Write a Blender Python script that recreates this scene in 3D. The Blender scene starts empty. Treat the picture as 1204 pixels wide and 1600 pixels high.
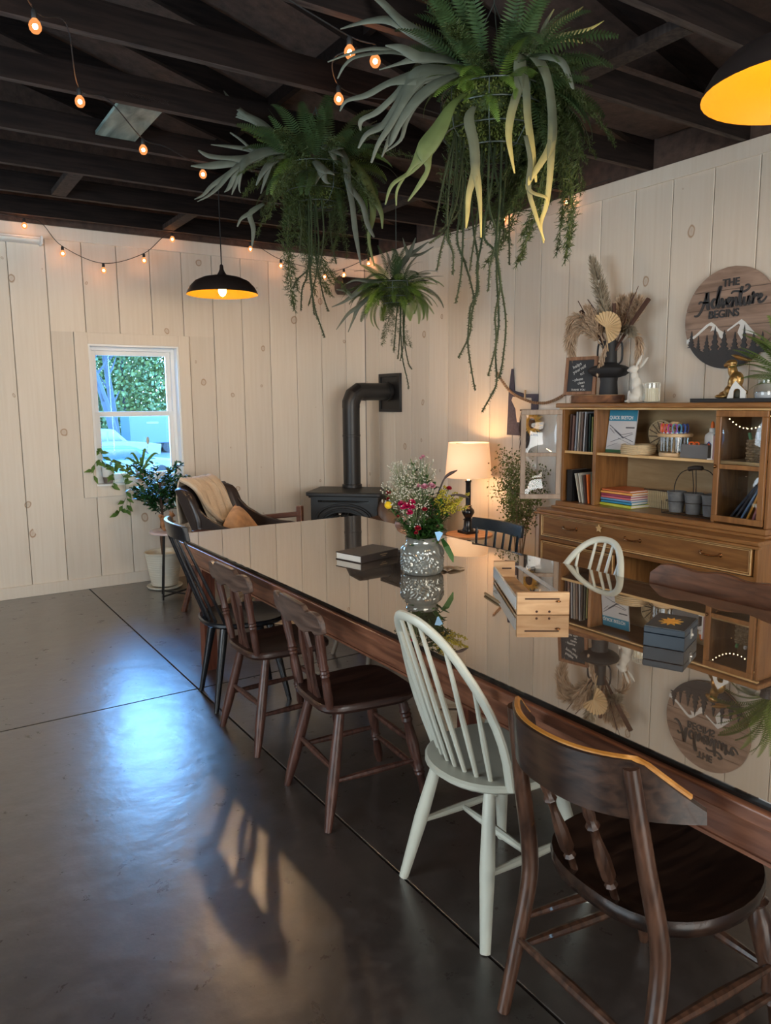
import bpy, math, random
from mathutils import Vector, Matrix, noise
random.seed(7)
R = math.radians
PI = math.pi
scn = bpy.context.scene
C = scn.collection

# ------------------------------------------------------------------ camera
YAW, PITCH, ROLL, FPX = 0.576630, -0.145473, -0.008725, 1173.7
EYE = Vector((0, 0, 1.52))
_f = Vector((math.sin(YAW)*math.cos(PITCH), math.cos(YAW)*math.cos(PITCH), math.sin(PITCH)))
_r = Vector((math.cos(YAW), -math.sin(YAW), 0))
_u = _r.cross(_f)
CR = math.cos(ROLL)*_r + math.sin(ROLL)*_u
CU = -math.sin(ROLL)*_r + math.cos(ROLL)*_u
cam_d = bpy.data.cameras.new('camera')
cam = bpy.data.objects.new('camera', cam_d)
C.objects.link(cam)
mw = Matrix.Identity(4)
for i in range(3):
    mw[i][0], mw[i][1], mw[i][2], mw[i][3] = CR[i], CU[i], -_f[i], EYE[i]
cam.matrix_world = mw
cam_d.sensor_fit = 'HORIZONTAL'
cam_d.sensor_width = 36
cam_d.lens = FPX/1204*36
cam_d.clip_start = 0.05
cam_d.clip_end = 300
scn.camera = cam

# ------------------------------------------------------------------ world, lights, exposure
scn.view_settings.view_transform = 'Standard'
scn.view_settings.look = 'None'
scn.view_settings.gamma = 1
scn.view_settings.use_curve_mapping = False
scn.view_settings.exposure = 0.45
W = bpy.data.worlds.new('sky'); scn.world = W; W.use_nodes = True
wn = W.node_tree; wn.nodes.clear()
wo = wn.nodes.new('ShaderNodeOutputWorld'); wb = wn.nodes.new('ShaderNodeBackground')
wr = wn.nodes.new('ShaderNodeValToRGB'); ws = wn.nodes.new('ShaderNodeSeparateXYZ')
wc = wn.nodes.new('ShaderNodeTexCoord')
wn.links.new(wc.outputs['Generated'], ws.inputs[0]); wn.links.new(ws.outputs['Z'], wr.inputs[0])
wr.color_ramp.elements[0].position = 0.0; wr.color_ramp.elements[0].color = (0.36, 0.70, 1, 1)
wr.color_ramp.elements[1].position = 0.6; wr.color_ramp.elements[1].color = (0.10, 0.38, 1.0, 1)
wn.links.new(wr.outputs[0], wb.inputs[0]); wb.inputs[1].default_value = 18.0
wn.links.new(wb.outputs[0], wo.inputs[0])

def area(name, loc, rot, sx, sy, power, col):
    l = bpy.data.lights.new(name, 'AREA'); l.shape = 'RECTANGLE'; l.size = sx; l.size_y = sy
    l.energy = power; l.color = col
    o = bpy.data.objects.new(name, l); C.objects.link(o); o.location = loc; o.rotation_euler = rot
    return o
# area lights standing in for daylight at the unseen rear and left openings
area('daylight_stand_in_rear', (0.8, -3.62, 1.75), (R(90), 0, 0), 3.6, 1.9, 185, (1.0, 0.93, 0.85))
area('daylight_stand_in_left', (-3.25, 1.6, 1.6), (R(90), 0, R(-90)), 3.2, 1.7, 95, (0.84, 0.92, 1.0))

def point(name, loc, power, col, rad=0.03, parent=None):
    l = bpy.data.lights.new(name, 'POINT'); l.energy = power; l.color = col; l.shadow_soft_size = rad
    o = bpy.data.objects.new(name, l); C.objects.link(o); o.location = loc
    if parent: o.parent = parent
    return o

# ------------------------------------------------------------------ mesh helpers
def V(*a): return Vector(a)
class MB:
    def __init__(s): s.v = []; s.f = []; s.t = []
    def vert(s, p, t=0.0): s.v.append(tuple(p)); s.t.append(t); return len(s.v)-1
    def add(s, o, m=None):
        b = len(s.v)
        for p in o.v: s.v.append(tuple(m @ Vector(p)) if m else p)
        s.t += o.t
        s.f += [tuple(i+b for i in f) for f in o.f]; return s
    def box(s, x0, x1, y0, y1, z0, z1, m=None):
        b = len(s.v)
        for z in (z0, z1):
            for x, y in ((x0, y0), (x1, y0), (x1, y1), (x0, y1)):
                p = Vector((x, y, z)); s.vert(m @ p if m else p)
        s.f += [tuple(b+i for i in f) for f in ((3,2,1,0),(4,5,6,7),(0,1,5,4),(1,2,6,5),(2,3,7,6),(3,0,4,7))]
        return s
    def tube(s, pts, rad, n=8, closed=False, squash=1.0, ref=None, cap=True):
        pts = [Vector(p) for p in pts]; N = len(pts)
        if not hasattr(rad, '__len__'): rad = [rad]*N
        tang = []
        for i in range(N):
            a = pts[(i-1) % N] if (closed or i > 0) else pts[i]
            c = pts[(i+1) % N] if (closed or i < N-1) else pts[i]
            d = c-a
            tang.append(d.normalized() if d.length > 1e-9 else Vector((0,0,1)))
        up = Vector(ref) if ref else (Vector((0,0,1)) if abs(tang[0].z) < .9 else Vector((1,0,0)))
        rings = []
        for i in range(N):
            t = tang[i]; a = up - t*up.dot(t)
            if a.length < 1e-6: a = t.orthogonal()
            a.normalize(); b = t.cross(a); 
            if not ref: up = a
            ring = []
            for k in range(n):
                an = 2*PI*k/n
                ring.append(s.vert(pts[i] + a*math.cos(an)*rad[i]*squash + b*math.sin(an)*rad[i], i/max(1, N-1)))
            rings.append(ring)
        for i in range(N if closed else N-1):
            p, q = rings[i], rings[(i+1) % N]
            for k in range(n): s.f.append((p[k], p[(k+1)%n], q[(k+1)%n], q[k]))
        if cap and not closed:
            s.f.append(tuple(reversed(rings[0]))); s.f.append(tuple(rings[-1]))
        return s
    def lathe(s, prof, n=20, o=(0,0,0), m=None, cap=True):
        o = Vector(o); rings = []
        for r, z in prof:
            rr = []
            for k in range(n):
                a = 2*PI*k/n; p = Vector((r*math.cos(a), r*math.sin(a), z))+o
                rr.append(s.vert(m @ p if m else p))
            rings.append(rr)
        for p, q in zip(rings, rings[1:]):
            for k in range(n): s.f.append((p[k], p[(k+1)%n], q[(k+1)%n], q[k]))
        if cap:
            s.f.append(tuple(reversed(rings[0]))); s.f.append(tuple(rings[-1]))
        return s
    def turned(s, p0, p1, prof, n=10):
        """prof: (t, radius) along p0->p1"""
        p0 = Vector(p0); p1 = Vector(p1)
        return s.tube([p0.lerp(p1, t) for t, r in prof], [r for t, r in prof], n)
    def prism(s, outline, d0, d1, m):
        """outline (u,v) polygon; extruded along local z from d0 to d1, mapped by matrix m"""
        b = len(s.v); n = len(outline)
        for d in (d0, d1):
            for u, v in outline: s.vert(m @ Vector((u, v, d)))
        s.f.append(tuple(b+i for i in reversed(range(n)))); s.f.append(tuple(b+n+i for i in range(n)))
        for i in range(n):
            j = (i+1) % n; s.f.append((b+i, b+j, b+n+j, b+n+i))
        return s
    def strip(s, pts, wid, nor, fold=0.15, t0=0.0, t1=1.0):
        pts = [Vector(p) for p in pts]; N = len(pts); nor = Vector(nor).normalized(); rows = []
        for i in range(N):
            d = (pts[min(i+1, N-1)]-pts[max(i-1, 0)]).normalized()
            side = d.cross(nor)
            if side.length < 1e-5: side = d.orthogonal()
            side.normalize(); nn = side.cross(d); w = wid[i]*.5
            t = t0+(t1-t0)*i/max(1, N-1)
            rows.append((s.vert(pts[i]-side*w+nn*w*fold, t), s.vert(pts[i], t), s.vert(pts[i]+side*w+nn*w*fold, t)))
        for a, b in zip(rows, rows[1:]):
            s.f += [(a[0], a[1], b[1], b[0]), (a[1], a[2], b[2], b[1])]
        return s
    def ball(s, c, r, n=10, k=6, m=None):
        if not hasattr(r, '__len__'): r = (r, r, r)
        c = Vector(c); rings = []
        top = s.vert((m @ Vector((0,0,r[2])) if m else Vector((0,0,r[2])))+c); bot = s.vert((m @ Vector((0,0,-r[2])) if m else Vector((0,0,-r[2])))+c)
        for i in range(1, k):
            ph = PI*i/k; rr = []
            for j in range(n):
                a = 2*PI*j/n; p = Vector((r[0]*math.sin(ph)*math.cos(a), r[1]*math.sin(ph)*math.sin(a), r[2]*math.cos(ph)))
                rr.append(s.vert((m @ p if m else p)+c))
            rings.append(rr)
        for j in range(n):
            s.f.append((top, rings[0][j], rings[0][(j+1)%n])); s.f.append((bot, rings[-1][(j+1)%n], rings[-1][j]))
        for p, q in zip(rings, rings[1:]):
            for j in range(n): s.f.append((p[j], q[j], q[(j+1)%n], p[(j+1)%n]))
        return s
    def mesh(s, name, material=None, smooth=True, angle=38):
        me = bpy.data.meshes.new(name); me.from_pydata(s.v, [], s.f); me.update()
        if material: me.materials.append(material)
        if any(s.t):
            a = me.attributes.new('tone', 'FLOAT', 'POINT'); a.data.foreach_set('value', s.t)
        if smooth:
            me.shade_smooth(); me.set_sharp_from_angle(angle=R(angle))
        return me

def link(o, parent=None):
    C.objects.link(o)
    if parent: o.parent = parent
    return o
def obj(name, mb, material=None, parent=None, loc=None, rot=None, smooth=True, bevel=0, angle=38, seg=2):
    me = mb if isinstance(mb, bpy.types.Mesh) else mb.mesh(name, material, smooth, angle)
    o = bpy.data.objects.new(name, me); link(o, parent)
    if loc is not None: o.location = loc
    if rot is not None: o.rotation_euler = rot
    if bevel:
        b = o.modifiers.new('bevel', 'BEVEL'); b.width = bevel; b.segments = seg; b.limit_method = 'ANGLE'; b.angle_limit = R(40)
    return o
def tag(o, label, cat, group=None, kind=None):
    o['label'] = label; o['category'] = cat
    if group: o['group'] = group
    if kind: o['kind'] = kind
    return o
def thing(name, label, cat, loc=(0,0,0), rz=0, group=None):
    o = bpy.data.objects.new(name, None); C.objects.link(o); o.empty_display_size = .05
    o.location = loc; o.rotation_euler = (0, 0, rz)
    return tag(o, label, cat, group)
def struct(o):
    o['kind'] = 'structure'; return o
def dup(o, label=None, loc=None, rz=None, parent=None):
    c = o.copy(); C.objects.link(c); c.parent = parent
    for ch in o.children: dup(ch, parent=c)
    if label: c['label'] = label
    if loc is not None: c.location = loc
    if rz is not None: c.rotation_euler = (0, 0, rz)
    return c
def frame(o, x, y):
    """matrix with local x, y axes and origin"""
    x = Vector(x).normalized(); y = Vector(y); y = (y-x*y.dot(x)).normalized(); z = x.cross(y); o = Vector(o)
    return Matrix(((x.x, y.x, z.x, o.x), (x.y, y.y, z.y, o.y), (x.z, y.z, z.z, o.z), (0,0,0,1)))
def cat(pts, n=6, closed=False):
    P = [Vector(p) for p in pts]; N = len(P); out = []
    for i in range(N if closed else N-1):
        if closed: a, b, c, d = P[i-1], P[i], P[(i+1)%N], P[(i+2)%N]
        else: a, b, c, d = P[max(i-1,0)], P[i], P[i+1], P[min(i+2,N-1)]
        for k in range(n):
            t = k/n; out.append(.5*((2*b)+(c-a)*t+(2*a-5*b+4*c-d)*t*t+(3*b-a-3*c+d)*t**3))
    if not closed: out.append(P[-1])
    return out
def rrect(w, h, r, n=4, cx=0, cy=0):
    o = []
    for sx, sy, a0 in ((1,1,0),(-1,1,90),(-1,-1,180),(1,-1,270)):
        for k in range(n+1):
            a = R(a0+90*k/n); o.append((cx+sx*(w/2-r)+r*math.cos(a), cy+sy*(h/2-r)+r*math.sin(a)))
    return o
def circ(r, n=24, cx=0, cy=0, sq=1): return [(cx+r*math.cos(2*PI*k/n), cy+r*sq*math.sin(2*PI*k/n)) for k in range(n)]
def rnd(a, b): return random.uniform(a, b)

# ------------------------------------------------------------------ materials
def new_mat(name):
    m = bpy.data.materials.new(name); m.use_nodes = True
    nt = m.node_tree; b = nt.nodes['Principled BSDF']; return m, nt, b
def N(nt, t, **k):
    n = nt.nodes.new(t)
    for a, v in k.items():
        if a in n.inputs.keys() if isinstance(a, str) else False: n.inputs[a].default_value = v
        else: setattr(n, a, v)
    return n
def simple(name, col, rough=.5, metal=0, spec=.5, var=.12, vscale=8, bump=0, bscale=60, trans=0, emit=None, estr=0, sss=0, ior=1.5, coat=0):
    m, nt, b = new_mat(name); L = nt.links
    tc = N(nt, 'ShaderNodeTexCoord'); no = N(nt, 'ShaderNodeTexNoise'); no.inputs['Scale'].default_value = vscale; no.inputs['Detail'].default_value = 4
    L.new(tc.outputs['Object'], no.inputs['Vector'])
    mx = N(nt, 'ShaderNodeMix'); mx.data_type = 'RGBA'
    mx.inputs[6].default_value = tuple(max(0, c*(1-var)) for c in col)+(1,); mx.inputs[7].default_value = tuple(min(1, c*(1+var)) for c in col)+(1,)
    L.new(no.outputs['Fac'], mx.inputs[0]); L.new(mx.outputs[2], b.inputs['Base Color'])
    b.inputs['Roughness'].default_value = rough; b.inputs['Metallic'].default_value = metal; b.inputs['Specular IOR Level'].default_value = spec
    b.inputs['Transmission Weight'].default_value = trans; b.inputs['IOR'].default_value = ior; b.inputs['Coat Weight'].default_value = coat
    if bump:
        n2 = N(nt, 'ShaderNodeTexNoise'); n2.inputs['Scale'].default_value = bscale; n2.inputs['Detail'].default_value = 5
        L.new(tc.outputs['Object'], n2.inputs['Vector'])
        bp = N(nt, 'ShaderNodeBump'); bp.inputs['Strength'].default_value = bump; bp.inputs['Distance'].default_value = .01
        L.new(n2.outputs['Fac'], bp.inputs['Height']); L.new(bp.outputs[0], b.inputs['Normal'])
    if emit: b.inputs['Emission Color'].default_value = tuple(emit)+(1,); b.inputs['Emission Strength'].default_value = estr
    return m
def wood(name, c1, c2, rough=.4, axis='X', scale=6, stretch=10, bump=.15, worn=None, wornamt=.5, coat=0, spec=.5):
    """grain runs along the chosen object axis; worn = colour of rubbed patches"""
    m, nt, b = new_mat(name); L = nt.links
    tc = N(nt, 'ShaderNodeTexCoord'); mp = N(nt, 'ShaderNodeMapping')
    sc = {'X': (1, stretch, stretch), 'Y': (stretch, 1, stretch), 'Z': (stretch, stretch, 1)}[axis]
    mp.inputs['Scale'].default_value = sc; L.new(tc.outputs['Object'], mp.inputs[0])
    no = N(nt, 'ShaderNodeTexNoise'); no.inputs['Scale'].default_value = scale; no.inputs['Detail'].default_value = 7; no.inputs['Distortion'].default_value = .6
    L.new(mp.outputs[0], no.inputs['Vector'])
    cr = N(nt, 'ShaderNodeValToRGB'); cr.color_ramp.elements[0].position = .35; cr.color_ramp.elements[1].position = .68
    cr.color_ramp.elements[0].color = tuple(c1)+(1,); cr.color_ramp.elements[1].color = tuple(c2)+(1,)
    L.new(no.outputs['Fac'], cr.inputs[0]); out = cr.outputs[0]
    if worn:
        n3 = N(nt, 'ShaderNodeTexNoise'); n3.inputs['Scale'].default_value = 9; n3.inputs['Detail'].default_value = 6; n3.inputs['Roughness'].default_value = .7
        L.new(tc.outputs['Object'], n3.inputs['Vector'])
        c3 = N(nt, 'ShaderNodeValToRGB'); c3.color_ramp.elements[0].position = .75-wornamt*.3; c3.color_ramp.elements[1].position = .82-wornamt*.3
        L.new(n3.outputs['Fac'], c3.inputs[0])
        mx = N(nt, 'ShaderNodeMix'); mx.data_type = 'RGBA'; mx.inputs[7].default_value = tuple(worn)+(1,)
        L.new(c3.outputs[0], mx.inputs[0]); L.new(out, mx.inputs[6]); out = mx.outputs[2]
    L.new(out, b.inputs['Base Color']); b.inputs['Roughness'].default_value = rough; b.inputs['Coat Weight'].default_value = coat; b.inputs['Specular IOR Level'].default_value = spec
    if bump:
        bp = N(nt, 'ShaderNodeBump'); bp.inputs['Strength'].default_value = bump; bp.inputs['Distance'].default_value = .004
        L.new(no.outputs['Fac'], bp.inputs['Height']); L.new(bp.outputs[0], b.inputs['Normal'])
    return m
def leafmat(name, c0, c1, rough=.55, spec=.35, trans=.0, pos=(0., 1.)):
    """colour runs from base c0 to tip c1 by the 'tone' attribute"""
    m, nt, b = new_mat(name); L = nt.links
    at = N(nt, 'ShaderNodeAttribute'); at.attribute_name = 'tone'
    cr = N(nt, 'ShaderNodeValToRGB'); cr.color_ramp.elements[0].position = pos[0]; cr.color_ramp.elements[1].position = pos[1]
    cr.color_ramp.elements[0].color = tuple(c0)+(1,); cr.color_ramp.elements[1].color = tuple(c1)+(1,)
    no = N(nt, 'ShaderNodeTexNoise'); no.inputs['Scale'].default_value = 14
    tc = N(nt, 'ShaderNodeTexCoord'); L.new(tc.outputs['Object'], no.inputs['Vector'])
    hs = N(nt, 'ShaderNodeHueSaturation'); mr = N(nt, 'ShaderNodeMapRange'); mr.inputs[3].default_value = .6; mr.inputs[4].default_value = 1.4
    L.new(no.outputs['Fac'], mr.inputs[0]); L.new(mr.outputs[0], hs.inputs['Value'])
    L.new(at.outputs['Fac'], cr.inputs[0]); L.new(cr.outputs[0], hs.inputs['Color']); L.new(hs.outputs[0], b.inputs['Base Color'])
    b.inputs['Roughness'].default_value = rough; b.inputs['Specular IOR Level'].default_value = spec
    return m
def board_mat(name, base, warm, knots=True):
    """white-washed pine: faint vertical grain and orange-rimmed knots, in world space"""
    m, nt, b = new_mat(name); L = nt.links
    ge = N(nt, 'ShaderNodeNewGeometry'); mp = N(nt, 'ShaderNodeMapping'); mp.inputs['Scale'].default_value = (30, 30, 1.2)
    L.new(ge.outputs['Position'], mp.inputs[0])
    no = N(nt, 'ShaderNodeTexNoise'); no.inputs['Scale'].default_value = 1.6; no.inputs['Detail'].default_value = 6; no.inputs['Distortion'].default_value = .4
    L.new(mp.outputs[0], no.inputs['Vector'])
    oi = N(nt, 'ShaderNodeObjectInfo')
    cr = N(nt, 'ShaderNodeValToRGB'); cr.color_ramp.elements[0].position = .3; cr.color_ramp.elements[1].position = .62
    cr.color_ramp.elements[0].color = tuple(warm)+(1,); cr.color_ramp.elements[1].color = tuple(base)+(1,)
    L.new(no.outputs['Fac'], cr.inputs[0])
    hs = N(nt, 'ShaderNodeHueSaturation'); mr = N(nt, 'ShaderNodeMapRange'); mr.inputs[3].default_value = .9; mr.inputs[4].default_value = 1.05
    L.new(oi.outputs['Random'], mr.inputs[0]); L.new(mr.outputs[0], hs.inputs['Value']); L.new(cr.outputs[0], hs.inputs['Color'])
    out = hs.outputs[0]
    if knots:
        # one coordinate along the wall (x-y), one up
        sx = N(nt, 'ShaderNodeSeparateXYZ'); L.new(ge.outputs['Position'], sx.inputs[0])
        sub = N(nt, 'ShaderNodeMath', operation='SUBTRACT'); L.new(sx.outputs['X'], sub.inputs[0]); L.new(sx.outputs['Y'], sub.inputs[1])
        n4 = N(nt, 'ShaderNodeTexNoise'); n4.inputs['Scale'].default_value = 9; L.new(ge.outputs['Position'], n4.inputs['Vector'])
        cb = N(nt, 'ShaderNodeCombineXYZ'); L.new(sub.outputs[0], cb.inputs[0])
        mz = N(nt, 'ShaderNodeMath', operation='MULTIPLY'); mz.inputs[1].default_value = .8; L.new(sx.outputs['Z'], mz.inputs[0]); L.new(mz.outputs[0], cb.inputs[1])
        ad = N(nt, 'ShaderNodeMixRGB'); ad.blend_type = 'ADD'; ad.inputs[0].default_value = .035; L.new(cb.outputs[0], ad.inputs[1]); L.new(n4.outputs['Color'], ad.inputs[2])
        vo = N(nt, 'ShaderNodeTexVoronoi'); vo.voronoi_dimensions = '2D'; vo.inputs['Scale'].default_value = 3.4; L.new(ad.outputs[0], vo.inputs['Vector'])
        sc = N(nt, 'ShaderNodeSeparateColor'); L.new(vo.outputs['Color'], sc.inputs[0])
        # radius by cell: only some cells carry a knot
        rr = N(nt, 'ShaderNodeMapRange'); rr.inputs[1].default_value = .66; rr.inputs[2].default_value = 1; rr.inputs[3].default_value = .004; rr.inputs[4].default_value = .115; L.new(sc.outputs[0], rr.inputs[0])
        dv = N(nt, 'ShaderNodeMath', operation='DIVIDE'); L.new(vo.outputs['Distance'], dv.inputs[0]); L.new(rr.outputs[0], dv.inputs[1])
        kr = N(nt, 'ShaderNodeValToRGB'); e = kr.color_ramp.elements
        e[0].position = 0; e[0].color = (.35, .35, .35, 1); e[1].position = .55; e[1].color = (.22, .22, .22, 1)
        for p, v in ((.72, .9), (.85, .55), (1.0, 0)):
            x = e.new(p); x.color = (v, v, v, 1)
        L.new(dv.outputs[0], kr.inputs[0])
        mx = N(nt, 'ShaderNodeMix'); mx.data_type = 'RGBA'; mx.inputs[7].default_value = (.33, .19, .09, 1)
        L.new(kr.outputs[0], mx.inputs[0]); L.new(out, mx.inputs[6]); out = mx.outputs[2]
    L.new(out, b.inputs['Base Color']); b.inputs['Roughness'].default_value = .55; b.inputs['Specular IOR Level'].default_value = .3
    bp = N(nt, 'ShaderNodeBump'); bp.inputs['Strength'].default_value = .08; bp.inputs['Distance'].default_value = .004
    L.new(no.outputs['Fac'], bp.inputs['Height']); L.new(bp.outputs[0], b.inputs['Normal'])
    return m
def concrete(name):
    m, nt, b = new_mat(name); L = nt.links
    ge = N(nt, 'ShaderNodeNewGeometry')
    n1 = N(nt, 'ShaderNodeTexNoise'); n1.inputs['Scale'].default_value = 1.1; n1.inputs['Detail'].default_value = 9; n1.inputs['Roughness'].default_value = .62; n1.inputs['Distortion'].default_value = .2
    n2 = N(nt, 'ShaderNodeTexNoise'); n2.inputs['Scale'].default_value = 11; n2.inputs['Detail'].default_value = 10; n2.inputs['Roughness'].default_value = .72; n2.inputs['Distortion'].default_value = .3
    L.new(ge.outputs['Position'], n1.inputs['Vector']); L.new(ge.outputs['Position'], n2.inputs['Vector'])
    c1 = N(nt, 'ShaderNodeValToRGB'); e = c1.color_ramp.elements; e[0].position = .3; e[0].color = (.026, .021, .019, 1); e[1].position = .75; e[1].color = (.066, .050, .041, 1)
    L.new(n1.outputs['Fac'], c1.inputs[0])
    c2 = N(nt, 'ShaderNodeValToRGB'); e = c2.color_ramp.elements; e[0].position = .47; e[0].color = (0,0,0,1); e[1].position = .72; e[1].color = (.18,.18,.18,1)
    L.new(n2.outputs['Fac'], c2.inputs[0])
    mx = N(nt, 'ShaderNodeMix'); mx.data_type = 'RGBA'; mx.inputs[7].default_value = (.20, .17, .155, 1)
    L.new(c2.outputs[0], mx.inputs[0]); L.new(c1.outputs[0], mx.inputs[6]); L.new(mx.outputs[2], b.inputs['Base Color'])
    mr = N(nt, 'ShaderNodeMapRange'); mr.inputs[3].default_value = .21; mr.inputs[4].default_value = .38
    L.new(n2.outputs['Fac'], mr.inputs[0]); L.new(mr.outputs[0], b.inputs['Roughness'])
    b.inputs['IOR'].default_value = 1.55; b.inputs['Specular IOR Level'].default_value = .7; b.inputs['Coat Weight'].default_value = .8; b.inputs['Coat Roughness'].default_value = .30; b.inputs['Coat IOR'].default_value = 1.6
    n3 = N(nt, 'ShaderNodeTexNoise'); n3.inputs['Scale'].default_value = 7; n3.inputs['Detail'].default_value = 8; L.new(ge.outputs['Position'], n3.inputs['Vector'])
    bp = N(nt, 'ShaderNodeBump'); bp.inputs['Strength'].default_value = .5; bp.inputs['Distance'].default_value = .006
    L.new(bp.outputs[0], b.inputs['Coat Normal'])
    L.new(n3.outputs['Fac'], bp.inputs['Height']); L.new(bp.outputs[0], b.inputs['Normal'])
    return m

m_board = board_mat('white_washed_pine', (.715, .645, .555), (.68, .605, .51))
m_trimw = board_mat('white_painted_trim', (.72, .65, .56), (.69, .615, .52), knots=False)
m_gap = simple('board_joint', (.22, .18, .14), .9)
m_floor = concrete('stained_concrete')
m_joint = simple('floor_joint', (.012, .011, .011), .9)
m_dark = wood('dark_stained_lumber', (.007, .0045, .004), (.018, .011, .009), .75, 'X', 4, 12, .2, spec=.15)
m_under = wood('lit_tone_underside', (.045, .034, .030), (.10, .078, .068), .8, 'X', 5, 8, .1, spec=.1)  # paler undersides: light from below put into the colour
m_web = wood('weathered_dark_lumber', (.020, .016, .015), (.055, .042, .037), .7, 'Z', 5, 8, .2, spec=.2)
m_deck = simple('dark_roof_sheathing', (.080, .048, .036), .85, var=.85, vscale=16, bump=.4, bscale=50)
m_patch = wood('pale_green_weathered_plywood', (.06, .09, .08), (.26, .34, .30), .8, 'Y', 3, 5, .3)
m_vinyl = simple('white_vinyl', (.78, .80, .80), .35, var=.02)
m_black = simple('black_satin_metal', (.012, .012, .013), .42, .0, .5, .2)
m_blackgl = simple('black_gloss_paint', (.008, .008, .010), .22, spec=.6)
m_iron = simple('dark_grey_cast_iron', (.016, .017, .018), .45, bump=.1, bscale=120)
# ================================================================== STRUCTURE
BW, RW, WT = 6.475, 3.99, 2.895      # back wall plane (y), right wall plane (x), wall height
LW, FW = -3.4, -3.8                  # left wall x, front wall y
WX0, WX1, WZ0, WZ1 = 1.368, 2.106, .85, 2.003    # window opening

# floor: dark bed with four saw-cut slabs on it
fl = struct(obj('floor', MB().box(LW-.1, RW+.1, FW-.1, BW+.1, -.12, -.02), m_joint, smooth=False))
JX, JY = 1.256, 3.80
xs = [LW-.1, -1.8, JX, RW+.1]; ys = [FW-.1, .72-1.2, JY, BW+.1]
for i in range(3):
    for j in range(3):
        g = .0045
        obj('slab', MB().box(xs[i]+g, xs[i+1]-g, ys[j]+g, ys[j+1]-g, -.02, 0), m_floor, fl, smooth=False, bevel=.0015, seg=1)

# back wall with the window hole; boards are children
def hole_wall(name, plane, a0, a1, z0, z1, th, holes, along):
    mb = MB()
    segs = []
    cuts = sorted({a0, a1} | {h[0] for h in holes} | {h[1] for h in holes})
    for s, e in zip(cuts, cuts[1:]):
        hs = [h for h in holes if h[0] <= s+1e-6 and h[1] >= e-1e-6]
        zs = [(z0, z1)] if not hs else [(z0, hs[0][2]), (hs[0][3], z1)]
        for p, q in zs:
            if q-p > .001:
                if along == 'x': mb.box(s, e, min(plane, plane+th), max(plane, plane+th), p, q)
                else: mb.box(min(plane, plane+th), max(plane, plane+th), s, e, p, q)
    return struct(obj(name, mb, m_gap, smooth=False))
wb_ = hole_wall('wall_back', BW+.018, LW, RW, 0, WT, .14, [(WX0, WX1, WZ0, WZ1)], 'x')
wr_ = hole_wall('wall_right', RW+.018, FW, BW+.158, 0, WT, .12, [], 'y')
wl_ = hole_wall('wall_left', LW, FW, BW+.158, 0, WT, -.12, [(0, 3.2, .75, 2.45)], 'y')
wf_ = hole_wall('wall_front', FW, LW, RW, 0, WT, -.12, [(-1.0, 2.6, .8, 2.7)], 'x')
for o in (wl_, wf_): o.data.materials[0] = m_board
# unseen roofs and walls added outside the openings to block the blue sky
struct(obj('added_sky_blocker', MB().box(LW-4, RW+.5, FW-4.5, FW-.14, 2.85, 2.95).box(LW-4.5, LW-.14, FW-4.5, BW-1.0, 2.851, 2.951).box(LW-4, RW+.5, FW-4.6, FW-4.5, -.5, 2.85).box(LW-4.6, LW-4.5, FW-4.5, BW-1, -.5, 2.85), m_gap, smooth=False))
def board(parent, a0, a1, z0, z1, plane, along):
    g = .0022; c = .003
    w = (a1-a0)/2-g
    prof = [(-w, 0.018), (-w, c), (-w+c, 0), (w-c, 0), (w, c), (w, .018)]
    mb = MB(); mid = (a0+a1)/2
    for z in (z0, z1):
        for u, d in prof:
            mb.vert((mid+u, plane+d, z) if along == 'x' else (plane+d, mid+u, z))
    n = 6
    for i in range(n-1): mb.f.append((i, i+1, n+i+1, n+i) if along == 'x' else (i+1, i, n+i, n+i+1))
    mb.f.append(tuple(reversed(range(n))) if along == 'x' else tuple(range(n))); mb.f.append(tuple(range(n, 2*n)) if along == 'x' else tuple(reversed(range(n, 2*n))))
    obj('board', mb, m_board, parent, smooth=False)
x = .831-.267*4
while x < RW-.01:
    x1 = min(x+.267, RW)
    if x1 > WX0-.1+.01 and x < WX1+.1-.01:
        board(wb_, x, x1, .095, WZ0-.09, BW, 'x'); board(wb_, x, x1, WZ1+.09, 2.785, BW, 'x')
        # the slivers left and right of the casing
        if x < WX0-.1-.004: board(wb_, x, WX0-.1, WZ0-.09, WZ1+.09, BW, 'x')
        if x1 > WX1+.1+.004: board(wb_, WX1+.1, x1, WZ0-.09, WZ1+.09, BW, 'x')
    else: board(wb_, x, x1, .095, 2.785, BW, 'x')
    x = x1
y = 2.436-.27*9
while y < BW-.02:
    y1 = min(y+.2705, BW)
    board(wr_, y, y1, .095, 2.805, RW, 'y'); y = y1
struct(obj('trim_1', MB().box(LW, RW-.012, BW-.012, BW+.018, 2.785, 2.885), m_trimw, smooth=False, bevel=.002, seg=1))
struct(obj('trim_2', MB().box(RW-.012, RW+.018, FW, BW+.018, 2.805, 2.895), m_trimw, smooth=False, bevel=.002, seg=1))
struct(obj('baseboard_back', MB().box(LW, RW-.014, BW-.014, BW+.018, 0, .095), m_trimw, smooth=False, bevel=.002, seg=1))
struct(obj('baseboard_right', MB().box(RW-.014, RW+.018, FW, BW+.018, 0, .095), m_trimw, smooth=False, bevel=.002, seg=1))

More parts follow.
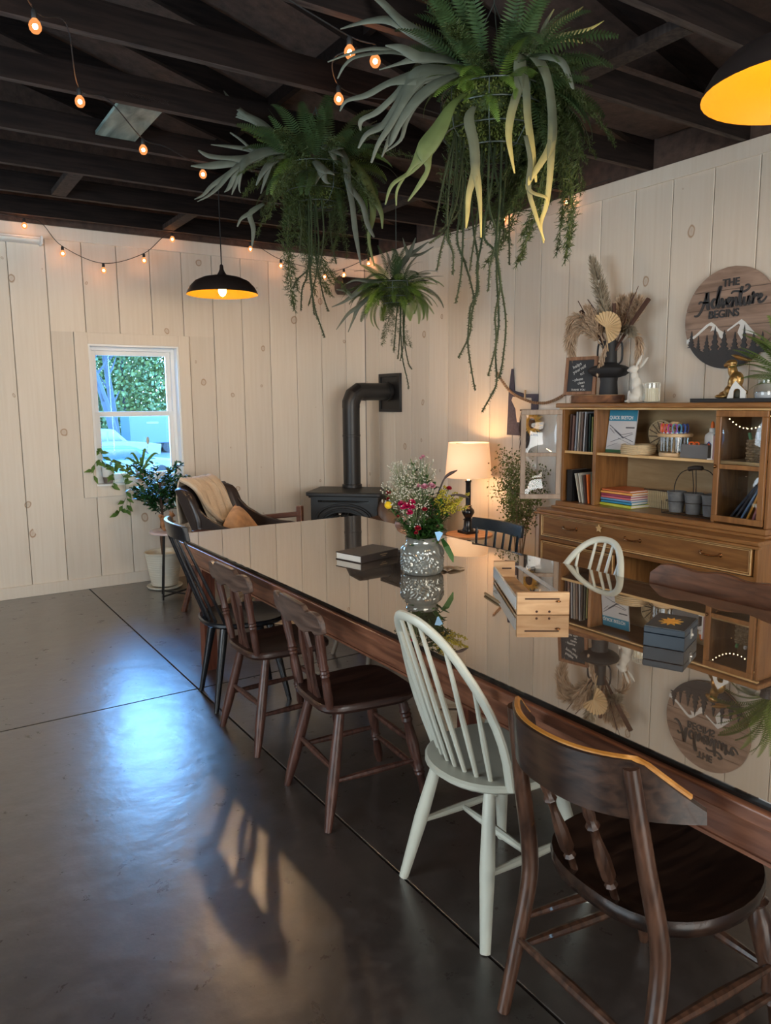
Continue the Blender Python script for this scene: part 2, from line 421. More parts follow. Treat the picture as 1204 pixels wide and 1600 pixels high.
# window: casing, vinyl frame, two sashes with panes
win = struct(obj('window_1', MB().box(WX0-.1, WX0, BW-.014, BW+.018, WZ0-.09, WZ1+.09).box(WX1, WX1+.095, BW-.014, BW+.018, WZ0-.09, WZ1+.09)
    .box(WX0, WX1, BW-.014, BW+.018, WZ1, WZ1+.09).box(WX0, WX1, BW-.014, BW+.018, WZ0-.09, WZ0), m_trimw, smooth=False, bevel=.002, seg=1))
D = BW+.155
obj('jamb', MB().box(WX0, WX0+.015, BW-.005, D, WZ0, WZ1).box(WX1-.015, WX1, BW-.005, D, WZ0, WZ1).box(WX0+.015, WX1-.015, BW-.005, D, WZ1-.015, WZ1)
    .box(WX0+.015, WX1-.015, BW-.012, D, WZ0, WZ0+.015), m_vinyl, win, smooth=False)
def framebox(x0, x1, z0, z1, y0, y1, w, wb=None):
    wb = wb or w
    return MB().box(x0, x0+w, y0, y1, z0, z1).box(x1-w, x1, y0, y1, z0, z1).box(x0+w, x1-w, y0, y1, z1-w, z1).box(x0+w, x1-w, y0, y1, z0, z0+wb)
obj('window_frame', framebox(WX0+.015, WX1-.015, WZ0+.015, WZ1-.015, D-.075, D, .028), m_vinyl, win, smooth=False, bevel=.002)
zm = 1.435
def thin_glass(name, tint, amt):
    m = bpy.data.materials.new(name); m.use_nodes = True; nt = m.node_tree; nt.nodes.clear()
    o_ = nt.nodes.new('ShaderNodeOutputMaterial'); mx = nt.nodes.new('ShaderNodeMixShader'); t_ = nt.nodes.new('ShaderNodeBsdfTransparent'); g_ = nt.nodes.new('ShaderNodeBsdfGlossy'); lw = nt.nodes.new('ShaderNodeLayerWeight'); pw = nt.nodes.new('ShaderNodeMath'); pw.operation = 'POWER'; pw.inputs[1].default_value = 2.5
    ml = nt.nodes.new('ShaderNodeMath'); ml.operation = 'MULTIPLY_ADD'; ml.inputs[1].default_value = amt; ml.inputs[2].default_value = .06
    t_.inputs[0].default_value = tint+(1,); g_.inputs['Roughness'].default_value = .03; lw.inputs[0].default_value = .5
    nt.links.new(lw.outputs['Facing'], pw.inputs[0]); nt.links.new(pw.outputs[0], ml.inputs[0]); nt.links.new(ml.outputs[0], mx.inputs[0]); nt.links.new(t_.outputs[0], mx.inputs[1]); nt.links.new(g_.outputs[0], mx.inputs[2]); nt.links.new(mx.outputs[0], o_.inputs[0])
    return m
m_clear = thin_glass('clear_thin_glass', (.93, .95, .95), .5)
glass = bpy.data.materials.new('window_glass'); glass.use_nodes = True
nt = glass.node_tree; nt.nodes.clear()
go = nt.nodes.new('ShaderNodeOutputMaterial'); gm = nt.nodes.new('ShaderNodeMixShader'); gt = nt.nodes.new('ShaderNodeBsdfTransparent'); gg = nt.nodes.new('ShaderNodeBsdfGlossy'); gf = nt.nodes.new('ShaderNodeFresnel')
gg.inputs['Roughness'].default_value = .01; gf.inputs[0].default_value = 1.45
nt.links.new(gf.outputs[0], gm.inputs[0]); nt.links.new(gt.outputs[0], gm.inputs[1]); nt.links.new(gg.outputs[0], gm.inputs[2]); nt.links.new(gm.outputs[0], go.inputs[0])
for nm, z0, z1, y0 in (('upper_sash', zm-.02, WZ1-.043, D-.04), ('lower_sash', WZ0+.043, zm+.022, D-.07)):
    s_ = obj(nm, framebox(WX0+.043, WX1-.043, z0, z1, y0, y0+.028, .038, .045), m_vinyl, win, smooth=False, bevel=.002)
    obj('pane', MB().box(WX0+.078, WX1-.078, y0+.012, y0+.016, z0+.042, z1-.036), glass, s_, smooth=False)

# ceiling: sloping sheathing with bottom chords, top chords and webs below it
ce = MB()
for a, b in (((RW+.15, 3.09), (-.6, 4.40)), ((-.6, 4.40), (LW-.15, 3.55))):
    b0 = len(ce.v)
    for (X, Z) in (a, b):
        for Yy in (FW-.15, BW+.17):
            ce.vert((X, Yy, Z)); ce.vert((X, Yy, Z+.03))
    ce.f += [(b0, b0+4, b0+6, b0+2), (b0+1, b0+3, b0+7, b0+5), (b0, b0+1, b0+5, b0+4), (b0+2, b0+6, b0+7, b0+3), (b0, b0+2, b0+3, b0+1), (b0+4, b0+5, b0+7, b0+6)]
ce.box(RW+.02, RW+.15, FW-.15, BW+.17, WT, 3.11).box(LW-.15, LW-.12, FW-.15, BW+.17, WT, 3.58)
ce.box(LW-.15, RW+.15, BW+.02, BW+.17, WT, 4.5).box(LW-.15, RW+.15, FW-.15, FW-.12, WT, 4.5)
ceil = struct(obj('ceiling', ce, m_deck, smooth=False))
def lumber(x0, z0, x1, z1, y, w, t):
    """board of height w, thickness t, in the plane y, along (x0,z0)-(x1,z1)"""
    d = Vector((x1-x0, 0, z1-z0)); L = d.length; m = frame((x0, y, z0), d, (0, 1, 0))
    return MB().box(0, L, -t/2, t/2, -w/2, w/2, m)
trY = [6.262-.6195*k for k in range(15)]
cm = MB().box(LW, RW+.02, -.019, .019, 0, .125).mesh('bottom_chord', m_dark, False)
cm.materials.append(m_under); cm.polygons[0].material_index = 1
tm = lumber(RW+.05, 3.04, -.6, 4.30, 0, .12, .038).mesh('top_chord', m_dark, False)
wa = lumber(.84, 2.99, .30, 3.69, 0, .085, .038).mesh('web', m_web, False)
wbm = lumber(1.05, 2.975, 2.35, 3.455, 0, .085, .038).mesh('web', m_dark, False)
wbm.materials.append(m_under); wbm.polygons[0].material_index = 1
wcm = lumber(3.25, 2.99, 2.35, 3.50, 0, .085, .038).mesh('web', m_web, False)
for k, y in enumerate(trY):
    z = 2.9 + (.006 if k % 3 == 1 else 0) - .003*(k % 2)
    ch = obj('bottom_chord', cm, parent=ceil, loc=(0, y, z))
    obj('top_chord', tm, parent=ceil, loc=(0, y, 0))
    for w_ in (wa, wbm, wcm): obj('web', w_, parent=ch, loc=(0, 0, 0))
# lengthwise braces, hangers and the pale patch
obj('brace', MB().box(.25, .29, FW, BW, 3.72, 3.80), m_dark, ceil, smooth=False)
obj('brace', MB().box(2.33, 2.37, FW, BW, 3.50, 3.58), m_dark, ceil, smooth=False)
for (x, y0, y1) in ((1.02, 5.02, 5.62), (1.95, 5.66, 6.24), (3.1, 4.4, 5.0), (2.6, 1.95, 2.50)):
    obj('blocking', MB().box(x, x+.09, y0, y1, 2.905, 2.94), m_web, ceil, smooth=False)
obj('plywood_patch', MB().box(1.03, 1.235, 3.765, 4.36, 2.93, 2.95), m_patch, ceil, smooth=False)
obj('sheathing_panel', MB().box(2.86, 3.96, 2.56, 3.12, 3.06, 3.075, Matrix.Identity(4)), m_deck, ceil, smooth=False)

# ================================================================== OUTSIDE
m_grass = simple('pale_ground', (.06, .06, .055), .9, var=.5, vscale=.4)
struct(obj('ground', MB().box(-60, 90, 7.5, 140, -1.45, -1.3), m_grass, smooth=False))
m_bark = simple('bark', (.05, .055, .07), .9, var=.4, vscale=3)
m_spring = leafmat('spring_leaves', (.045, .075, .02), (.13, .155, .04))
m_spring2 = leafmat('grey_green_twigs', (.04, .05, .035), (.08, .10, .06))
def tree(label, x, y, h, r, lean, n, mat, spread, low=.25):
    t = thing('tree', label, 'tree', (x, y, -1.3), group=None)
    mb = MB()
    tr = cat([(0, 0, 0), (lean*.3, 0, h*.35), (lean*.7, .2, h*.7), (lean, .2, h)], 4)
    mb.tube(tr, [r*(1-.75*i/(len(tr)-1)) for i in range(len(tr))], 7)
    for k in range(9):
        b = tr[3+k % (len(tr)-4)]; a = rnd(0, 6.28); l = rnd(.2, .5)*spread
        mb.tube([b, b+Vector((math.cos(a)*l*.5, math.sin(a)*l*.5, l*.5)), b+Vector((math.cos(a)*l, math.sin(a)*l, l*1.3))], [r*.35, r*.22, r*.06], 5)
    obj('trunk', mb, m_bark, t)
    f = MB()
    for k in range(n):
        a = rnd(0, 6.28); rr = spread*math.sqrt(random.random()); z = rnd(low*h, h*1.03)
        p = Vector((math.cos(a)*rr+lean*z/h, math.sin(a)*rr, z)); q = Vector((rnd(-1, 1), rnd(-1, 1), rnd(-1, 1))).normalized()
        s = rnd(.08, .19); u = q.orthogonal().normalized(); w = q.cross(u); b = len(f.v); tt = random.random()
        f.vert(p+u*s, tt); f.vert(p+w*s*.7, tt); f.vert(p-u*s, tt); f.vert(p-w*s*.7, tt); f.f.append((b, b+1, b+2, b+3))
    c = obj('crown', f, mat, t, smooth=False); c['kind'] = 'stuff'
    return t
tree('grey leaning tree trunk seen at the left of the window', 10.2, 42, 8.2, .27, -2.0, 500, m_spring2, 2.6, .7)
tree('upright grey tree trunk beside the leaning one outside the window', 10.35, 43, 8.2, .25, -.6, 500, m_spring2, 2.6, .7)
spots = [(12.6, 50, 8.6, 'yellow-green spring tree behind the parked vehicles'), (15.6, 54, 9.0, 'pale green tree outside, near the right edge of the window'), (9.6, 55, 9.0, 'bushy green tree beyond the leaning trunk outside'),
         (6.2, 52, 8.4, 'green tree outside, hidden mostly by the left window frame'), (18.6, 53, 8.6, 'green tree outside beyond the right window jamb'), (13.4, 60, 9.6, 'tall thin-leaved tree farthest outside the window')]
for x, y, h, lb in spots: tree(lb, x, y, h, .13, rnd(-.5, .5), 7000, m_spring, 2.6, .05)
def extr(side, y0, y1):   # side profile (x,z) extruded along y
    m = Matrix(((1,0,0,0),(0,0,1,0),(0,1,0,0),(0,0,0,1)))
    return MB().prism(side, y0, y1, m)
m_car = simple('white_car_paint', (.15, .165, .18), .3, var=.03); m_carb = simple('blue_car_paint', (.05, .11, .19), .3, var=.03)
m_cgl = simple('car_glass', (.03, .06, .09), .08, spec=.8); m_tyre = simple('tyre_rubber', (.02, .02, .022), .8)
def wheels(t, xs, y, r):
    for x in xs:
        for yy in (y, y+1.5):
            obj('wheel', MB().lathe([(r*.55, -.1), (r, -.09), (r, .09), (r*.55, .1)], 18, m=Matrix.Translation((x, yy, r)) @ Matrix.Rotation(PI/2, 4, 'X')), m_tyre, t)
t = thing('pickup_truck', 'white pickup truck parked outside, at the lower left of the window', 'truck', (8.0, 36.4, -1.3))
obj('body', extr([(-2.6,.45),(2.5,.45),(2.55,.95),(1.2,1.1),(.7,1.12),(-.9,1.12),(-2.6,1.1)], -.85, .85), m_car, t, bevel=.03)
cb = obj('cab', extr([(-1.1,1.1),(1.05,1.1),(.45,1.68),(-.85,1.72)], -.75, .75), m_car, t, bevel=.03)
obj('side_window', extr([(-.85,1.16),(.1,1.16),(.1,1.6),(-.78,1.6)], -.77, -.74), m_cgl, cb); obj('side_window', extr([(.18,1.16),(.8,1.16),(.38,1.58),(.18,1.6)], -.77, -.74), m_cgl, cb)
wheels(t, (-1.7, 1.6), -.8, .36)
t = thing('hatchback_car', 'low blue and white car parked outside in front of the pickup', 'car', (6.7, 28, -1.3))
obj('body', extr([(-2,.35),(2.1,.35),(2.1,.75),(1.3,.85),(-1.9,.9)], -.8, .8), m_car, t, bevel=.03)
cb = obj('cabin', extr([(-1.5,.86),(1.2,.86),(.5,1.3),(-1.1,1.32)], -.7, .7), m_carb, t, bevel=.03)
obj('side_window', extr([(-1.15,.92),(.8,.92),(.42,1.24),(-.95,1.26)], -.72, -.69), m_cgl, cb)
wheels(t, (-1.2, 1.3), -.75, .32)
t = thing('box_trailer', 'pale blue box trailer parked outside, at the lower right of the window', 'trailer', (13.9, 45, -1.3))
obj('box', extr(rrect(5.2, 1.70, .12, 3, 0, 1.42), -1, 1), simple('trailer_skin', (.055, .10, .155), .35, var=.04), t, bevel=.02)
obj('badge', extr(rrect(.7, .12, .05, 3, -1.3, 1.75), -1.02, -.99), m_car, t); obj('skirt', MB().box(-2.3, 2.4, -.9, .9, .3, .57), m_tyre, t)
wheels(t, (-.4, .5), -.9, .34)
# ================================================================== TABLE
def table_top_mat():
    m, nt, b = new_mat('glass_over_brown_wood'); L = nt.links
    b.inputs['Base Color'].default_value = (.055, .034, .02, 1); b.inputs['Roughness'].default_value = .6
    gl = N(nt, 'ShaderNodeBsdfGlossy'); gl.inputs['Roughness'].default_value = .012; gl.inputs['Color'].default_value = (.93, .88, .82, 1)
    lw = N(nt, 'ShaderNodeLayerWeight'); lw.inputs[0].default_value = .5
    mr = N(nt, 'ShaderNodeMapRange'); mr.inputs[1].default_value = .5; mr.inputs[2].default_value = .92; mr.inputs[3].default_value = .48; mr.inputs[4].default_value = .80
    L.new(lw.outputs['Facing'], mr.inputs[0])
    mx = N(nt, 'ShaderNodeMixShader'); L.new(mr.outputs[0], mx.inputs[0]); L.new(b.outputs[0], mx.inputs[1]); L.new(gl.outputs[0], mx.inputs[2])
    L.new(mx.outputs[0], nt.nodes['Material Output'].inputs[0])
    return m
m_ttop = table_top_mat()
m_twood = wood('reddish_brown_table_wood', (.10, .035, .018), (.24, .095, .05), .35, 'Y', 4, 12, .15)
m_tdark = wood('red_brown_leg_wood', (.09, .022, .012), (.17, .05, .025), .4, 'Z', 4, 12, .1)
m_edge = simple('smoked_glass_edge', (.01, .009, .008), .15)
TX0, TX1, TY0, TY1, TZ = 1.325, 2.575, -.75, 4.30, .765
tb = thing('dining_table', 'long dark reddish-brown dining table with a mirror-like glass top', 'table', ((TX0+TX1)/2, (TY0+TY1)/2, 0))
hx, hy = (TX1-TX0)/2, (TY1-TY0)/2
obj('glass_top', MB().box(-hx, hx, -hy, hy, TZ-.002, TZ), m_ttop, tb, smooth=False)
obj('glass_edge', MB().box(-hx, hx, -hy, hy, TZ-.0175, TZ-.0021), m_edge, tb, smooth=False)
obj('tabletop', MB().box(-hx-.018, hx+.018, -hy-.018, hy+.018, TZ-.05, TZ-.018), m_twood, tb, smooth=False, bevel=.004)
ap = MB().box(-hx+.03, -hx+.055, -hy+.04, hy-.04, TZ-.145, TZ-.0505).box(hx-.055, hx-.03, -hy+.04, hy-.04, TZ-.145, TZ-.0505)
ap.box(-hx+.055, hx-.055, hy-.065, hy-.04, TZ-.145, TZ-.0505).box(-hx+.055, hx-.055, -hy+.04, -hy+.065, TZ-.145, TZ-.0505)
obj('apron', ap, m_twood, tb, smooth=False, bevel=.003)
obj('apron_bead', MB().box(-hx+.024, -hx+.0299, -hy+.04, hy-.04, TZ-.145, TZ-.137).box(hx-.0299, hx-.024, -hy+.04, hy-.04, TZ-.145, TZ-.137), m_twood, tb, smooth=False)
legm = MB().box(-.036, .036, -.036, .036, 0, TZ-.055).mesh('leg', m_tdark, False)
for sx, yy in ((-1, 4.07), (1, 4.07), (-1, -.55), (1, -.55), (0, 2.36)):
    o = obj('leg', legm, parent=tb, loc=(sx*(hx-.098), yy-(TY0+TY1)/2, 0))

# ================================================================== CHAIRS  (local +x faces the table, origin on the floor under the seat)
m_ch_brown = wood('worn_brown_chair_wood', (.036, .014, .010), (.105, .043, .030), .38, 'Z', 7, 8, .15, worn=(.20, .12, .07), wornamt=.12)
m_ch_seat = wood('dark_brown_seat_wood', (.022, .010, .008), (.06, .027, .019), .33, 'X', 6, 9, .15, worn=(.16, .09, .05), wornamt=.05)
m_crest = wood('grey_brown_crest_wood', (.050, .030, .024), (.13, .080, .060), .36, 'Y', 6, 9, .12, worn=(.22, .14, .08), wornamt=.1)
m_cap = wood('captain_chair_wood', (.030, .014, .009), (.095, .044, .026), .28, 'Z', 7, 8, .12, worn=(.20, .09, .035), wornamt=.16, coat=.3)
m_capseat = wood('near_black_polished_seat', (.010, .006, .005), (.040, .020, .013), .26, 'X', 5, 9, .1, coat=.3)
m_capcrest = wood('dark_crest_with_golden_wear', (.016, .009, .007), (.050, .026, .017), .3, 'Y', 6, 9, .12, worn=(.16, .075, .022), wornamt=.25, coat=.3)
m_gold = wood('rubbed_golden_edge', (.28, .11, .018), (.45, .20, .04), .3, 'Y', 8, 6, .05)
m_blk = simple('black_painted_wood', (.009, .010, .013), .25, spec=.6, var=.3, bump=.05)
m_blu = simple('blue_black_painted_wood', (.010, .016, .022), .25, spec=.6, var=.4, bump=.05)
m_wht = simple('sage_white_chair_paint', (.52, .52, .44), .38, var=.05, vscale=5)
m_whtseat = simple('sage_white_seat_paint', (.42, .42, .35), .35, var=.08, vscale=5)
m_pink = simple('dusty_pink_leather', (.22, .11, .085), .4, var=.15)
m_greige = simple('greige_leg_wood', (.26, .20, .15), .5)
m_purp = wood('purple_brown_wood', (.058, .024, .012), (.13, .055, .029), .34, 'Y', 5, 9, .1)

def seatshape(w, d, back=.5, th=.032, sz=.44, n=36, x0=0, pw=2.6, saddle=.010):
    """superellipse seat; back<1 narrows the rear"""
    mb = MB(); rings = []
    prof = [(.93, -th), (1, -th*.6), (1, -th*.2), (.97, 0), (.75, -saddle*.35), (.45, -saddle), (.15, -saddle)]
    out = []
    for k in range(n):
        a = 2*PI*k/n; c, s = math.cos(a), math.sin(a)
        x = d/2*abs(c)**(2/pw)*(1 if c > 0 else -1); yy = w/2*abs(s)**(2/pw)*(1 if s > 0 else -1)
        yy *= 1-(1-back)*max(0, (-x/d+.5))**1.2
        out.append((x, yy))
    for f, z in prof:
        rings.append([mb.vert((x0+x*f, y*f, sz+z)) for x, y in out])
    for p, q in zip(rings, rings[1:]):
        for k in range(n): mb.f.append((p[k], p[(k+1)%n], q[(k+1)%n], q[k]))
    mb.f.append(tuple(reversed(rings[0]))); mb.f.append(tuple(rings[-1]))
    return mb
TAPER = [(0, .019), (.15, .021), (.5, .019), (1, .012)]
RINGLEG = [(0, .015), (.06, .019), (.10, .019), (.12, .023), (.14, .018), (.16, .023), (.18, .018), (.21, .022), (.24, .016), (.42, .023), (.60, .019), (.66, .017), (.68, .022), (.70, .017), (.72, .021), (.75, .015), (.9, .019), (1, .012)]
STR = [(0, .008), (.3, .012), (.5, .0135), (.7, .012), (1, .008)]
def lp(a, b, t): return tuple(a[i]+(b[i]-a[i])*t for i in range(3))
def legs(t, mat, feet, tops, prof, which=(0, 1, 2, 3), mat2=None, prof2=None):
    for i in which:
        f2 = prof2 and i < 2
        obj('leg', MB().turned(tops[i], feet[i], prof2 if f2 else prof), mat, t)
def curved_plank(xc, zc, w, h, bow, th, tilt, outline=None, n=18, ends=None):
    """crest rail along y, bowed toward -x in the middle; outline(u)->(zlow,zhigh)"""
    mb = MB(); rows = []
    for i in range(n+1):
        u = -1+2*i/n
        lo, hi = outline(u) if outline else (-h/2, h/2)
        x = xc-bow*(1-u*u); y = u*w/2
        nx = Vector((1, -2*bow*u/(w/2)*-1*-1, 0)).normalized()
        row = []
        for (z, dx) in ((lo, -th/2), (hi, -th/2), (hi, th/2), (lo, th/2)):
            row.append(mb.vert((x+dx-tilt*z, y, zc+z)))
        rows.append(row)
    for p, q in zip(rows, rows[1:]):
        for k in range(4): mb.f.append((p[k], p[(k+1)%4], q[(k+1)%4], q[k]))
    mb.f.append(tuple(reversed(rows[0]))); mb.f.append(tuple(rows[-1]))
    return mb

# --- brown plank-seat chair with a shaped crest and pierced splat
def crest_outline(u):
    a = abs(u); hi = .052+.012*math.cos(PI*u*1.6) if a < .55 else .045-.012*math.cos((a-.55)*14)*.9-.03*max(0, a-.8)/.2
    if a < .50: hi = .058-.004*(a/.50)**2
    elif a < .53: hi = .054-.018*(a-.50)/.03
    elif a < .66: hi = .036+.002*(a-.53)/.13
    elif a < .92: hi = .040+.004*math.sin((a-.66)/.26*PI)
    else: hi = .040-.03*(a-.92)/.08
    lo = -.040+.016*math.cos(a*9)*.6 if a < .7 else -.045+.02*(a-.7)/.3
    return lo, hi
def brown_chair(label):
    t = thing('plank_chair', label, 'chair', group='brown plank-seat chairs with pierced splats')
    obj('seat', seatshape(.385, .40, .84, .036, .445, pw=4.5), m_ch_seat, t)
    feet = [(.21, .19, 0), (.21, -.19, 0), (-.21, .195, 0), (-.21, -.195, 0)]
    tops = [(.13, .14, .415), (.13, -.14, .415), (-.12, .125, .415), (-.12, -.125, .415)]
    plain = [(0, .017), (.3, .0205), (.62, .022), (.8, .020), (1, .0135)]
    for i in range(4): obj('leg', MB().turned(tops[i], feet[i], RINGLEG if i < 2 else plain, 10), m_ch_brown, t)
    L_ = lambda i, z: lp(feet[i], tops[i], z/.415)
    for a, b, z in ((0, 2, .17), (1, 3, .17), (0, 1, .24), (0, 1, .13), (2, 3, .21)):
        obj('stretcher', MB().turned(L_(a, z), L_(b, z), STR, 8), m_ch_brown, t)
    PR = [(0, .014), (.12, .017), (.3, .016), (.36, .014), (.38, .018), (.40, .014), (.42, .018), (.44, .014), (.46, .018), (.50, .015), (.7, .018), (1, .013)]
    for s in (-1, 1): obj('back_post', MB().turned((-.165, s*.135, .435), (-.222, s*.165, .775), PR, 10), m_ch_brown, t)
    obj('crest_rail', curved_plank(-.222, .765, .44, .1, .018, .022, .14, crest_outline, 26), m_crest, t, bevel=.003, seg=1)
    # splat: vase outline with a long slot
    m = frame((-.165, 0, .435), (0, 1, 0), (-.155, 0, 1))
    for s in (-1, 1):
        o = [(0+.004*s, 0), (s*.05, 0), (s*.036, .05), (s*.030, .10), (s*.045, .17), (s*.048, .21), (s*.030, .27), (s*.034, .315), (s*.010, .315), (s*.012, .25), (s*.020, .18), (s*.012, .10), (s*.003, .06)]
        if s < 0: o = o[::-1]
        obj('splat', MB().prism(o, -.006, .006, m), m_ch_brown, t, smooth=False)
    return t
c1 = brown_chair('brown plank-seat chair with scalloped crest, nearer the black spindle chair')
c1.location = (1.405, 3.08, 0); c1.rotation_euler = (0, 0, R(1))
c2 = dup(c1, 'brown plank-seat chair with scalloped crest, beside the white hoop chair', (1.40, 2.385, 0), R(-4))

# --- black spindle chair
t = thing('spindle_chair', 'glossy black spindle-back chair with curved crest, pushed to the far table corner', 'chair', (1.43, 3.57, 0), R(-7))
obj('seat', seatshape(.43, .43, .95, .03, .45, pw=2.5), m_blk, t)
feet = [(.19, .165, 0), (.19, -.165, 0), (-.19, .17, 0), (-.19, -.165, 0)]; tops = [(.11, .11, .425), (.11, -.11, .425), (-.12, .11, .425), (-.12, -.11, .425)]
for i in range(4): obj('leg', MB().turned(tops[i], feet[i], [(0, .021), (.2, .022), (.95, .013), (.951, .012), (1, .012)], 10), m_blk, t)
def bowx(u): return -.30-.045*(1-u*u)
for i in range(7):
    u = -1+2*i/6
    obj('spindle', MB().turned((-.125-.06*(1-u*u), u*.155, .445), (bowx(u*.88), u*.165, .885), [(0, .0075), (.4, .009), (1, .006)], 6), m_blk, t)
obj('crest_rail', curved_plank(-.30, .915, .40, .08, .045, .022, .2, lambda u: (-.036, .036+.006*(1-u*u)), 20), m_blk, t, bevel=.004)

# --- white hoop-back chair
def hoop_chair(label):
    t = thing('hoop_back_chair', label, 'chair', group='white hoop-back spindle chairs')
    obj('seat', seatshape(.43, .43, .94, .03, .455, pw=2.2, saddle=.004), m_whtseat, t)
    feet = [(.205, .20, 0), (.205, -.20, 0), (-.205, .205, 0), (-.205, -.205, 0)]
    tops = [(.125, .12, .43), (.125, -.12, .43), (-.125, .12, .43), (-.125, -.12, .43)]
    for i in range(4): obj('leg', MB().turned(tops[i], feet[i], [(0, .014), (.08, .018), (.5, .0225), (1, .0155)], 12), m_wht, t)
    L_ = lambda i, z: lp(feet[i], tops[i], z/.43)
    a = [L_(0, .20), L_(2, .20), L_(1, .20), L_(3, .20)]
    obj('stretcher', MB().turned(a[0], a[1], STR, 8), m_wht, t); obj('stretcher', MB().turned(a[2], a[3], STR, 8), m_wht, t)
    obj('stretcher', MB().turned(lp(a[0], a[1], .5), lp(a[2], a[3], .5), STR, 8), m_wht, t)
    pts = []
    for k in range(33):
        a_ = PI*k/32; c, s = math.cos(a_), math.sin(a_)
        z = .455+.49*(s**.72 if s > 0 else 0); w = .182*(abs(c)**.85)*(1 if c > 0 else -1)
        bulge = 1+.13*math.sin(min(1, (z-.455)/.36)*PI)
        pts.append((-.095-.075*(1-(w/.19)**2)-.31*(z-.455)+.0, w*bulge, z-.01))
    hoop = MB(); hoop.tube(pts, .0155, 10, ref=(1, 0, .31), squash=.75)
    obj('hoop', hoop, m_wht, t)
    for i in range(7):
        u = -1+2*i/6; y0 = u*.125; y1 = u*.158
        # where the hoop is at that width
        best = min(pts[2:-2], key=lambda p: abs(p[1]-y1)+(0 if p[2] > .6 else 1))
        obj('spindle', MB().turned((-.155+.03*abs(u)**2, y0, .45), (best[0], best[1], best[2]-.005), [(0, .007), (.4, .009), (1, .006)], 8), m_wht, t)
    return t
h1 = hoop_chair('white hoop-back spindle chair on the near side of the table'); h1.location = (1.462, 1.64, 0); h1.rotation_euler = (0, 0, R(-1))
h2 = dup(h1, 'white hoop-back spindle chair on the far side, in front of the sideboard', (2.36, 2.28, 0), R(180)); h2.scale = (1, 1.08, .95)

# --- big captain-style chair in the foreground
t = thing('captain_chair', 'large dark brown chair with broad curved crest and dished seat, nearest the camera', 'chair', (1.435, 1.035, 0), R(-3))
def capseat():
    mb = MB(); n = 44; out = []
    for k in range(n):
        a = 2*PI*k/n; c, s = math.cos(a), math.sin(a); pw = 2.5
        out.append((.235*abs(c)**(2/pw)*(1 if c > 0 else -1), .228*abs(s)**(2/pw)*(1 if s > 0 else -1)*(1-.13*max(0, c))))
    rings = []
    for f, z in ((.90, -.045), (.985, -.036), (1, -.012), (.985, 0), (.93, -.002), (.8, -.012), (.6, -.02), (.35, -.022), (.12, -.02)):
        rings.append([mb.vert((x*f, y*f, .452+z+(.020*math.exp(-(y*f/.06)**2)*max(0, x*f/.2) if f < .99 else 0))) for x, y in out])
    for p, q in zip(rings, rings[1:]):
        for k in range(n): mb.f.append((p[k], p[(k+1)%n], q[(k+1)%n], q[k]))
    mb.f.append(tuple(reversed(rings[0]))); mb.f.append(tuple(rings[-1])); return mb
obj('seat', capseat(), m_capseat, t, angle=60)
for s in (-1, 1):
    pts = cat([(-.30, s*.172, .825), (-.262, s*.185, .62), (-.226, s*.196, .45), (-.222, s*.198, .34), (-.255, s*.205, .16), (-.285, s*.212, 0)], 5)
    n_ = len(pts); obj('back_post', MB().tube(pts, [.0165+.0045*math.sin(PI*min(1, i/n_*1.1)) for i in range(n_)], 10), m_cap, t)
FL = [(0, .018), (.05, .024), (.09, .018), (.11, .027), (.14, .017), (.22, .027), (.4, .0235), (.6, .018), (.66, .024), (.69, .017), (.72, .023), (.76, .015), (.88, .019), (1, .012)]
for s in (-1, 1): obj('leg', MB().turned((.15, s*.15, .415), (.215, s*.205, 0), FL, 12), m_cap, t)
FS = [(0, .008), (.2, .012), (.38, .015), (.41, .011), (.44, .018), (.5, .019), (.56, .018), (.59, .011), (.62, .015), (.8, .012), (1, .008)]
for z in (.17, .245):
    for s in (-1, 1): obj('stretcher', MB().turned((-.25+.1*(z-.17)*3, s*.203, z), (.195-.01, s*(.195-.03*(z-.1)), z-.03), STR, 8), m_cap, t)
obj('stretcher', MB().turned((-.255, -.20, .20), (-.255, .20, .20), STR, 8), m_cap, t)
obj('stretcher', MB().turned((.185, -.18, .20), (.185, .18, .20), FS, 8), m_cap, t)
def cap_out(u):
    a = abs(u); return (-.062+.004*(1-a*a), .066 if a < .70 else .066-.098*((a-.70)/.30)**1.1)
cr_ = MB(); rows = []
for i in range(31):
    u = -1+2*i/30; lo, hi = cap_out(u); x = -.355+.175*abs(u)**2.4; y = u*.262*(1-.04*abs(u)); nx = Vector((1, -.9*u*abs(u), 0)).normalized()
    row = [cr_.vert(Vector((x-.16*z*(1-.5*abs(u)), y, .775+z))+nx*d) for z, d in ((lo, -.011), (hi-.004, -.009), (hi, 0), (hi-.004, .009), (lo, .011))]
    rows.append(row)
for p, q in zip(rows, rows[1:]):
    for k in range(5): cr_.f.append((p[k], p[(k+1)%5], q[(k+1)%5], q[k]))
cr_.f.append(tuple(reversed(rows[0]))); cr_.f.append(tuple(rows[-1]))
cre = obj('crest_rail', cr_, m_capcrest, t)
ge = MB(); pts = []
for i in range(31):
    u = -.93+1.86*i/30; lo, hi = cap_out(u); x = -.355+.175*abs(u)**2.4; pts.append((x-.16*hi*(1-.5*abs(u))+.003, u*.262*(1-.04*abs(u)), .775+hi-.003))
ge.tube(pts, .0072, 6); obj('worn_edge', ge, m_gold, cre)
SP = [(0, .008), (.12, .009), (.15, .015), (.18, .010), (.24, .017), (.42, .0165), (.6, .010), (.68, .009), (.72, .016), (.76, .010), (.82, .013), (1, .009)]
for y_ in (-.062, .062): obj('spindle', MB().turned((-.205+.25*y_*y_, y_, .445), (-.318+.9*y_*y_, y_*1.05, .72), SP, 8), m_cap, t)

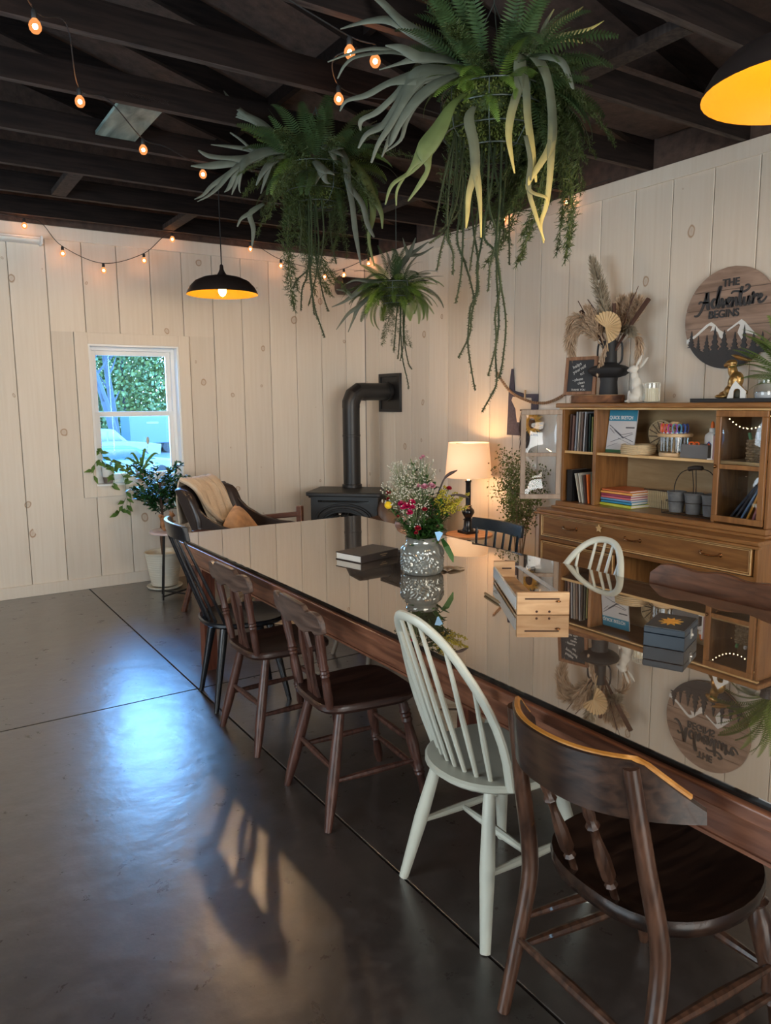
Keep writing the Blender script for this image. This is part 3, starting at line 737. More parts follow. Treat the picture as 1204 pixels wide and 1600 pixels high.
# --- chairs across the table
t = thing('crest_chair', 'brown chair with broad wavy crest rail, across the table at the right edge', 'chair', (2.42, 1.70, 0), R(180))
obj('seat', seatshape(.44, .41, .85, .036, .45, pw=4), m_purp, t)
feet = [(.2, .19, 0), (.2, -.19, 0), (-.21, .195, 0), (-.21, -.195, 0)]; tops = [(.13, .14, .42), (.13, -.14, .42), (-.13, .14, .42), (-.13, -.14, .42)]
for i in range(4): obj('leg', MB().turned(tops[i], feet[i], TAPER, 8), m_purp, t)
obj('crest_rail', curved_plank(-.235, .772, .62, .12, .03, .024, .12, lambda u: (-.075, .062+.006*math.cos(u*9)-.035*max(0, abs(u)-.86)/.14), 30), m_purp, t, bevel=.004)
for y_ in (-.17, -.06, .06, .17): obj('spindle', MB().turned((-.16, y_, .44), (-.24, y_*1.15, .74), TAPER, 8), m_purp, t)

t = thing('slat_chair', 'blue-black slat-back chair across the table, in front of the lamp', 'chair', (2.62, 3.17, 0), R(180))
obj('seat', seatshape(.42, .40, .9, .03, .45, pw=3), m_blu, t)
feet = [(.2, .18, 0), (.2, -.18, 0), (-.2, .18, 0), (-.2, -.18, 0)]; tops = [(.13, .13, .42), (.13, -.13, .42), (-.13, .13, .42), (-.13, -.13, .42)]
for i in range(4): obj('leg', MB().turned(tops[i], feet[i], TAPER, 8), m_blu, t)
obj('crest_rail', curved_plank(-.19, .815, .42, .065, .035, .02, .12, lambda u: (-.034, .032), 18), m_blu, t, bevel=.003)
for i in range(6):
    u = -1+2*i/5; b_ = MB(); b_.tube([(-.165, u*.15, .44), (-.19-.028*(1-u*u), u*.175, .79)], [.011, .009], 8, squash=.55, ref=(1, 0, 0)); obj('back_slat', b_, m_blu, t)

t = thing('shell_chair', 'dusty pink shell chair across the table, half hidden behind the flower vase', 'chair', (2.36, 3.68, 0), R(180))
sh = MB(); rows = []
for i in range(15):
    v = i/14; row = []
    for j in range(13):
        u = -1+2*j/12
        w = .21*(1-.25*max(0, v-.75)/.25*abs(u)**4)
        if v < .5: x = .22-.42*v/.5; z = .45-.02*math.sin(v*2*PI)+.02*u*u
        else: q = (v-.5)/.5; x = -.20-.06*q+.05*u*u*q; z = .45+.375*q-.045*abs(u)**5*q
        row.append(sh.vert((x, u*w, z)))
    rows.append(row)
for p, q in zip(rows, rows[1:]):
    for k in range(12): sh.f.append((p[k], p[k+1], q[k+1], q[k]))
so = obj('shell', sh, m_pink, t, angle=80); md = so.modifiers.new('thick', 'SOLIDIFY'); md.thickness = .014; md.offset = 0
feet = [(.23, .2, 0), (.23, -.2, 0), (-.2, .2, 0), (-.2, -.2, 0)]; tops = [(.12, .12, .44), (.12, -.12, .44), (-.12, .12, .44), (-.12, -.12, .44)]
for i in range(4): obj('leg', MB().turned(tops[i], feet[i], [(0, .021), (1, .013)], 10), m_greige, t)
obj('under_frame', MB().box(-.13, .13, -.13, -.11, .405, .43).box(-.13, .13, .11, .13, .405, .43), m_black, t)

# round jute rug, pale crate under the table
m_jute = simple('jute', (.42, .30, .19), .95, var=.3, vscale=30)
t = thing('jute_rug', 'round braided jute rug on the floor beneath the far end of the table', 'rug', (2.62, 5.08, 0))
for k in range(13):
    r_ = .05+.05*k; b_ = MB(); b_.lathe([(r_-.024, .002), (r_-.015, .012), (r_, .015), (r_+.015, .012), (r_+.024, .002)], 40, cap=False); obj('braid_ring', b_, m_jute, t)
m_crate = wood('pale_crate_wood', (.42, .28, .17), (.62, .45, .30), .7, 'X', 4, 8, .1)
t = thing('wooden_crate', 'pale wooden crate on the floor, seen beneath the table between chair spindles', 'crate', (2.24, 2.66, 0), R(-33))
for k in range(3):
    for s in (-1, 1):
        obj('slat', MB().box(-.2, .2, s*.15-.006, s*.15+.006, .02+.1*k, .11+.1*k), m_crate, t, smooth=False)
        obj('slat', MB().box(s*.2-.006, s*.2+.006, -.142, .142, .02+.1*k, .11+.1*k), m_crate, t, smooth=False)
obj('bottom', MB().box(-.19, .19, -.14, .14, 0, .018), m_crate, t, smooth=False)
# ================================================================== STOVE
S = thing('wood_stove', 'black cast-iron stove with arched glass door, standing in the room corner', 'stove', (3.42, 5.85, 0), R(-45))
obj('body', MB().box(-.31, .31, -.2, .22, .10, .69), m_iron, S, bevel=.008)
def slab(o, z0, z1): return MB().prism(o, z0, z1, Matrix.Identity(4))
obj('top_plate', slab(rrect(.70, .50, .05, 5), .70, .735), m_iron, S, bevel=.008)
obj('top_lip', slab(rrect(.66, .46, .04, 4), .685, .70), m_iron, S)
fm = frame((0, -.201, 0), (1, 0, 0), (0, 0, 1))
def arch(w, z0, z1, h, n=12): return [(-w, z0), (w, z0)]+[(w*math.cos(PI*k/n), z1+h*math.sin(PI*k/n)) for k in range(n+1)]
dr = obj('door', MB().prism(arch(.235, .16, .50, .115), 0, .018, fm), m_iron, S, bevel=.004)
obj('door_glass', MB().prism(arch(.185, .20, .47, .09), .0185, .020, fm), simple('dark_stove_glass', (.006, .006, .006), .08), dr)
ar = MB(); ar.tube([(.20*math.cos(PI*k/20), -.224, .47+.12*math.sin(PI*k/20)) for k in range(21)], .009, 6); ar.tube([(.25*math.cos(PI*k/20), -.215, .49+.14*math.sin(PI*k/20)) for k in range(21)], .008, 6)
obj('arch_moulding', ar, m_iron, dr)
tr_ = MB()
for a in (25, 50, 75, 105, 130, 155):
    tr_.tube([(0, -.224, .42), (.17*math.cos(R(a)), -.224, .44+.12*math.sin(R(a)))], .005, 5)
for q in (.09, .14): tr_.tube([(q*math.cos(PI*k/14), -.224, .43+q*.75*math.sin(PI*k/14)) for k in range(15)], .005, 5)
obj('tracery', tr_, m_iron, dr)
obj('door_handle', MB().tube([(-.02, -.225, .50), (-.02, -.265, .515), (-.02, -.27, .535)], .008, 8).ball((-.02, -.27, .55), .015), simple('nickel', (.6, .6, .58), .2, 1), dr)
obj('vent_slot', MB().box(-.24, .24, -.206, -.2005, .645, .662), m_edge, S, smooth=False)
obj('vent_grille', MB().tube([(-.2, -.209, .654), (-.08, -.212, .656), (.12, -.209, .654), (.22, -.212, .656)], .004, 5), m_iron, S)
for sx in (-1, 1):
    for sy in (-1, 1): obj('leg', MB().turned((sx*.25, sy*.16, .10), (sx*.285, sy*.18, 0), [(0, .03), (.5, .018), (.9, .024), (1, .026)], 8), m_iron, S)
# flue
FX, FY, FZ, fr = 3.535, 6.0, 1.615, .080
P_ = thing('stove_pipe', 'black stove pipe rising from the stove and bending into the wall', 'pipe', (FX, FY, .735))
obj('collar', MB().lathe([(fr+.004, 0), (fr+.012, .004), (fr+.012, .03), (fr+.003, .034)], 28), m_black, P_)
obj('vertical_section', MB().lathe([(fr, .03), (fr, .47), (fr+.003, .472), (fr+.003, .49), (fr, .492), (fr, .735)], 32), m_black, P_)
el = MB(); z0 = 1.615-.735
cs = [(0, 0, z0-.145), (0, 0, z0-.10), (.028, 0, z0-.035), (.085, 0, z0+.0), (.15, 0, z0)]
el.tube([cs[0], cs[1], cs[2], cs[3], cs[4]], fr+.003, 24, ref=(0, 1, 0))
obj('elbow', el, m_black, P_, angle=15)
obj('horizontal_section', MB().tube([(.14, 0, z0), (RW-FX-.03, 0, z0)], fr, 28), m_black, P_)
obj('end_ring', MB().tube([(RW-FX-.075, 0, z0), (RW-FX-.055, 0, z0)], fr+.012, 28), m_black, P_)
t = thing('wall_thimble', 'square black wall plate where the stove pipe enters the wall', 'wall plate', (RW-.001, 6.015, 1.605))
obj('plate', MB().box(-.016, 0, -.18, .18, -.18, .18), m_black, t, bevel=.004)
obj('rim', MB().box(-.028, -.016, -.18, -.150, -.18, .18).box(-.028, -.016, .150, .18, -.18, .18).box(-.028, -.016, -.15, .15, .150, .18).box(-.028, -.016, -.15, .15, -.18, -.150), m_black, t, bevel=.003)
# dark cylinder high in the corner
t = thing('wall_speaker', 'short dark brown cylinder mounted high in the corner behind the small plant', 'speaker', (3.72, 6.30, 2.60))
obj('drum', MB().lathe([(.06, -.13), (.085, -.12), (.085, .18), (.06, .19)], 24, m=Matrix.Rotation(R(90), 4, 'Y')), simple('dark_brown_metal', (.035, .022, .02), .4), t)
obj('bracket', MB().box(-.02, .02, .03, .172, -.02, .02), m_black, t)

# ================================================================== PENDANTS
m_shade = simple('dark_bronze_shade', (.030, .022, .020), .38, .3)
m_goldin = simple('gold_shade_lining', (.135, .062, .0006), .5, .0, spec=.15, var=.05)
m_bulb = simple('lit_lamp_bulb', (1, .8, .5), .3, emit=(1, .62, .25), estr=40)
m_cord = simple('black_cord', (.012, .012, .012), .6)
WARM = (1.0, .66, .36)
def pendant(label, x, y, z, power):
    t = thing('pendant_lamp', label, 'pendant lamp', (x, y, z), 0, 'dome pendant lamps')
    prof = [(.2385, 0), (.232, .02), (.215, .05), (.18, .085), (.13, .108), (.075, .120), (.035, .126), (.022, .145), (.014, .165), (.012, .19), (.003, .20)]
    obj('shade', MB().lathe(prof, 40, cap=False), m_shade, t)
    inner = [(.2385, 0), (.229, .018), (.212, .047), (.177, .081), (.128, .104), (.073, .116), (.02, .120), (.001, .12)]
    obj('lining', MB().lathe(inner, 40, cap=False), m_goldin, t)
    obj('socket', MB().lathe([(.018, .06), (.018, .115)], 12), m_cord, t)
    obj('bulb', MB().lathe([(.004, -.012), (.016, -.005), (.026, .015), (.027, .03), (.018, .052), (.013, .06)], 14), m_bulb, t)
    obj('cord', MB().tube([(0, 0, .19), (0, 0, 2.9-z+.05)], .004, 6), m_cord, t)
    point('pendant_light', (0, 0, -.03), power, WARM, .03, t)
pendant('dark bronze dome pendant with gold lining, hanging near the window wall', 1.95, 5.0, 2.25, 17)
pendant('large dark dome pendant with bright gold lining, cut by the right edge', 1.95, 1.09, 2.27, 17)
pendant('added dome pendant with gold lining, unseen, warming the left of the window wall', -1.1, 4.6, 2.25, 20)  # extra pendant added out of view for warm light on the left

# ================================================================== STRING LIGHTS
m_glow = simple('string_bulb_filament', (1, .6, .3), .4, emit=(1, .46, .19), estr=110)
m_amb = bpy.data.materials.new('string_bulb_glass'); m_amb.use_nodes = True
nt = m_amb.node_tree; nt.nodes.clear(); go = nt.nodes.new('ShaderNodeOutputMaterial'); gm = nt.nodes.new('ShaderNodeMixShader'); gt = nt.nodes.new('ShaderNodeBsdfTransparent'); gg = nt.nodes.new('ShaderNodeEmission')
gt.inputs[0].default_value = (1, .80, .62, 1); gg.inputs[0].default_value = (1, .38, .12, 1); gg.inputs[1].default_value = 1.1; gm.inputs[0].default_value = .45
nt.links.new(gt.outputs[0], gm.inputs[1]); nt.links.new(gg.outputs[0], gm.inputs[2]); nt.links.new(gm.outputs[0], go.inputs[0])
gl_me = MB().lathe([(.003, -.058), (.012, -.055), (.0195, -.045), (.0215, -.034), (.018, -.022), (.010, -.012), (.008, -.006)], 12).mesh('bulb', m_amb)
fi_me = MB().ball((0, 0, -.035), .0095, 8, 6).mesh('filament', m_glow)
so_me = MB().lathe([(.009, -.012), (.011, -.008), (.011, .012), (.006, .02)], 10).mesh('socket', m_cord)
def lights(label, cord, bulbs, group='cafe string lights'):
    t = thing('string_lights', label, 'string lights', bulbs[0], 0)
    o = Vector(bulbs[0])
    obj('wire', MB().tube([Vector(p)-o for p in cat(cord, 8)], .0028, 5), m_cord, t)
    for b in bulbs:
        s_ = obj('socket', so_me, parent=t, loc=Vector(b)-o); g_ = obj('bulb', gl_me, parent=s_); 
        # the glowing filament sits inside its glass
        g_.name = 'bulb'; f_ = bpy.data.objects.new('filament', fi_me); C.objects.link(f_); f_.parent = s_
def down(p, d=.02): return (p[0], p[1], p[2]+d)
A = [(.528, 2.989, 2.84), (.793, 3.593, 2.84), (1.195, 4.077, 2.84), (1.596, 4.32, 2.84)]
lights('string of round amber bulbs crossing the left part of the ceiling', [(.33, 2.55, 2.91), down(A[0]), (.66, 3.13, 2.90), down(A[1]), (.95, 3.74, 2.89), down(A[2]), (1.35, 4.2, 2.88), down(A[3]), (2.0, 4.38, 2.91), (2.9, 4.38, 2.89)], A)
B_ = [(1.54, 2.584, 2.84), (1.66, 2.597, 2.84), (1.721, 2.985, 2.84), (2.048, 2.998, 2.84)]
lights('string of amber bulbs near the ceiling between the two largest hanging plants', [(1.2, 2.525, 2.905), down(B_[0]), down(B_[1]), (1.6, 2.8, 2.88), down(B_[2]), (1.9, 3.05, 2.87), down(B_[3]), (2.5, 3.13, 2.905)], B_)
Cc = [(.95, 6.35, 2.875), (1.205, 6.35, 2.70), (1.5, 6.35, 2.60), (1.821, 6.35, 2.705), (2.061, 6.35, 2.895), (2.748, 6.35, 2.885), (3.036, 6.35, 2.77), (3.45, 6.3, 2.70), (3.657, 6.3, 2.735), (3.93, 6.3, 2.86)]
lights('string of pink-orange bulbs swagged along the top of the window wall', [(.3, 6.35, 2.93), down(Cc[0]), (1.08, 6.4, 2.88)]+[down(p) for p in Cc[1:4]]+[down(Cc[4])]+[(2.4, 6.3, 2.91)]+[down(p) for p in Cc[5:]], Cc)
Dd = [(3.93, 4.398, 2.885), (3.93, 3.773, 2.875)]
lights('pair of amber bulbs along the top trim of the right wall', [(3.94, 5.3, 2.89), (3.94, 4.8, 2.86), down(Dd[0]), (3.93, 4.1, 2.86), down(Dd[1]), (3.93, 3.4, 2.9)], Dd)
for x, y in ((.95, 6.25), (2.061, 6.25), (2.748, 6.25), (3.45, 6.2), (1.3, 6.25)): pass
t = thing('tube_light', 'white tube light fixture on the window wall at the left edge under the ceiling', 'light fixture', (.62, 6.42, 2.755))
obj('housing', MB().box(-.5, .44, -.03, .052, -.02, .025), m_vinyl, t, bevel=.006)
obj('tube', MB().tube([(-.49, -.04, -.005), (.43, -.04, -.005)], .014, 10), simple('frosted_tube', (.8, .8, .75), .4), t)
obj('end_cap', MB().box(.44, .455, -.055, .052, -.03, .03), m_vinyl, t, bevel=.003)

# ================================================================== ARMCHAIR BY THE WINDOW
m_leather = simple('black_brown_leather', (.030, .021, .019), .32, var=.3, bump=.1, bscale=40)
m_leather2 = simple('brown_leather', (.085, .052, .038), .38, var=.3, bump=.12, bscale=40)
m_armw = wood('warm_brown_arm_wood', (.075, .025, .014), (.15, .055, .028), .35, 'X', 5, 9, .1)
t = thing('lounge_chair', 'dark leather lounge chair with wooden arm rails, below and right of the window', 'armchair', (2.05, 5.41, 0), R(-53))
sh = MB(); rows = []
prof = cat([(.52, 0, .42), (.34, 0, .44), (.12, 0, .37), (.0, 0, .40), (-.07, 0, .56), (-.13, 0, .74), (-.20, 0, .89), (-.25, 0, .915)], 4)
for i, p in enumerate(prof):
    v = i/(len(prof)-1); row = []
    up_ = max(0, min(1, (v-.38)/.3)); dn = max(0, 1-max(0, (v-.84))/.16)
    for j in range(19):
        u = -1+2*j/18
        wing = (.02+.11*up_*dn)*abs(u)**4
        row.append(sh.vert((p.x+wing, u*.29*(1-.10*max(0, v-.8)/.2), p.z+(.17*abs(u)**5*(1-up_) if v < .6 else -.015*abs(u)**3))))
    rows.append(row)
for p, q in zip(rows, rows[1:]):
    for k in range(18): sh.f.append((p[k], p[k+1], q[k+1], q[k]))
so = obj('leather_shell', sh, m_leather, t, angle=80); md = so.modifiers.new('thick', 'SOLIDIFY'); md.thickness = .05; md.offset = -1
for s in (-1, 1):
    obj('side_wing', MB().prism([(-.22, .90), (-.16, .905), (-.07, .81), (.04, .71), (.16, .65), (.32, .615), (.44, .605), (.44, .50), (.0, .46), (-.06, .56), (-.14, .72)], -.014, .014, frame((0, s*.29, 0), (1, 0, 0), (0, 0, 1))), m_leather, t, bevel=.010)
    obj('arm_rail', MB().prism([(-.05, .575), (.475, .642 if s > 0 else .60), (.475, .682 if s > 0 else .64), (-.05, .615)], -.026, .026, frame((0, s*.335, 0), (1, 0, 0), (0, 0, 1))), m_armw, t, bevel=.008)
    obj('front_post', MB().box(.455, .50, s*.335-.024, s*.335+.024, 0, .725 if s > 0 else .66), m_armw, t, bevel=.006)
    obj('rear_leg', MB().tube([(.0, s*.335, .58), (-.06, s*.335, .3), (-.16, s*.335, 0)], .022, 8), m_armw, t)
    obj('seat_rail', MB().box(-.08, .54, s*.335-.015, s*.335+.015, .27, .33), m_armw, t, bevel=.004)
# blanket draped over the back
m_blank = simple('cream_knit_blanket', (.62, .51, .38), .95, var=.15, vscale=30, bump=.6, bscale=160)
bo = Matrix.Translation((2.05, 5.41, 0)) @ Matrix.Rotation(R(-53), 4, 'Z')
bl = MB(); rows = []
pp = cat([(-.30, 0, .62), (-.325, 0, .80), (-.30, 0, .945), (-.23, 0, .955), (-.13, 0, .88), (-.055, 0, .73), (.0, 0, .60), (.06, 0, .50)], 5)
for i, p in enumerate(pp):
    row = []
    for j in range(21):
        u = -1+2*j/20; w = .010*math.sin(u*13+i*.2)+.006*math.sin(u*29)
        row.append(bl.vert((p.x+w+.02, .02+u*(.20-.02*i/len(pp)), p.z+w*.6)))
    rows.append(row)
for p, q in zip(rows, rows[1:]):
    for k in range(20): bl.f.append((p[k], p[k+1], q[k+1], q[k]))
o = obj('blanket', bl, m_blank, angle=80); o.matrix_world = bo; md = o.modifiers.new('thick', 'SOLIDIFY'); md.thickness = .012; md.offset = 1
tag(o, 'cream knitted blanket draped over the back of the lounge chair', 'blanket')
fr_ = MB()
for j in range(26):
    u = -1+2*j/25; fr_.tube([(-.285, .02+u*.195, .63), (-.285+rnd(-.01, .01), .02+u*.195, .58), (-.28+rnd(-.01, .01), .02+u*.195+rnd(-.01, .01), .54)], .003, 4)
f_ = obj('fringe', fr_, m_blank, o); f_['kind'] = 'stuff'
for dy, r_ in ((-.185, .020), (-.150, .013)):
    obj('rolled_edge', MB().tube(cat([(-.24, dy, .965), (-.12, dy+.005, .90), (-.04, dy+.03, .76), (.03, dy+.09, .66), (.05, dy+.15, .645), (.03, dy+.13, .60)], 5), r_, 8), m_blank, o)
m_pil = simple('ochre_patterned_pillow', (.50, .29, .15), .85, var=.55, vscale=16, bump=.3)
pm = MB()
for s in (1, -1):
    rows = []
    for i in range(13):
        row = []
        for j in range(13):
            u, v = -1+2*i/12, -1+2*j/12; h = .065*((1-u**4)*(1-v**4))**.5
            row.append(pm.vert((u*.165*(1-.06*v*v), v*.165*(1-.06*u*u), s*h)))
        rows.append(row)
    for p, q in zip(rows, rows[1:]):
        for k in range(12): pm.f.append((p[k], q[k], q[k+1], p[k+1]) if s > 0 else (p[k], p[k+1], q[k+1], q[k]))
o = obj('pillow', pm, m_pil, angle=80); o.matrix_world = bo @ Matrix.Translation((.17, -.02, .575)) @ Matrix.Rotation(R(62), 4, 'Y') @ Matrix.Rotation(R(25), 4, 'Z')
tag(o, 'ochre patterned cushion leaning in the lounge chair under the blanket', 'pillow')

# second leather chair against the right wall
t = thing('leather_armchair', 'brown leather armchair against the right wall, behind the flower vase and lamp table', 'armchair', (3.50, 5.10, 0), R(200))
sh = MB(); rows = []
prof = cat([(.30, 0, .40), (.05, 0, .42), (-.14, 0, .42), (-.20, 0, .50), (-.27, 0, .62), (-.30, 0, .68), (-.33, 0, .68)], 4)
for i, p in enumerate(prof):
    v = i/(len(prof)-1); row = []
    for j in range(15):
        u = -1+2*j/14; wv = .015*math.sin(u*7+i*.7)
        row.append(sh.vert((p.x+.14*abs(u)**3*(v > .3)+wv, u*.30, p.z+.12*abs(u)**4*(v < .6)+.02*wv)))
    rows.append(row)
for p, q in zip(rows, rows[1:]):
    for k in range(14): sh.f.append((p[k], p[k+1], q[k+1], q[k]))
so = obj('leather_shell', sh, m_leather2, t, angle=80); md = so.modifiers.new('thick', 'SOLIDIFY'); md.thickness = .06; md.offset = 0
obj('base', MB().box(-.22, .26, -.26, .26, .12, .36), m_leather2, t, bevel=.02)
for sx in (-1, 1):
    for sy in (-1, 1): obj('leg', MB().turned((sx*.2+.02, sy*.22, .12), (sx*.22+.02, sy*.24, 0), TAPER, 8), m_armw, t)

# ================================================================== LAMP AND ITS TABLE
m_lt = wood('orange_table_wood', (.36, .16, .06), (.55, .28, .12), .35, 'X', 4, 8, .05)
t = thing('lamp_table', 'round orange-brown side table holding the lit lamp', 'side table', (3.72, 4.52, 0))
obj('table_top', MB().lathe([(.17, .468), (.185, .472), (.187, .482), (.183, .49)], 36), m_lt, t)
obj('pole', MB().turned((0, 0, .468), (0, 0, .08), [(0, .03), (.05, .014), (.8, .014), (.9, .022), (1, .02)], 12), m_black, t)
for k in range(3):
    a = R(90+120*k); obj('foot', MB().tube(cat([(0, 0, .12), (.08*math.cos(a), .08*math.sin(a), .08), (.17*math.cos(a), .17*math.sin(a), .012)], 4), .012, 8), m_black, t)
m_lsh = simple('lit_linen_shade', (.9, .72, .52), .9, var=.02, emit=(1.0, .50, .22), estr=.50)
t = thing('table_lamp', 'lit table lamp with cream drum shade and turned black base', 'lamp', (3.735, 4.55, .490))
obj('plinth', MB().box(-.06, .06, -.06, .06, 0, .022), m_blackgl, t, bevel=.003)
obj('base', MB().lathe([(.045, .022), (.045, .03), (.036, .045), (.033, .10), (.040, .108), (.026, .12), (.040, .145), (.050, .165), (.046, .185), (.028, .205), (.024, .21), (.030, .216), (.021, .225), (.021, .40), (.026, .41), (.024, .42), (.009, .43), (.009, .50)], 24), m_blackgl, t)
sh_ = MB(); sh_.lathe([(.182, .445), (.157, .712)], 44, cap=False)
so = obj('lamp_shade', sh_, m_lsh, t); md = so.modifiers.new('thick', 'SOLIDIFY'); md.thickness = .002
obj('bulb', MB().ball((0, 0, .57), .028, 10, 8), m_bulb, t)
sp = MB(); sp.tube([(-.155, 0, .70), (.155, 0, .70)], .002, 4).tube([(0, -.155, .70), (0, .155, .70)], .002, 4).tube([(0, 0, .50), (0, 0, .70)], .004, 6); obj('spider', sp, m_black, t)
point('lamp_light', (0, 0, .66), 4, (1, .58, .28), .03, t)
point('lamp_light', (0, 0, .47), 3.2, (1, .58, .28), .03, t)
# ================================================================== SIDEBOARD (hutch)
m_oak = wood('honey_wood', (.19, .078, .021), (.30, .136, .042), .36, 'Y', 4, 9, .08, coat=.15)
m_oakv = wood('honey_wood_vertical', (.18, .074, .021), (.29, .130, .041), .36, 'Z', 4, 9, .08, coat=.15)
m_oakin = wood('pale_interior_wood', (.30, .19, .09), (.42, .29, .15), .5, 'Y', 3, 6, .05)
m_oakedge = wood('light_rubbed_edge', (.55, .33, .13), (.75, .50, .24), .4, 'Y', 4, 8, .05)
m_brass = simple('aged_brass', (.22, .09, .03), .25, .9)
SB = thing('sideboard', 'wide honey-brown wooden sideboard with long moulded drawer and open hutch above', 'sideboard', (3.755, 2.795, 0))
def B(x0, x1, y0, y1, z0, z1): return MB().box(x0-3.755, x1-3.755, y0-2.795, y1-2.795, z0, z1)
XF, XB, YA, YB = 3.52, 3.975, 2.045, 3.555
obj('side_panel', B(XF, XB, YA, YA+.02, .06, .80), m_oakv, SB, smooth=False, bevel=.003)
obj('side_panel', B(XF, XB, YB-.02, YB, .06, .80), m_oakv, SB, smooth=False, bevel=.003)
obj('back_panel', B(XB-.012, XB-.002, YA+.02, YB-.02, .08, .80), m_oakin, SB, smooth=False)
obj('top', B(XF-.015, XB, YA-.01, YB+.01, .80, .822), m_oak, SB, smooth=False, bevel=.005)
obj('top_moulding', B(XF-.028, XF-.006, YA-.022, YB+.022, .785, .80), m_oak, SB, smooth=False, bevel=.005)
obj('rail', B(XF, XF+.02, YA+.02, YB-.02, .615, .64), m_oak, SB, smooth=False, bevel=.002)
obj('bottom', B(XF+.01, XB-.012, YA+.02, YB-.02, .06, .10), m_oak, SB, smooth=False)
obj('plinth', B(XF+.03, XB, YA+.02, YB-.02, 0, .06), m_oak, SB, smooth=False)
def panel(name, y0, y1, z0, z1, par=SB):
    p = obj(name, B(XF-.004, XF+.016, y0, y1, z0, z1), m_oak, par, smooth=False, bevel=.002)
    mb = MB(); w = .006
    for q, (a, b, c, d) in enumerate(((y0, y1, z1-w, z1), (y0, y1, z0, z0+w), (y0, y0+w, z0, z1), (y1-w, y1, z0, z1))):
        mb.add(B(XF-.011, XF-.004, a, b, c, d))
    g = .012
    for (a, b, c, d) in ((y0+g, y1-g, z1-g-.003, z1-g), (y0+g, y1-g, z0+g, z0+g+.003), (y0+g, y0+g+.003, z0+g, z1-g), (y1-g-.003, y1-g, z0+g, z1-g)):
        mb.add(B(XF-.0075, XF-.004, a, b, c, d))
    obj('moulding', mb, m_oakedge, p, smooth=False, bevel=.0015, seg=1)
    return p
d1 = panel('drawer', YA+.03, YB-.03, .645, .785)
for (ya, yb) in ((3.226, 3.334), (2.747, 2.851), (2.245, 2.359)):
    h_ = MB(); yc = (ya+yb)/2-2.795; hw = (yb-ya)/2
    h_.tube(cat([(XF-3.755-.005, yc-hw, .722), (XF-3.755-.022, yc-hw*.8, .720), (XF-3.755-.026, yc, .716), (XF-3.755-.022, yc+hw*.8, .720), (XF-3.755-.005, yc+hw, .722)], 3), .005, 8)
    for s in (-1, 1): h_.lathe([(.013, 0), (.009, .004), (.004, .007)], 10, m=Matrix.Translation((XF-3.755-.003, yc+s*hw, .722)) @ Matrix.Rotation(R(-90), 4, 'Y'))
    obj('handle', h_, m_brass, d1)
st = [(.026*(1 if k % 2 == 0 else .5)*math.cos(PI/2+PI*k/5), .026*(1 if k % 2 == 0 else .5)*math.sin(PI/2+PI*k/5)) for k in range(10)]
obj('star_ornament', MB().prism(st, 0, .004, frame((XF-3.755-.006, 3.039-2.795, .765-.02), (0, -1, 0), (0, 0, 1)) if False else frame((XF-3.755-.012, .244, .755), (0, -1, 0), (0, .2, 1))), m_oakedge, d1)
panel('cupboard_door', 2.93, YB-.03, .11, .61)
obj('upright', B(XF+.005, XB-.014, 2.895, 2.915, .10, .615), m_oakv, SB, smooth=False)
obj('lower_shelf', B(XF+.02, XB-.014, YA+.02, 2.895, .33, .348), m_oakin, SB, smooth=False)
# hutch
UX, UB, UA, UBy = 3.65, 3.97, 2.085, 3.495
obj('plinth_moulding', B(UX-.055, UB, UA-.03, UBy+.03, .822, .838), m_oak, SB, smooth=False, bevel=.005)
obj('hutch_floor', B(UX-.03, UB, UA-.015, UBy+.015, .838, .866), m_oak, SB, smooth=False, bevel=.003)
obj('hutch_side', B(UX, UB, UA, UA+.018, .866, 1.47), m_oakv, SB, smooth=False, bevel=.002)
obj('hutch_side', B(UX, UB, UBy-.018, UBy, .866, 1.47), m_oakv, SB, smooth=False, bevel=.002)
obj('hutch_back', B(UB-.012, UB-.002, UA+.018, UBy-.018, .866, 1.47), m_oakin, SB, smooth=False)
obj('hutch_top', B(UX-.035, UB, UA-.03, UBy+.03, 1.473, 1.502), m_oak, SB, smooth=False, bevel=.007)
obj('hutch_top_bead', B(UX-.018, UX+.004, UA-.012, UBy+.012, 1.462, 1.473), m_oakedge, SB, smooth=False, bevel=.003)
obj('divider', B(UX, UB-.012, 3.208, 3.232, .866, 1.462), m_oakv, SB, smooth=False, bevel=.002)
obj('divider', B(UX+.004, UB-.012, 2.385, 2.402, .866, 1.462), m_oakv, SB, smooth=False, bevel=.002)
for y0, y1 in ((3.232, 3.477), (2.402, 3.208), (2.103, 2.385)):
    s_ = obj('shelf', B(UX+.02, UB-.012, y0, y1, 1.182, 1.196), m_oakin, SB, smooth=False); obj('shelf_edge', B(UX+.012, UX+.02, y0, y1, 1.181, 1.197), m_oakedge, s_, smooth=False)
m_oldglass = simple('bulged_old_glass', (.9, .95, 1), .02, trans=1.0, ior=1.35, var=0)
m_pale = wood('greyed_door_wood', (.28, .19, .13), (.40, .29, .21), .5, 'Z', 5, 8, .1)
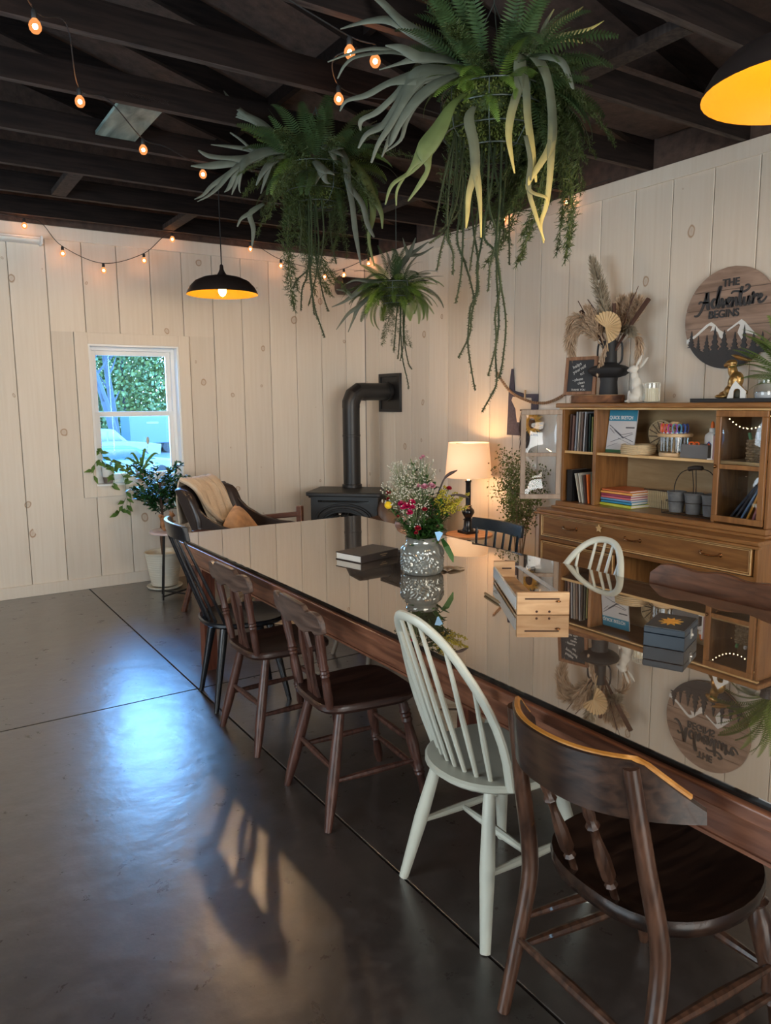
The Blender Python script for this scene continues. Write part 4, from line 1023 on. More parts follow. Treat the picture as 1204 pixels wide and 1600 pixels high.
def glass_door(mat, w, h, par, org, xdir, n=14, knob=True):
    """door in plane (xdir, z); built in local coords of par"""
    m = frame(org, xdir, (0, 0, 1)); s = .032
    d = obj('glass_door', MB().prism([(0, 0), (w, 0), (w, s), (0, s)], 0, .018, m).prism([(0, h-s), (w, h-s), (w, h), (0, h)], 0, .018, m)
        .prism([(0, s), (s, s), (s, h-s), (0, h-s)], 0, .018, m).prism([(w-s, s), (w, s), (w, h-s), (w-s, h-s)], 0, .018, m), mat, par, smooth=False, bevel=.003)
    hm = h*.50
    obj('cross_rail', MB().prism([(s, hm-.012), (w-s, hm-.012), (w-s, hm+.012), (s, hm+.012)], .001, .017, m), mat, d, smooth=False, bevel=.002)
    for z0, z1 in ((s, hm-.012), (hm+.012, h-s)):
        mb = MB(); rows = []
        for side in (0, 1):
            rows = []
            for i in range(n+1):
                row = []
                for j in range(n+1):
                    u, v = -1+2*i/n, -1+2*j/n; dome = .016*((1-u*u)*(1-v*v))**.7
                    row.append(mb.vert(m @ Vector((s+(w-2*s)*(u+1)/2, z0+(z1-z0)*(v+1)/2, .006+dome+.003*side))))
                rows.append(row)
            for p, q in zip(rows, rows[1:]):
                for k in range(n): mb.f.append((p[k], q[k], q[k+1], p[k+1]) if side else (p[k], p[k+1], q[k+1], q[k]))
        obj('pane', mb, m_oldglass, d)
    if knob: obj('knob', MB().ball(m @ Vector((s*.5 if not knob == 2 else w-s*.5, hm, .026)), .010, 8, 6), m_brass, d)
    return d
dx = Vector((3.445-3.65, 3.645-3.49, 0))
glass_door(m_pale, .262, .585, SB, (UX-3.755-.002, UBy-2.795, .876), dx)
glass_door(m_oakv, .285, .585, SB, (UX-3.755-.002, 2.388-2.795, .876), (0, -1, 0))

# ---- contents: books
def book(name, label, c, dx_, dy_, dz, col, rz=0, tilt=0, group=None, cat_='book', pages=True, name_col=None):
    """c = centre of the bottom; spine faces -x; dx depth, dy thickness/width, dz height"""
    t = thing(name, label, cat_, c, 0, group); t.rotation_euler = (tilt, 0, rz)
    mt = simple(name+'_cover', col, .4, var=.04)
    cv = MB()
    if dz > dy_:
        cv.box(-dx_/2, dx_/2, -dy_/2, -dy_/2+.0025, 0, dz).box(-dx_/2, dx_/2, dy_/2-.0025, dy_/2, 0, dz).box(-dx_/2, -dx_/2+.003, -dy_/2, dy_/2, 0, dz)
        pg = MB().box(-dx_/2+.003, dx_/2-.004, -dy_/2+.0025, dy_/2-.0025, .003, dz-.003)
    else:
        cv.box(-dx_/2, dx_/2, -dy_/2, dy_/2, 0, .0025).box(-dx_/2, dx_/2, -dy_/2, dy_/2, dz-.0025, dz).box(-dx_/2, -dx_/2+.003, -dy_/2, dy_/2, 0, dz)
        pg = MB().box(-dx_/2+.003, dx_/2-.003, -dy_/2+.003, dy_/2-.003, .0025, dz-.0025)
    obj('cover', cv, mt, t, smooth=False); obj('pages', pg, m_page, t, smooth=False)
    return t
m_page = simple('book_pages', (.62, .58, .52), .8, var=.06)
yy = 3.462
mags = [(.012, .235, (.10, .06, .055), 'magazine with mottled brown spine, leftmost on the hutch top shelf'), (.020, .225, (.16, .09, .08), 'dark red-brown magazine, second from the left on the hutch top shelf'), (.014, .250, (.30, .33, .38), 'grey-blue magazine, third on the hutch top shelf'), (.011, .250, (.55, .50, .45), 'pale cream magazine leaning in the middle of the hutch top shelf'),
        (.018, .245, (.14, .10, .09), 'brown patterned magazine right of the cream one'), (.014, .25, (.40, .42, .46), 'light grey magazine, fourth from the divider'), (.016, .24, (.03, .03, .035), 'black magazine near the divider on the top shelf'), (.012, .235, (.02, .05, .05), 'dark teal magazine beside the black one'), (.010, .22, (.34, .36, .12), 'thin olive magazine against the divider')]
for k, (w, h, col, lb) in enumerate(mags):
    yy -= w/2+.004; book('magazine', lb, (3.76, yy, 1.197), .17, w, h, col, 0, R(2.5 if k < 6 else 0), 'magazines on the left hutch shelf', 'magazine'); yy -= w/2+.005
low = [(.05, .205, (.012, .012, .014), 0, 3.435, 'black box file in the lower left bay of the hutch'), (.013, .19, (.62, .58, .50), 14, 3.345, 'cream booklet leaning left in the lower left bay'), (.015, .19, (.58, .56, .50), 12, 3.32, 'ivory booklet leaning beside the cream one'), (.010, .18, (.14, .07, .06), 8, 3.296, 'thin maroon book in the lower left bay'),
       (.016, .185, (.75, .16, .03), 6, 3.272, 'bright orange book in the lower left bay'), (.012, .195, (.10, .14, .08), 3, 3.247, 'dark green book against the divider in the lower left bay')]
for w, h, col, tl, y_, lb in low: book('book', lb, (3.755, y_+.0, .868), .17, w, h, col, 0, R(-tl) if tl else 0, 'books in the lower left bay')
z_ = .8675
stack = [(.30, .018, (.50, .52, .05), 0, 'lime green book at the bottom of the coloured book stack'), (.235, .017, (.03, .22, .38), 4, 'teal book second from the bottom of the stack'), (.24, .012, (.15, .33, .55), 2, 'light blue book in the middle of the stack'), (.235, .013, (.62, .14, .16), 1, 'pink-red book above the blue ones in the stack'),
         (.235, .014, (.30, .05, .10), 2, 'maroon book in the upper half of the stack'), (.245, .014, (.80, .36, .08), 3, 'orange book second from the top of the stack'), (.225, .012, (.62, .17, .06), 1, 'dark orange book on top of the stack')]
for L_, h, col, a, lb in stack:
    book('book', lb, (3.80, 3.075+(.02 if L_ > .28 else 0), z_), .21, L_, h, col, R(a-4), 0, 'coloured book stack in the hutch'); z_ += h+.0008
# ---- drawing guide standing face out
t = thing('drawing_book', 'tall blue and white drawing book standing face out, titled QUICK SKETCH', 'book', (3.74, 3.10, 1.197), 0); t.rotation_euler = (0, R(8), R(4))
obj('cover', MB().box(-.004, .004, -.10, .10, 0, .262), simple('white_cover', (.52, .52, .54), .4, var=.05), t, smooth=False)
obj('title_band', MB().box(-.0052, -.0041, -.10, .10, .195, .262), simple('blue_cover_band', (.03, .22, .34), .4, var=.15), t, smooth=False)
obj('bottom_band', MB().box(-.0052, -.0041, -.10, .10, .0, .018), simple('green_cover_band', (.03, .13, .06), .4), t, smooth=False)
def text(s, size, mat, par, m, ext=.0006, name='lettering', bold=0, sx=1.0, name2=None):
    cu = bpy.data.curves.new(name, 'FONT'); cu.body = s; cu.size = size; cu.extrude = ext; cu.offset = bold; cu.align_x = 'CENTER'; cu.align_y = 'CENTER'
    to = bpy.data.objects.new(name, cu); C.objects.link(to)
    dg = bpy.context.evaluated_depsgraph_get(); me = bpy.data.meshes.new_from_object(to.evaluated_get(dg))
    bpy.data.objects.remove(to); me.transform(m @ Matrix.Diagonal((sx, 1, 1, 1))); me.materials.clear(); me.materials.append(mat)
    o = bpy.data.objects.new(name, me); link(o, par); return o
m_ink = simple('dark_ink', (.03, .035, .05), .6); m_white = simple('white_paint', (.72, .72, .70), .6, var=.02)
FR = lambda y, z, x=-.0056: frame((x, y, z), (0, -1, 0), (0, 0, 1))
text('QUICK SKETCH', .030, m_white, t, FR(.012, .215), bold=.0006, sx=.80)
sk = MB()
for (a, b, w) in (((.09, .17), (.0, .11), .004), ((.0, .11), (-.08, .125), .003), ((.07, .065), (-.085, .118), .003), ((.085, .15), (.05, .12), .003), ((.02, .09), (-.08, .055), .002), ((-.01, .10), (-.09, .07), .004), ((.09, .035), (.02, .06), .002), ((-.03, .155), (-.09, .155), .008), ((.05, .14), (-.02, .09), .007)):
    sk.tube([(-.0048, a[0], a[1]), (-.0048, b[0], b[1])], w/2, 4)
obj('sketch_drawing', sk, simple('grey_ink', (.10, .10, .12), .6), t)
# ---- woven box with lid leaning
m_straw = simple('pale_straw', (.56, .42, .25), .9, var=.25, vscale=60)
m_strawd = simple('dark_straw_binding', (.06, .035, .02), .8)
def weave(mb, r, z, y0, x0, sq=1.0, n=44, amp=.0025, rr=.006):
    mb.tube([(x0+(r+amp*math.sin(k*5.3))*math.cos(2*PI*k/n), y0+(r+amp*math.sin(k*5.3))*sq*math.sin(2*PI*k/n), z+.001*math.sin(k*7)) for k in range(n)], rr, 6, closed=True)
t = thing('straw_basket', 'round coiled straw basket on the hutch shelf in front of the drawing book', 'basket', (3.745, 2.965, 1.197))
for k in range(5): b_ = MB(); weave(b_, .098-.002*abs(k-2), .006+.0115*k, 0, 0); obj('coil', b_, m_straw, t)
obj('base', MB().lathe([(.088, .001), (.088, .004)], 30), m_straw, t); 
t = thing('woven_lid', 'round woven straw lid with dark spokes leaning against the hutch back', 'basket lid', (3.905, 2.90, 1.205)); t.rotation_euler = (0, R(-12), 0)
lm = frame((0, 0, .098), (0, -1, 0), (0, 0, 1))
for k in range(8): b_ = MB(); weave(b_, .008+.0125*k, 0, 0, 0, amp=.0008); bb = MB().add(b_, lm); obj('coil', bb, m_straw, t)
sp = MB()
for k in range(14): a = 2*PI*k/14; sp.tube([lm @ Vector((.012*math.cos(a), .012*math.sin(a), .0065)), lm @ Vector((.094*math.cos(a), .094*math.sin(a), .0065))], .0026, 4)
obj('spokes', sp, m_strawd, t)
# ---- scissor caddy
m_pine = wood('pale_turned_wood', (.50, .32, .16), (.66, .46, .26), .5, 'Y', 4, 6, .05)
SC = (3.755, 2.72, 1.197)
t = thing('scissor_caddy', 'round two-tier wooden caddy with clear sides on the hutch shelf', 'caddy', SC)
obj('base_disc', MB().lathe([(.08, 0), (.084, .004), (.084, .018), (.08, .022)], 32), m_pine, t)
obj('top_disc', MB().lathe([(.016, .112), (.094, .112), (.097, .117), (.097, .127), (.092, .131), (.016, .131)], 32, cap=False), m_pine, t)
obj('column', MB().lathe([(.016, .022), (.016, .131), (.012, .14)], 14), m_pine, t)
cl_ = MB(); cl_.lathe([(.088, .022), (.093, .112)], 32, cap=False); obj('clear_side', cl_, m_clear, t)
cols = [((.85, .25, .05), 'yellow-orange'), ((.75, .08, .22), 'hot pink'), ((.85, .18, .03), 'bright orange'), ((.70, .10, .03), 'red-orange'), ((.35, .04, .10), 'crimson'), ((.28, .05, .25), 'purple'), ((.05, .25, .30), 'teal'), ((.06, .12, .38), 'blue'), ((.04, .05, .20), 'navy')]
m_steel = simple('scissor_steel', (.35, .36, .38), .25, .9)
for k, (col, cn) in enumerate(cols):
    a = R(250-200*k/8+0) if False else PI/2+R(20)+R(150)*k/8
    px, py = .074*math.cos(a), .074*math.sin(a)
    s_ = thing('scissors', cn+' handled craft scissors standing in the round caddy', 'scissors', (SC[0]+px, SC[1]+py, SC[2]+.03), 0, 'craft scissors in the caddy')
    mt = simple('scissor_handle_'+cn.replace('-', '_').replace(' ', '_'), col, .35)
    hb = MB(); ax = Vector((math.sin(a), -math.cos(a), 0))
    for q in (-1, 1):
        c_ = ax*q*.013+Vector((0, 0, .13)); hb.tube([c_+ax*.012*math.cos(2*PI*i/14)+Vector((0, 0, .024*math.sin(2*PI*i/14))) for i in range(14)], .0042, 6, closed=True)
    obj('handles', hb, mt, s_); obj('blades', MB().tube([ax*.004+Vector((0,0,.11)), ax*.001], [.006, .002], 6).tube([ax*-.004+Vector((0,0,.11)), ax*-.001], [.006, .002], 6), m_steel, s_)
t = thing('ornament', 'small tan knob-topped ornament with green leaves on top of the scissor caddy', 'ornament', (SC[0], SC[1], SC[2]+.131))
obj('knob', MB().lathe([(.012, .009), (.014, .03), (.030, .045), (.033, .055), (.024, .066), (.004, .070)], 16), m_pine, t)
gr = MB()
for k in range(60): a = rnd(0, 6.28); p = Vector((.02*math.cos(a), .02*math.sin(a), rnd(.02, .04))); gr.strip([p, p+Vector((math.cos(a)*.018, math.sin(a)*.018, rnd(-.01, .014)))], [.006, .002], (0, 0, 1))
m_green = leafmat('mid_green_leaf', (.035, .09, .015), (.10, .20, .035))
g_ = obj('leaves', gr, m_green, t); g_['kind'] = 'stuff'
# ---- glue bottle, tray, stand
t = thing('glue_bottle', 'white school glue bottle with orange twist cap on the hutch shelf', 'bottle', (3.83, 2.535, 1.197))
mm = Matrix.Diagonal((.6, 1, 1, 1))
obj('bottle', MB().lathe([(.040, .0), (.043, .004), (.043, .11), (.040, .125), (.020, .14), (.014, .142)], 28, m=mm), m_white, t)
obj('collar', MB().lathe([(.017, .142), (.017, .160), (.012, .164)], 16), m_white, t); obj('cap', MB().lathe([(.011, .164), (.009, .19), (.004, .20)], 12), simple('orange_plastic', (.85, .16, .02), .4), t)
lb = obj('label', MB().prism([(-.033, .0), (.033, .0), (.033, .012), (.018, .020), (0, .038), (-.018, .020), (-.033, .012)], 0, .001, frame((-.0268, 0, .052), (0, -1, 0), (0, 0, 1))), simple('blue_label', (.05, .08, .3), .5), t)
obj('label_peak', MB().prism([(-.012, .012), (.012, .012), (0, .030)], .001, .002, frame((-.0268, 0, .052), (0, -1, 0), (0, 0, 1))), simple('orange_label', (.75, .12, .03), .5), lb)
text("ELMER'S", .0145, m_white, lb, frame((-.0286, 0, .058), (0, -1, 0), (0, 0, 1)), bold=.0003)
t = thing('clear_bin', 'low clear plastic bin in front of the glue bottle', 'bin', (3.745, 2.545, 1.197))
obj('bin', MB().box(-.06, .06, -.085, -.082, 0, .075).box(-.06, .06, .082, .085, 0, .075).box(-.06, -.057, -.082, .082, 0, .075).box(.057, .06, -.082, .082, 0, .075).box(-.057, .057, -.082, .082, 0, .003), simple('smoky_acrylic', (.35, .35, .36), .1, trans=.6), t, smooth=False)
t = thing('scissors', 'black scissors with orange handles lying in the clear bin', 'scissors', (3.735, 2.58, 1.262))
hb = MB()
for q in (-1, 1): hb.tube([(0, q*.017+.014*math.cos(2*PI*i/14), .012+.009*math.sin(2*PI*i/14)) for i in range(14)], .0045, 6, closed=True)
obj('handles', hb, simple('orange_handle', (.80, .13, .02), .4), t); obj('blades', MB().tube([(0, 0, .004), (0, .002, -.055)], [.007, .002], 6), m_black, t)
t = thing('white_stand', 'narrow white upright card holder beside the hutch divider', 'holder', (3.70, 2.435, 1.197))
obj('plate', MB().box(-.03, .03, -.013, -.003, 0, .135), m_white, t, bevel=.002); obj('foot', MB().box(-.035, .035, -.02, .015, 0, .006), m_white, t)
o = obj('pink_booklet', MB().box(-.05, .05, -.005, .005, 0, .13), simple('dusty_pink_cover', (.33, .17, .16), .5), loc=(3.715, 2.414, 1.197)); tag(o, 'dusty pink booklet upright beside the white card holder', 'booklet')
t = thing('black_box', 'matt black open box at the back of the hutch shelf behind the glue', 'box', (3.905, 2.455, 1.197))
obj('walls', MB().box(-.04, .04, -.05, .045, 0, .165), m_black, t, bevel=.003); obj('rim', MB().box(-.042, .042, -.052, .047, .165, .172), m_black, t)
# ---- lower bay: wicker trough, three grey pots in a wire carrier
m_wick = simple('pale_wicker', (.42, .34, .20), .9, var=.3, vscale=40)
t = thing('wicker_trough', 'long pale wicker trough with dark rim at the back of the lower hutch shelf', 'basket', (3.895, 2.72, .868))
sl = MB().box(-.003, .003, -.0052, .0052, 0, .105).mesh('stake', m_wick, False)
for k in range(40): obj('stake', sl, parent=t, loc=(-.05, -.26+.0133*k, 0), smooth=False)
obj('back', MB().box(.045, .05, -.26, .26, 0, .10).box(-.047, .045, -.264, -.26, 0, .10).box(-.047, .045, .26, .264, 0, .10).box(-.047, .045, -.26, .26, 0, .004), m_wick, t, smooth=False)
rm = MB()
for q in range(3): rm.tube([(-.05+.004*math.sin(k*1.9+q*2), -.265+.53*k/60, .108+.004*math.cos(k*1.9+q*2)) for k in range(61)], .0028, 5)
obj('rim_binding', rm, m_strawd, t)
m_potg = simple('weathered_grey_zinc', (.12, .122, .125), .75, .1, var=.6, vscale=20, bump=.2)
m_wire = simple('rusty_wire', (.03, .022, .018), .6, .4)
for k, (y_, wd) in enumerate(((2.683, 'left'), (2.573, 'middle'), (2.463, 'right'))):
    t = thing('grey_pot', f'small weathered grey pot, {wd} of the three in the wire carrier', 'pot', (3.745, y_, .878), rnd(0, 3), 'grey pots in the wire carrier')
    obj('pot', MB().lathe([(.036, 0), (.038, .002), (.050, .108), (.053, .110), (.053, .120), (.049, .121), (.036, .012), (.001, .010)], 28), m_potg, t)
t = thing('wire_carrier', 'rusty wire carrier with wooden grip holding three grey pots', 'carrier', (3.745, 2.573, .868))
wr2 = MB()
for y_ in (.11, 0, -.11): wr2.tube([(.058*math.cos(2*PI*i/24), y_+.058*math.sin(2*PI*i/24), .075) for i in range(24)], .002, 5, closed=True)
wr2.tube([(-.05, .17, .004), (-.05, -.165, .004), (.05, -.165, .004), (.05, .17, .004)], .0025, 5, closed=True)
for y_ in (.168, -.165): wr2.tube([(-.05, y_, .004), (-.055, y_, .075)], .002, 5).tube([(.05, y_, .004), (.055, y_, .075)], .002, 5)
obj('wire_frame', wr2, m_wire, t)
hd = MB().tube(cat([(0, .128, .075), (0, .125, .17), (0, .09, .235), (0, .035, .262)], 6), .0026, 6).tube(cat([(0, -.17, .075), (0, -.15, .18), (0, -.10, .25), (0, -.045, .268)], 6), .0026, 6)
hd.tube([(0, .005, .075), (0, .004, .17), (0, .018, .262)], .0024, 6).tube([(0, -.012, .075), (0, -.012, .17), (0, -.006, .265)], .0024, 6)
obj('handle_wires', hd, m_wire, t); obj('wooden_grip', MB().tube(cat([(0, .045, .260), (0, 0, .272), (0, -.05, .272)], 5), [.006]+[.013]*9+[.006], 10), simple('grip_wood', (.03, .018, .012), .6), t)
# ---- right bay behind glass
t = thing('marker_basket', 'brown woven square basket of pens behind the closed glass door', 'basket', (3.76, 2.185, 1.197))
m_sea = simple('seagrass', (.26, .17, .09), .9, var=.5, vscale=50)
for k in range(9):
    rb = MB(); hh = .060; n_ = 48; P4 = []
    for s_, (a, b) in enumerate((((-hh, -hh), (hh, -hh)), ((hh, -hh), (hh, hh)), ((hh, hh), (-hh, hh)), ((-hh, hh), (-hh, -hh)))):
        for i in range(12):
            q = i/12; ww = .0035*(1 if (i+k) % 2 else -1); nx_ = [(0, -1), (1, 0), (0, 1), (-1, 0)][s_]; P4.append((a[0]+(b[0]-a[0])*q+nx_[0]*ww, a[1]+(b[1]-a[1])*q+nx_[1]*ww, .007+.0125*k))
    rb.tube(P4, .0068, 5, closed=True); obj('woven_row', rb, m_sea, t)
for k, (col, cn) in enumerate((((.05, .16, .06), 'green'), ((.6, .6, .6), 'white'), ((.4, .06, .14), 'magenta'), ((.55, .35, .4), 'pink'), ((.12, .16, .2), 'slate'))):
    o = obj('marker_pen', MB().lathe([(.006, 0), (.007, .01), (.007, .09), (.009, .092), (.009, .14), (.007, .145)], 10), simple('marker_'+cn, col, .4), loc=(3.745+.02*(k % 2), 2.228-.022*k, 1.205), rot=(R(6*(k-2)), R(-5), 0)); tag(o, cn+' marker pen standing in the woven basket behind glass', 'pen', 'pens in the woven basket')
ln = thing('fairy_lights', 'fine string of tiny warm lights inside the glass-doored bay', 'string lights', (3.68, 2.24, 1.40))
pts = cat([(0, .13, .045), (.0, .08, .0), (.0, .02, -.03), (.01, -.04, -.028), (.0, -.10, .0), (0, -.13, .045)], 6)
obj('wire', MB().tube(pts, .0012, 4), m_wire, ln); gb = MB()
for p in pts[::2]: gb.ball(p, .0032, 6, 4)
g_ = obj('tiny_bulbs', gb, simple('tiny_warm_light', (1, .8, .5), .4, emit=(1, .75, .4), estr=6), ln); g_['kind'] = 'stuff'
sb = [((.02, .03, .05), 'dark navy'), ((.03, .03, .035), 'black'), ((.10, .16, .24), 'slate blue'), ((.60, .27, .03), 'mustard yellow'), ((.50, .18, .18), 'coral pink')]
for k, (col, cn) in enumerate(sb):
    o = obj('sheet_folder', MB().box(-.06, .06, -.006, .006, 0, .25), simple('folder_'+cn.replace(' ', '_'), col, .4), loc=(3.76, 2.335-.034*k, .885), rot=(R(37-5*k), 0, 0), bevel=.002)
    o.location.z = .875; tag(o, cn+' folder leaning diagonally behind the lower glass pane', 'folder', 'folders behind the lower pane')

# ================================================================== ON TOP OF THE HUTCH (z = 1.502)
HT = 1.5025
t = thing('wood_slice', 'thick rough-barked wood slice on the left end of the hutch top', 'wood slab', (3.80, 3.33, HT))
m_barkb = wood('rough_bark', (.06, .022, .010), (.24, .10, .04), .8, 'Y', 9, 2, .8)
def blobby(r, sq, n=40, a=.03): return [(r*sq*(1+a*math.sin(3*q+1)+a*.6*math.sin(7*q))*math.cos(q), r*(1+a*math.sin(3*q+1)+a*.6*math.sin(7*q))*math.sin(q)) for q in [2*PI*k/n for k in range(n)]]
obj('bark', MB().prism(blobby(.185, .75), 0, .048, Matrix.Identity(4)), m_barkb, t, bevel=.004)
obj('cut_face', MB().prism(blobby(.176, .74), .0482, .050, Matrix.Identity(4)), m_pine, t)
SZ = HT+.051
t = thing('chalkboard', 'small wood-framed chalkboard with white handwriting on the hutch top', 'chalkboard', (3.735, 3.435, SZ), R(8)); t.rotation_euler = (0, R(7), R(14))
w2, h2_ = .112, .245
m_fr = wood('frame_wood', (.16, .07, .035), (.30, .15, .08), .5, 'Z', 6, 8, .1)
obj('frame', MB().box(-.01, .01, -w2, -w2+.022, 0, h2_).box(-.01, .01, w2-.022, w2, 0, h2_).box(-.01, .01, -w2+.022, w2-.022, 0, .022).box(-.01, .01, -w2+.022, w2-.022, h2_-.022, h2_), m_fr, t, smooth=False, bevel=.003)
obj('slate', MB().box(-.002, .006, -w2+.02, w2-.02, .02, h2_-.02), simple('chalkboard_slate', (.025, .028, .034), .7), t, smooth=False)
m_chalk = simple('chalk_writing', (.62, .62, .60), .9)
def cfr(y, z, a): d = Vector((0, -math.cos(R(a)), math.sin(R(a)))); return frame((-.0028, y, z), d, (0, math.sin(R(a)), math.cos(R(a))))
for s_, y_, z_, a, sz in (('helps', .030, .190, 26, .031), ('yourself', .012, .165, 26, .030), ('to!', -.010, .138, 22, .026), ('- please', .018, .100, 6, .024), ('clean', -.008, .078, 8, .024), ('up', -.020, .058, 6, .022), ('THANK YOU', .010, .033, 0, .017)):
    text(s_, sz, m_chalk, t, cfr(y_, z_, a), ext=.0004)
# black vase: tapered foot, wide disc belly, tall open neck, two looped handles
t = thing('handled_vase', 'matt black vase with disc belly and two loop handles, holding dried grasses', 'vase', (3.815, 3.265, SZ))
m_mblk = simple('matt_black_ceramic', (.016, .016, .018), .62)
obj('body', MB().lathe([(.056, 0), (.058, .004), (.052, .08), (.056, .105), (.10, .118), (.124, .136), (.130, .150), (.124, .164), (.098, .178), (.058, .188), (.046, .20), (.045, .26), (.048, .33), (.050, .332), (.046, .333), (.043, .30), (.041, .24), (.001, .20)], 40), m_mblk, t)
for s in (-1, 1):
    obj('handle', MB().tube(cat([(0, s*.060, .182), (0, s*.092, .205), (0, s*.098, .26), (0, s*.092, .31), (0, s*.075, .322), (0, s*.048, .305)], 6), .006, 8), m_mblk, t)
# dried arrangement
m_pampas = leafmat('beige_pampas', (.32, .21, .13), (.62, .46, .32), .95); m_pampas2 = leafmat('grey_pampas', (.20, .16, .11), (.42, .35, .25), .95)
m_brownst = simple('dried_brown_stem', (.075, .032, .02), .8, var=.3); m_fan = simple('dried_palm_fan', (.62, .44, .24), .8, var=.1)
AR = thing('dried_bouquet', 'dried pampas grass, palm fan and brown stems standing in the black handled vase', 'dried flowers', (3.815, 3.265, SZ+.21))
def hutch_pt(px, py, off=0): # offsets in the plane parallel to the right wall, from pixel spacings at that wall (m)
    return Vector((off, -(px-940)/1173*4.95*1.13, -(py-545)/1173*4.95))
def plume(path, rad, n, mat, name='plume', ln=.05, droop=0):
    mb = MB(); pts = cat(path, 8); mb.tube(pts, .0022, 5)
    M_ = len(pts)
    for k in range(n):
        q = random.random(); i = int((.32+.68*q)*(M_-1)); p = pts[i]; d = (pts[min(i+1, M_-1)]-pts[max(i-1, 0)]).normalized()
        a = rnd(0, 6.28); o_ = d.orthogonal().normalized(); s_ = (math.cos(a)*o_+math.sin(a)*d.cross(o_)); r_ = rad*math.sin(PI*(.12+.83*q))**.7*rnd(.5, 1.1)
        e = p+s_*r_+d*ln*rnd(.5, 1.2)+Vector((0, 0, -droop*rnd(.3, 1))); mb.strip([p, (p+e)*.5+s_*r_*.18, e], [.003, .0045, .001], (rnd(-1,1), rnd(-1,1), rnd(-1,1)), .1, rnd(0, .4), rnd(.6, 1))
    return obj(name, mb, mat, AR, smooth=False)
hp = hutch_pt
for (pa_, mt_, rd_, n_, dr_) in (([(930, 500, -.05), (908, 480, -.08), (893, 478, -.09), (885, 492, -.09)], m_pampas, .05, 700, .03), ([(935, 505, -.04), (918, 478, -.04), (908, 465, -.05)], m_pampas, .04, 500, 0), ([(938, 505, -.09), (932, 488, -.11), (926, 480, -.12)], m_pampas, .045, 500, 0),
    ([(950, 500, .03), (962, 470, .03), (968, 455, .03)], m_pampas, .05, 600, 0), ([(958, 505, 0), (972, 500, -.02), (980, 505, -.02)], m_pampas2, .04, 500, .02), ([(945, 500, .04), (946, 470, .05), (948, 455, .05)], m_pampas, .05, 600, 0), ([(935, 500, .03), (922, 460, .03), (918, 430, .03)], m_pampas2, .05, 700, 0)):
    plume([(0,0,0)]+[hp(*q) for q in pa_], rd_, n_, mt_, ln=.035, droop=dr_)
plume([(0,0,0), hp(938, 500, -.02), hp(925, 440, -.03), hp(912, 396, -.03)], .055, 1100, m_pampas2, ln=.05)
plume([(0,0,0), hp(925, 500, -.04), hp(898, 487, -.06), hp(882, 505, -.06), hp(886, 535, -.06)], .055, 1100, m_pampas, ln=.035, droop=.03)
plume([(0,0,0), hp(925, 510, -.05), hp(905, 490, -.07), hp(890, 500, -.08)], .055, 900, m_pampas, ln=.035, droop=.02)
plume([(0,0,0), hp(930, 510, -.08), hp(920, 495, -.09), hp(918, 485, -.09)], .04, 500, m_pampas, ln=.04)
plume([(0,0,0), hp(960, 500, .04), hp(972, 475, .05), hp(976, 462, .05)], .05, 600, m_pampas, ln=.04)
plume([(0,0,0), hp(965, 510, .04), hp(978, 520, .05), hp(975, 550, .05)], .035, 400, m_pampas, ln=.04, droop=.03)
plume([hp(955, 505, -.10), hp(951, 525, -.10), hp(946, 545, -.105), hp(941, 562, -.11)], .022, 300, m_pampas, ln=.02, droop=.02)
for (a, b, w) in (((930, 520), (893, 468), .014), ((935, 520), (909, 462), .010), ((948, 520), (950, 463), .012), ((955, 520), (1003, 464), .016), ((928, 520), (888, 452), .003), ((940, 500), (905, 452), .003), ((960, 500), (980, 455), .003), ((958, 500), (987, 444), .002)):
    obj('stem', MB().tube([(0, 0, 0), hp(a[0], a[1], .0), hp((a[0]+b[0])/2, (a[1]+b[1])/2, -.02), hp(b[0], b[1], -.03)], [.003, w*.5, w*.9, w], 6), m_brownst, AR)
fn = MB(); c0 = hp(952, 499, -.11)
for k in range(17):
    a0, a1 = R(-55+225*k/17), R(-55+225*(k+1)/17); am = (a0+a1)/2
    pt = lambda a, r, x: Vector((c0.x+x, c0.y-math.sin(a)*r*1.25, c0.z+math.cos(a)*r))
    b = len(fn.v); fn.vert(c0); fn.vert(pt(a0, .095, 0)); fn.vert(pt(am, .10, -.012)); fn.vert(pt(a1, .095, 0)); fn.f += [(b, b+1, b+2), (b, b+2, b+3)]
fo = obj('palm_fan', fn, m_fan, AR, smooth=False); obj('fan_stem', MB().tube([(0, 0, 0), c0+Vector((.02, .01, -.06)), c0], .003, 6), m_fan, fo)

# rabbits and squirrel: soft volumes merged to one surface
def figure(label_name, blobs, mat, par, vox=.004, sm=3):
    mb = MB()
    for c, r, *rot in blobs:
        mb.ball(c, r, 14, 10, Matrix.Rotation(R(rot[0]), 4, 'X') if rot else None)
    o = obj(label_name, mb, mat, par)
    r_ = o.modifiers.new('merge', 'REMESH'); r_.mode = 'VOXEL'; r_.voxel_size = vox; r_.use_smooth_shade = True
    s_ = o.modifiers.new('soft', 'SMOOTH'); s_.iterations = sm; s_.factor = .6
    return o
t = thing('rabbit_figurine', 'white ceramic rabbit sitting upright on the hutch top, ears back', 'figurine', (3.76, 3.01, HT))
m_cer = simple('white_ceramic', (.66, .62, .55), .5, var=.04)
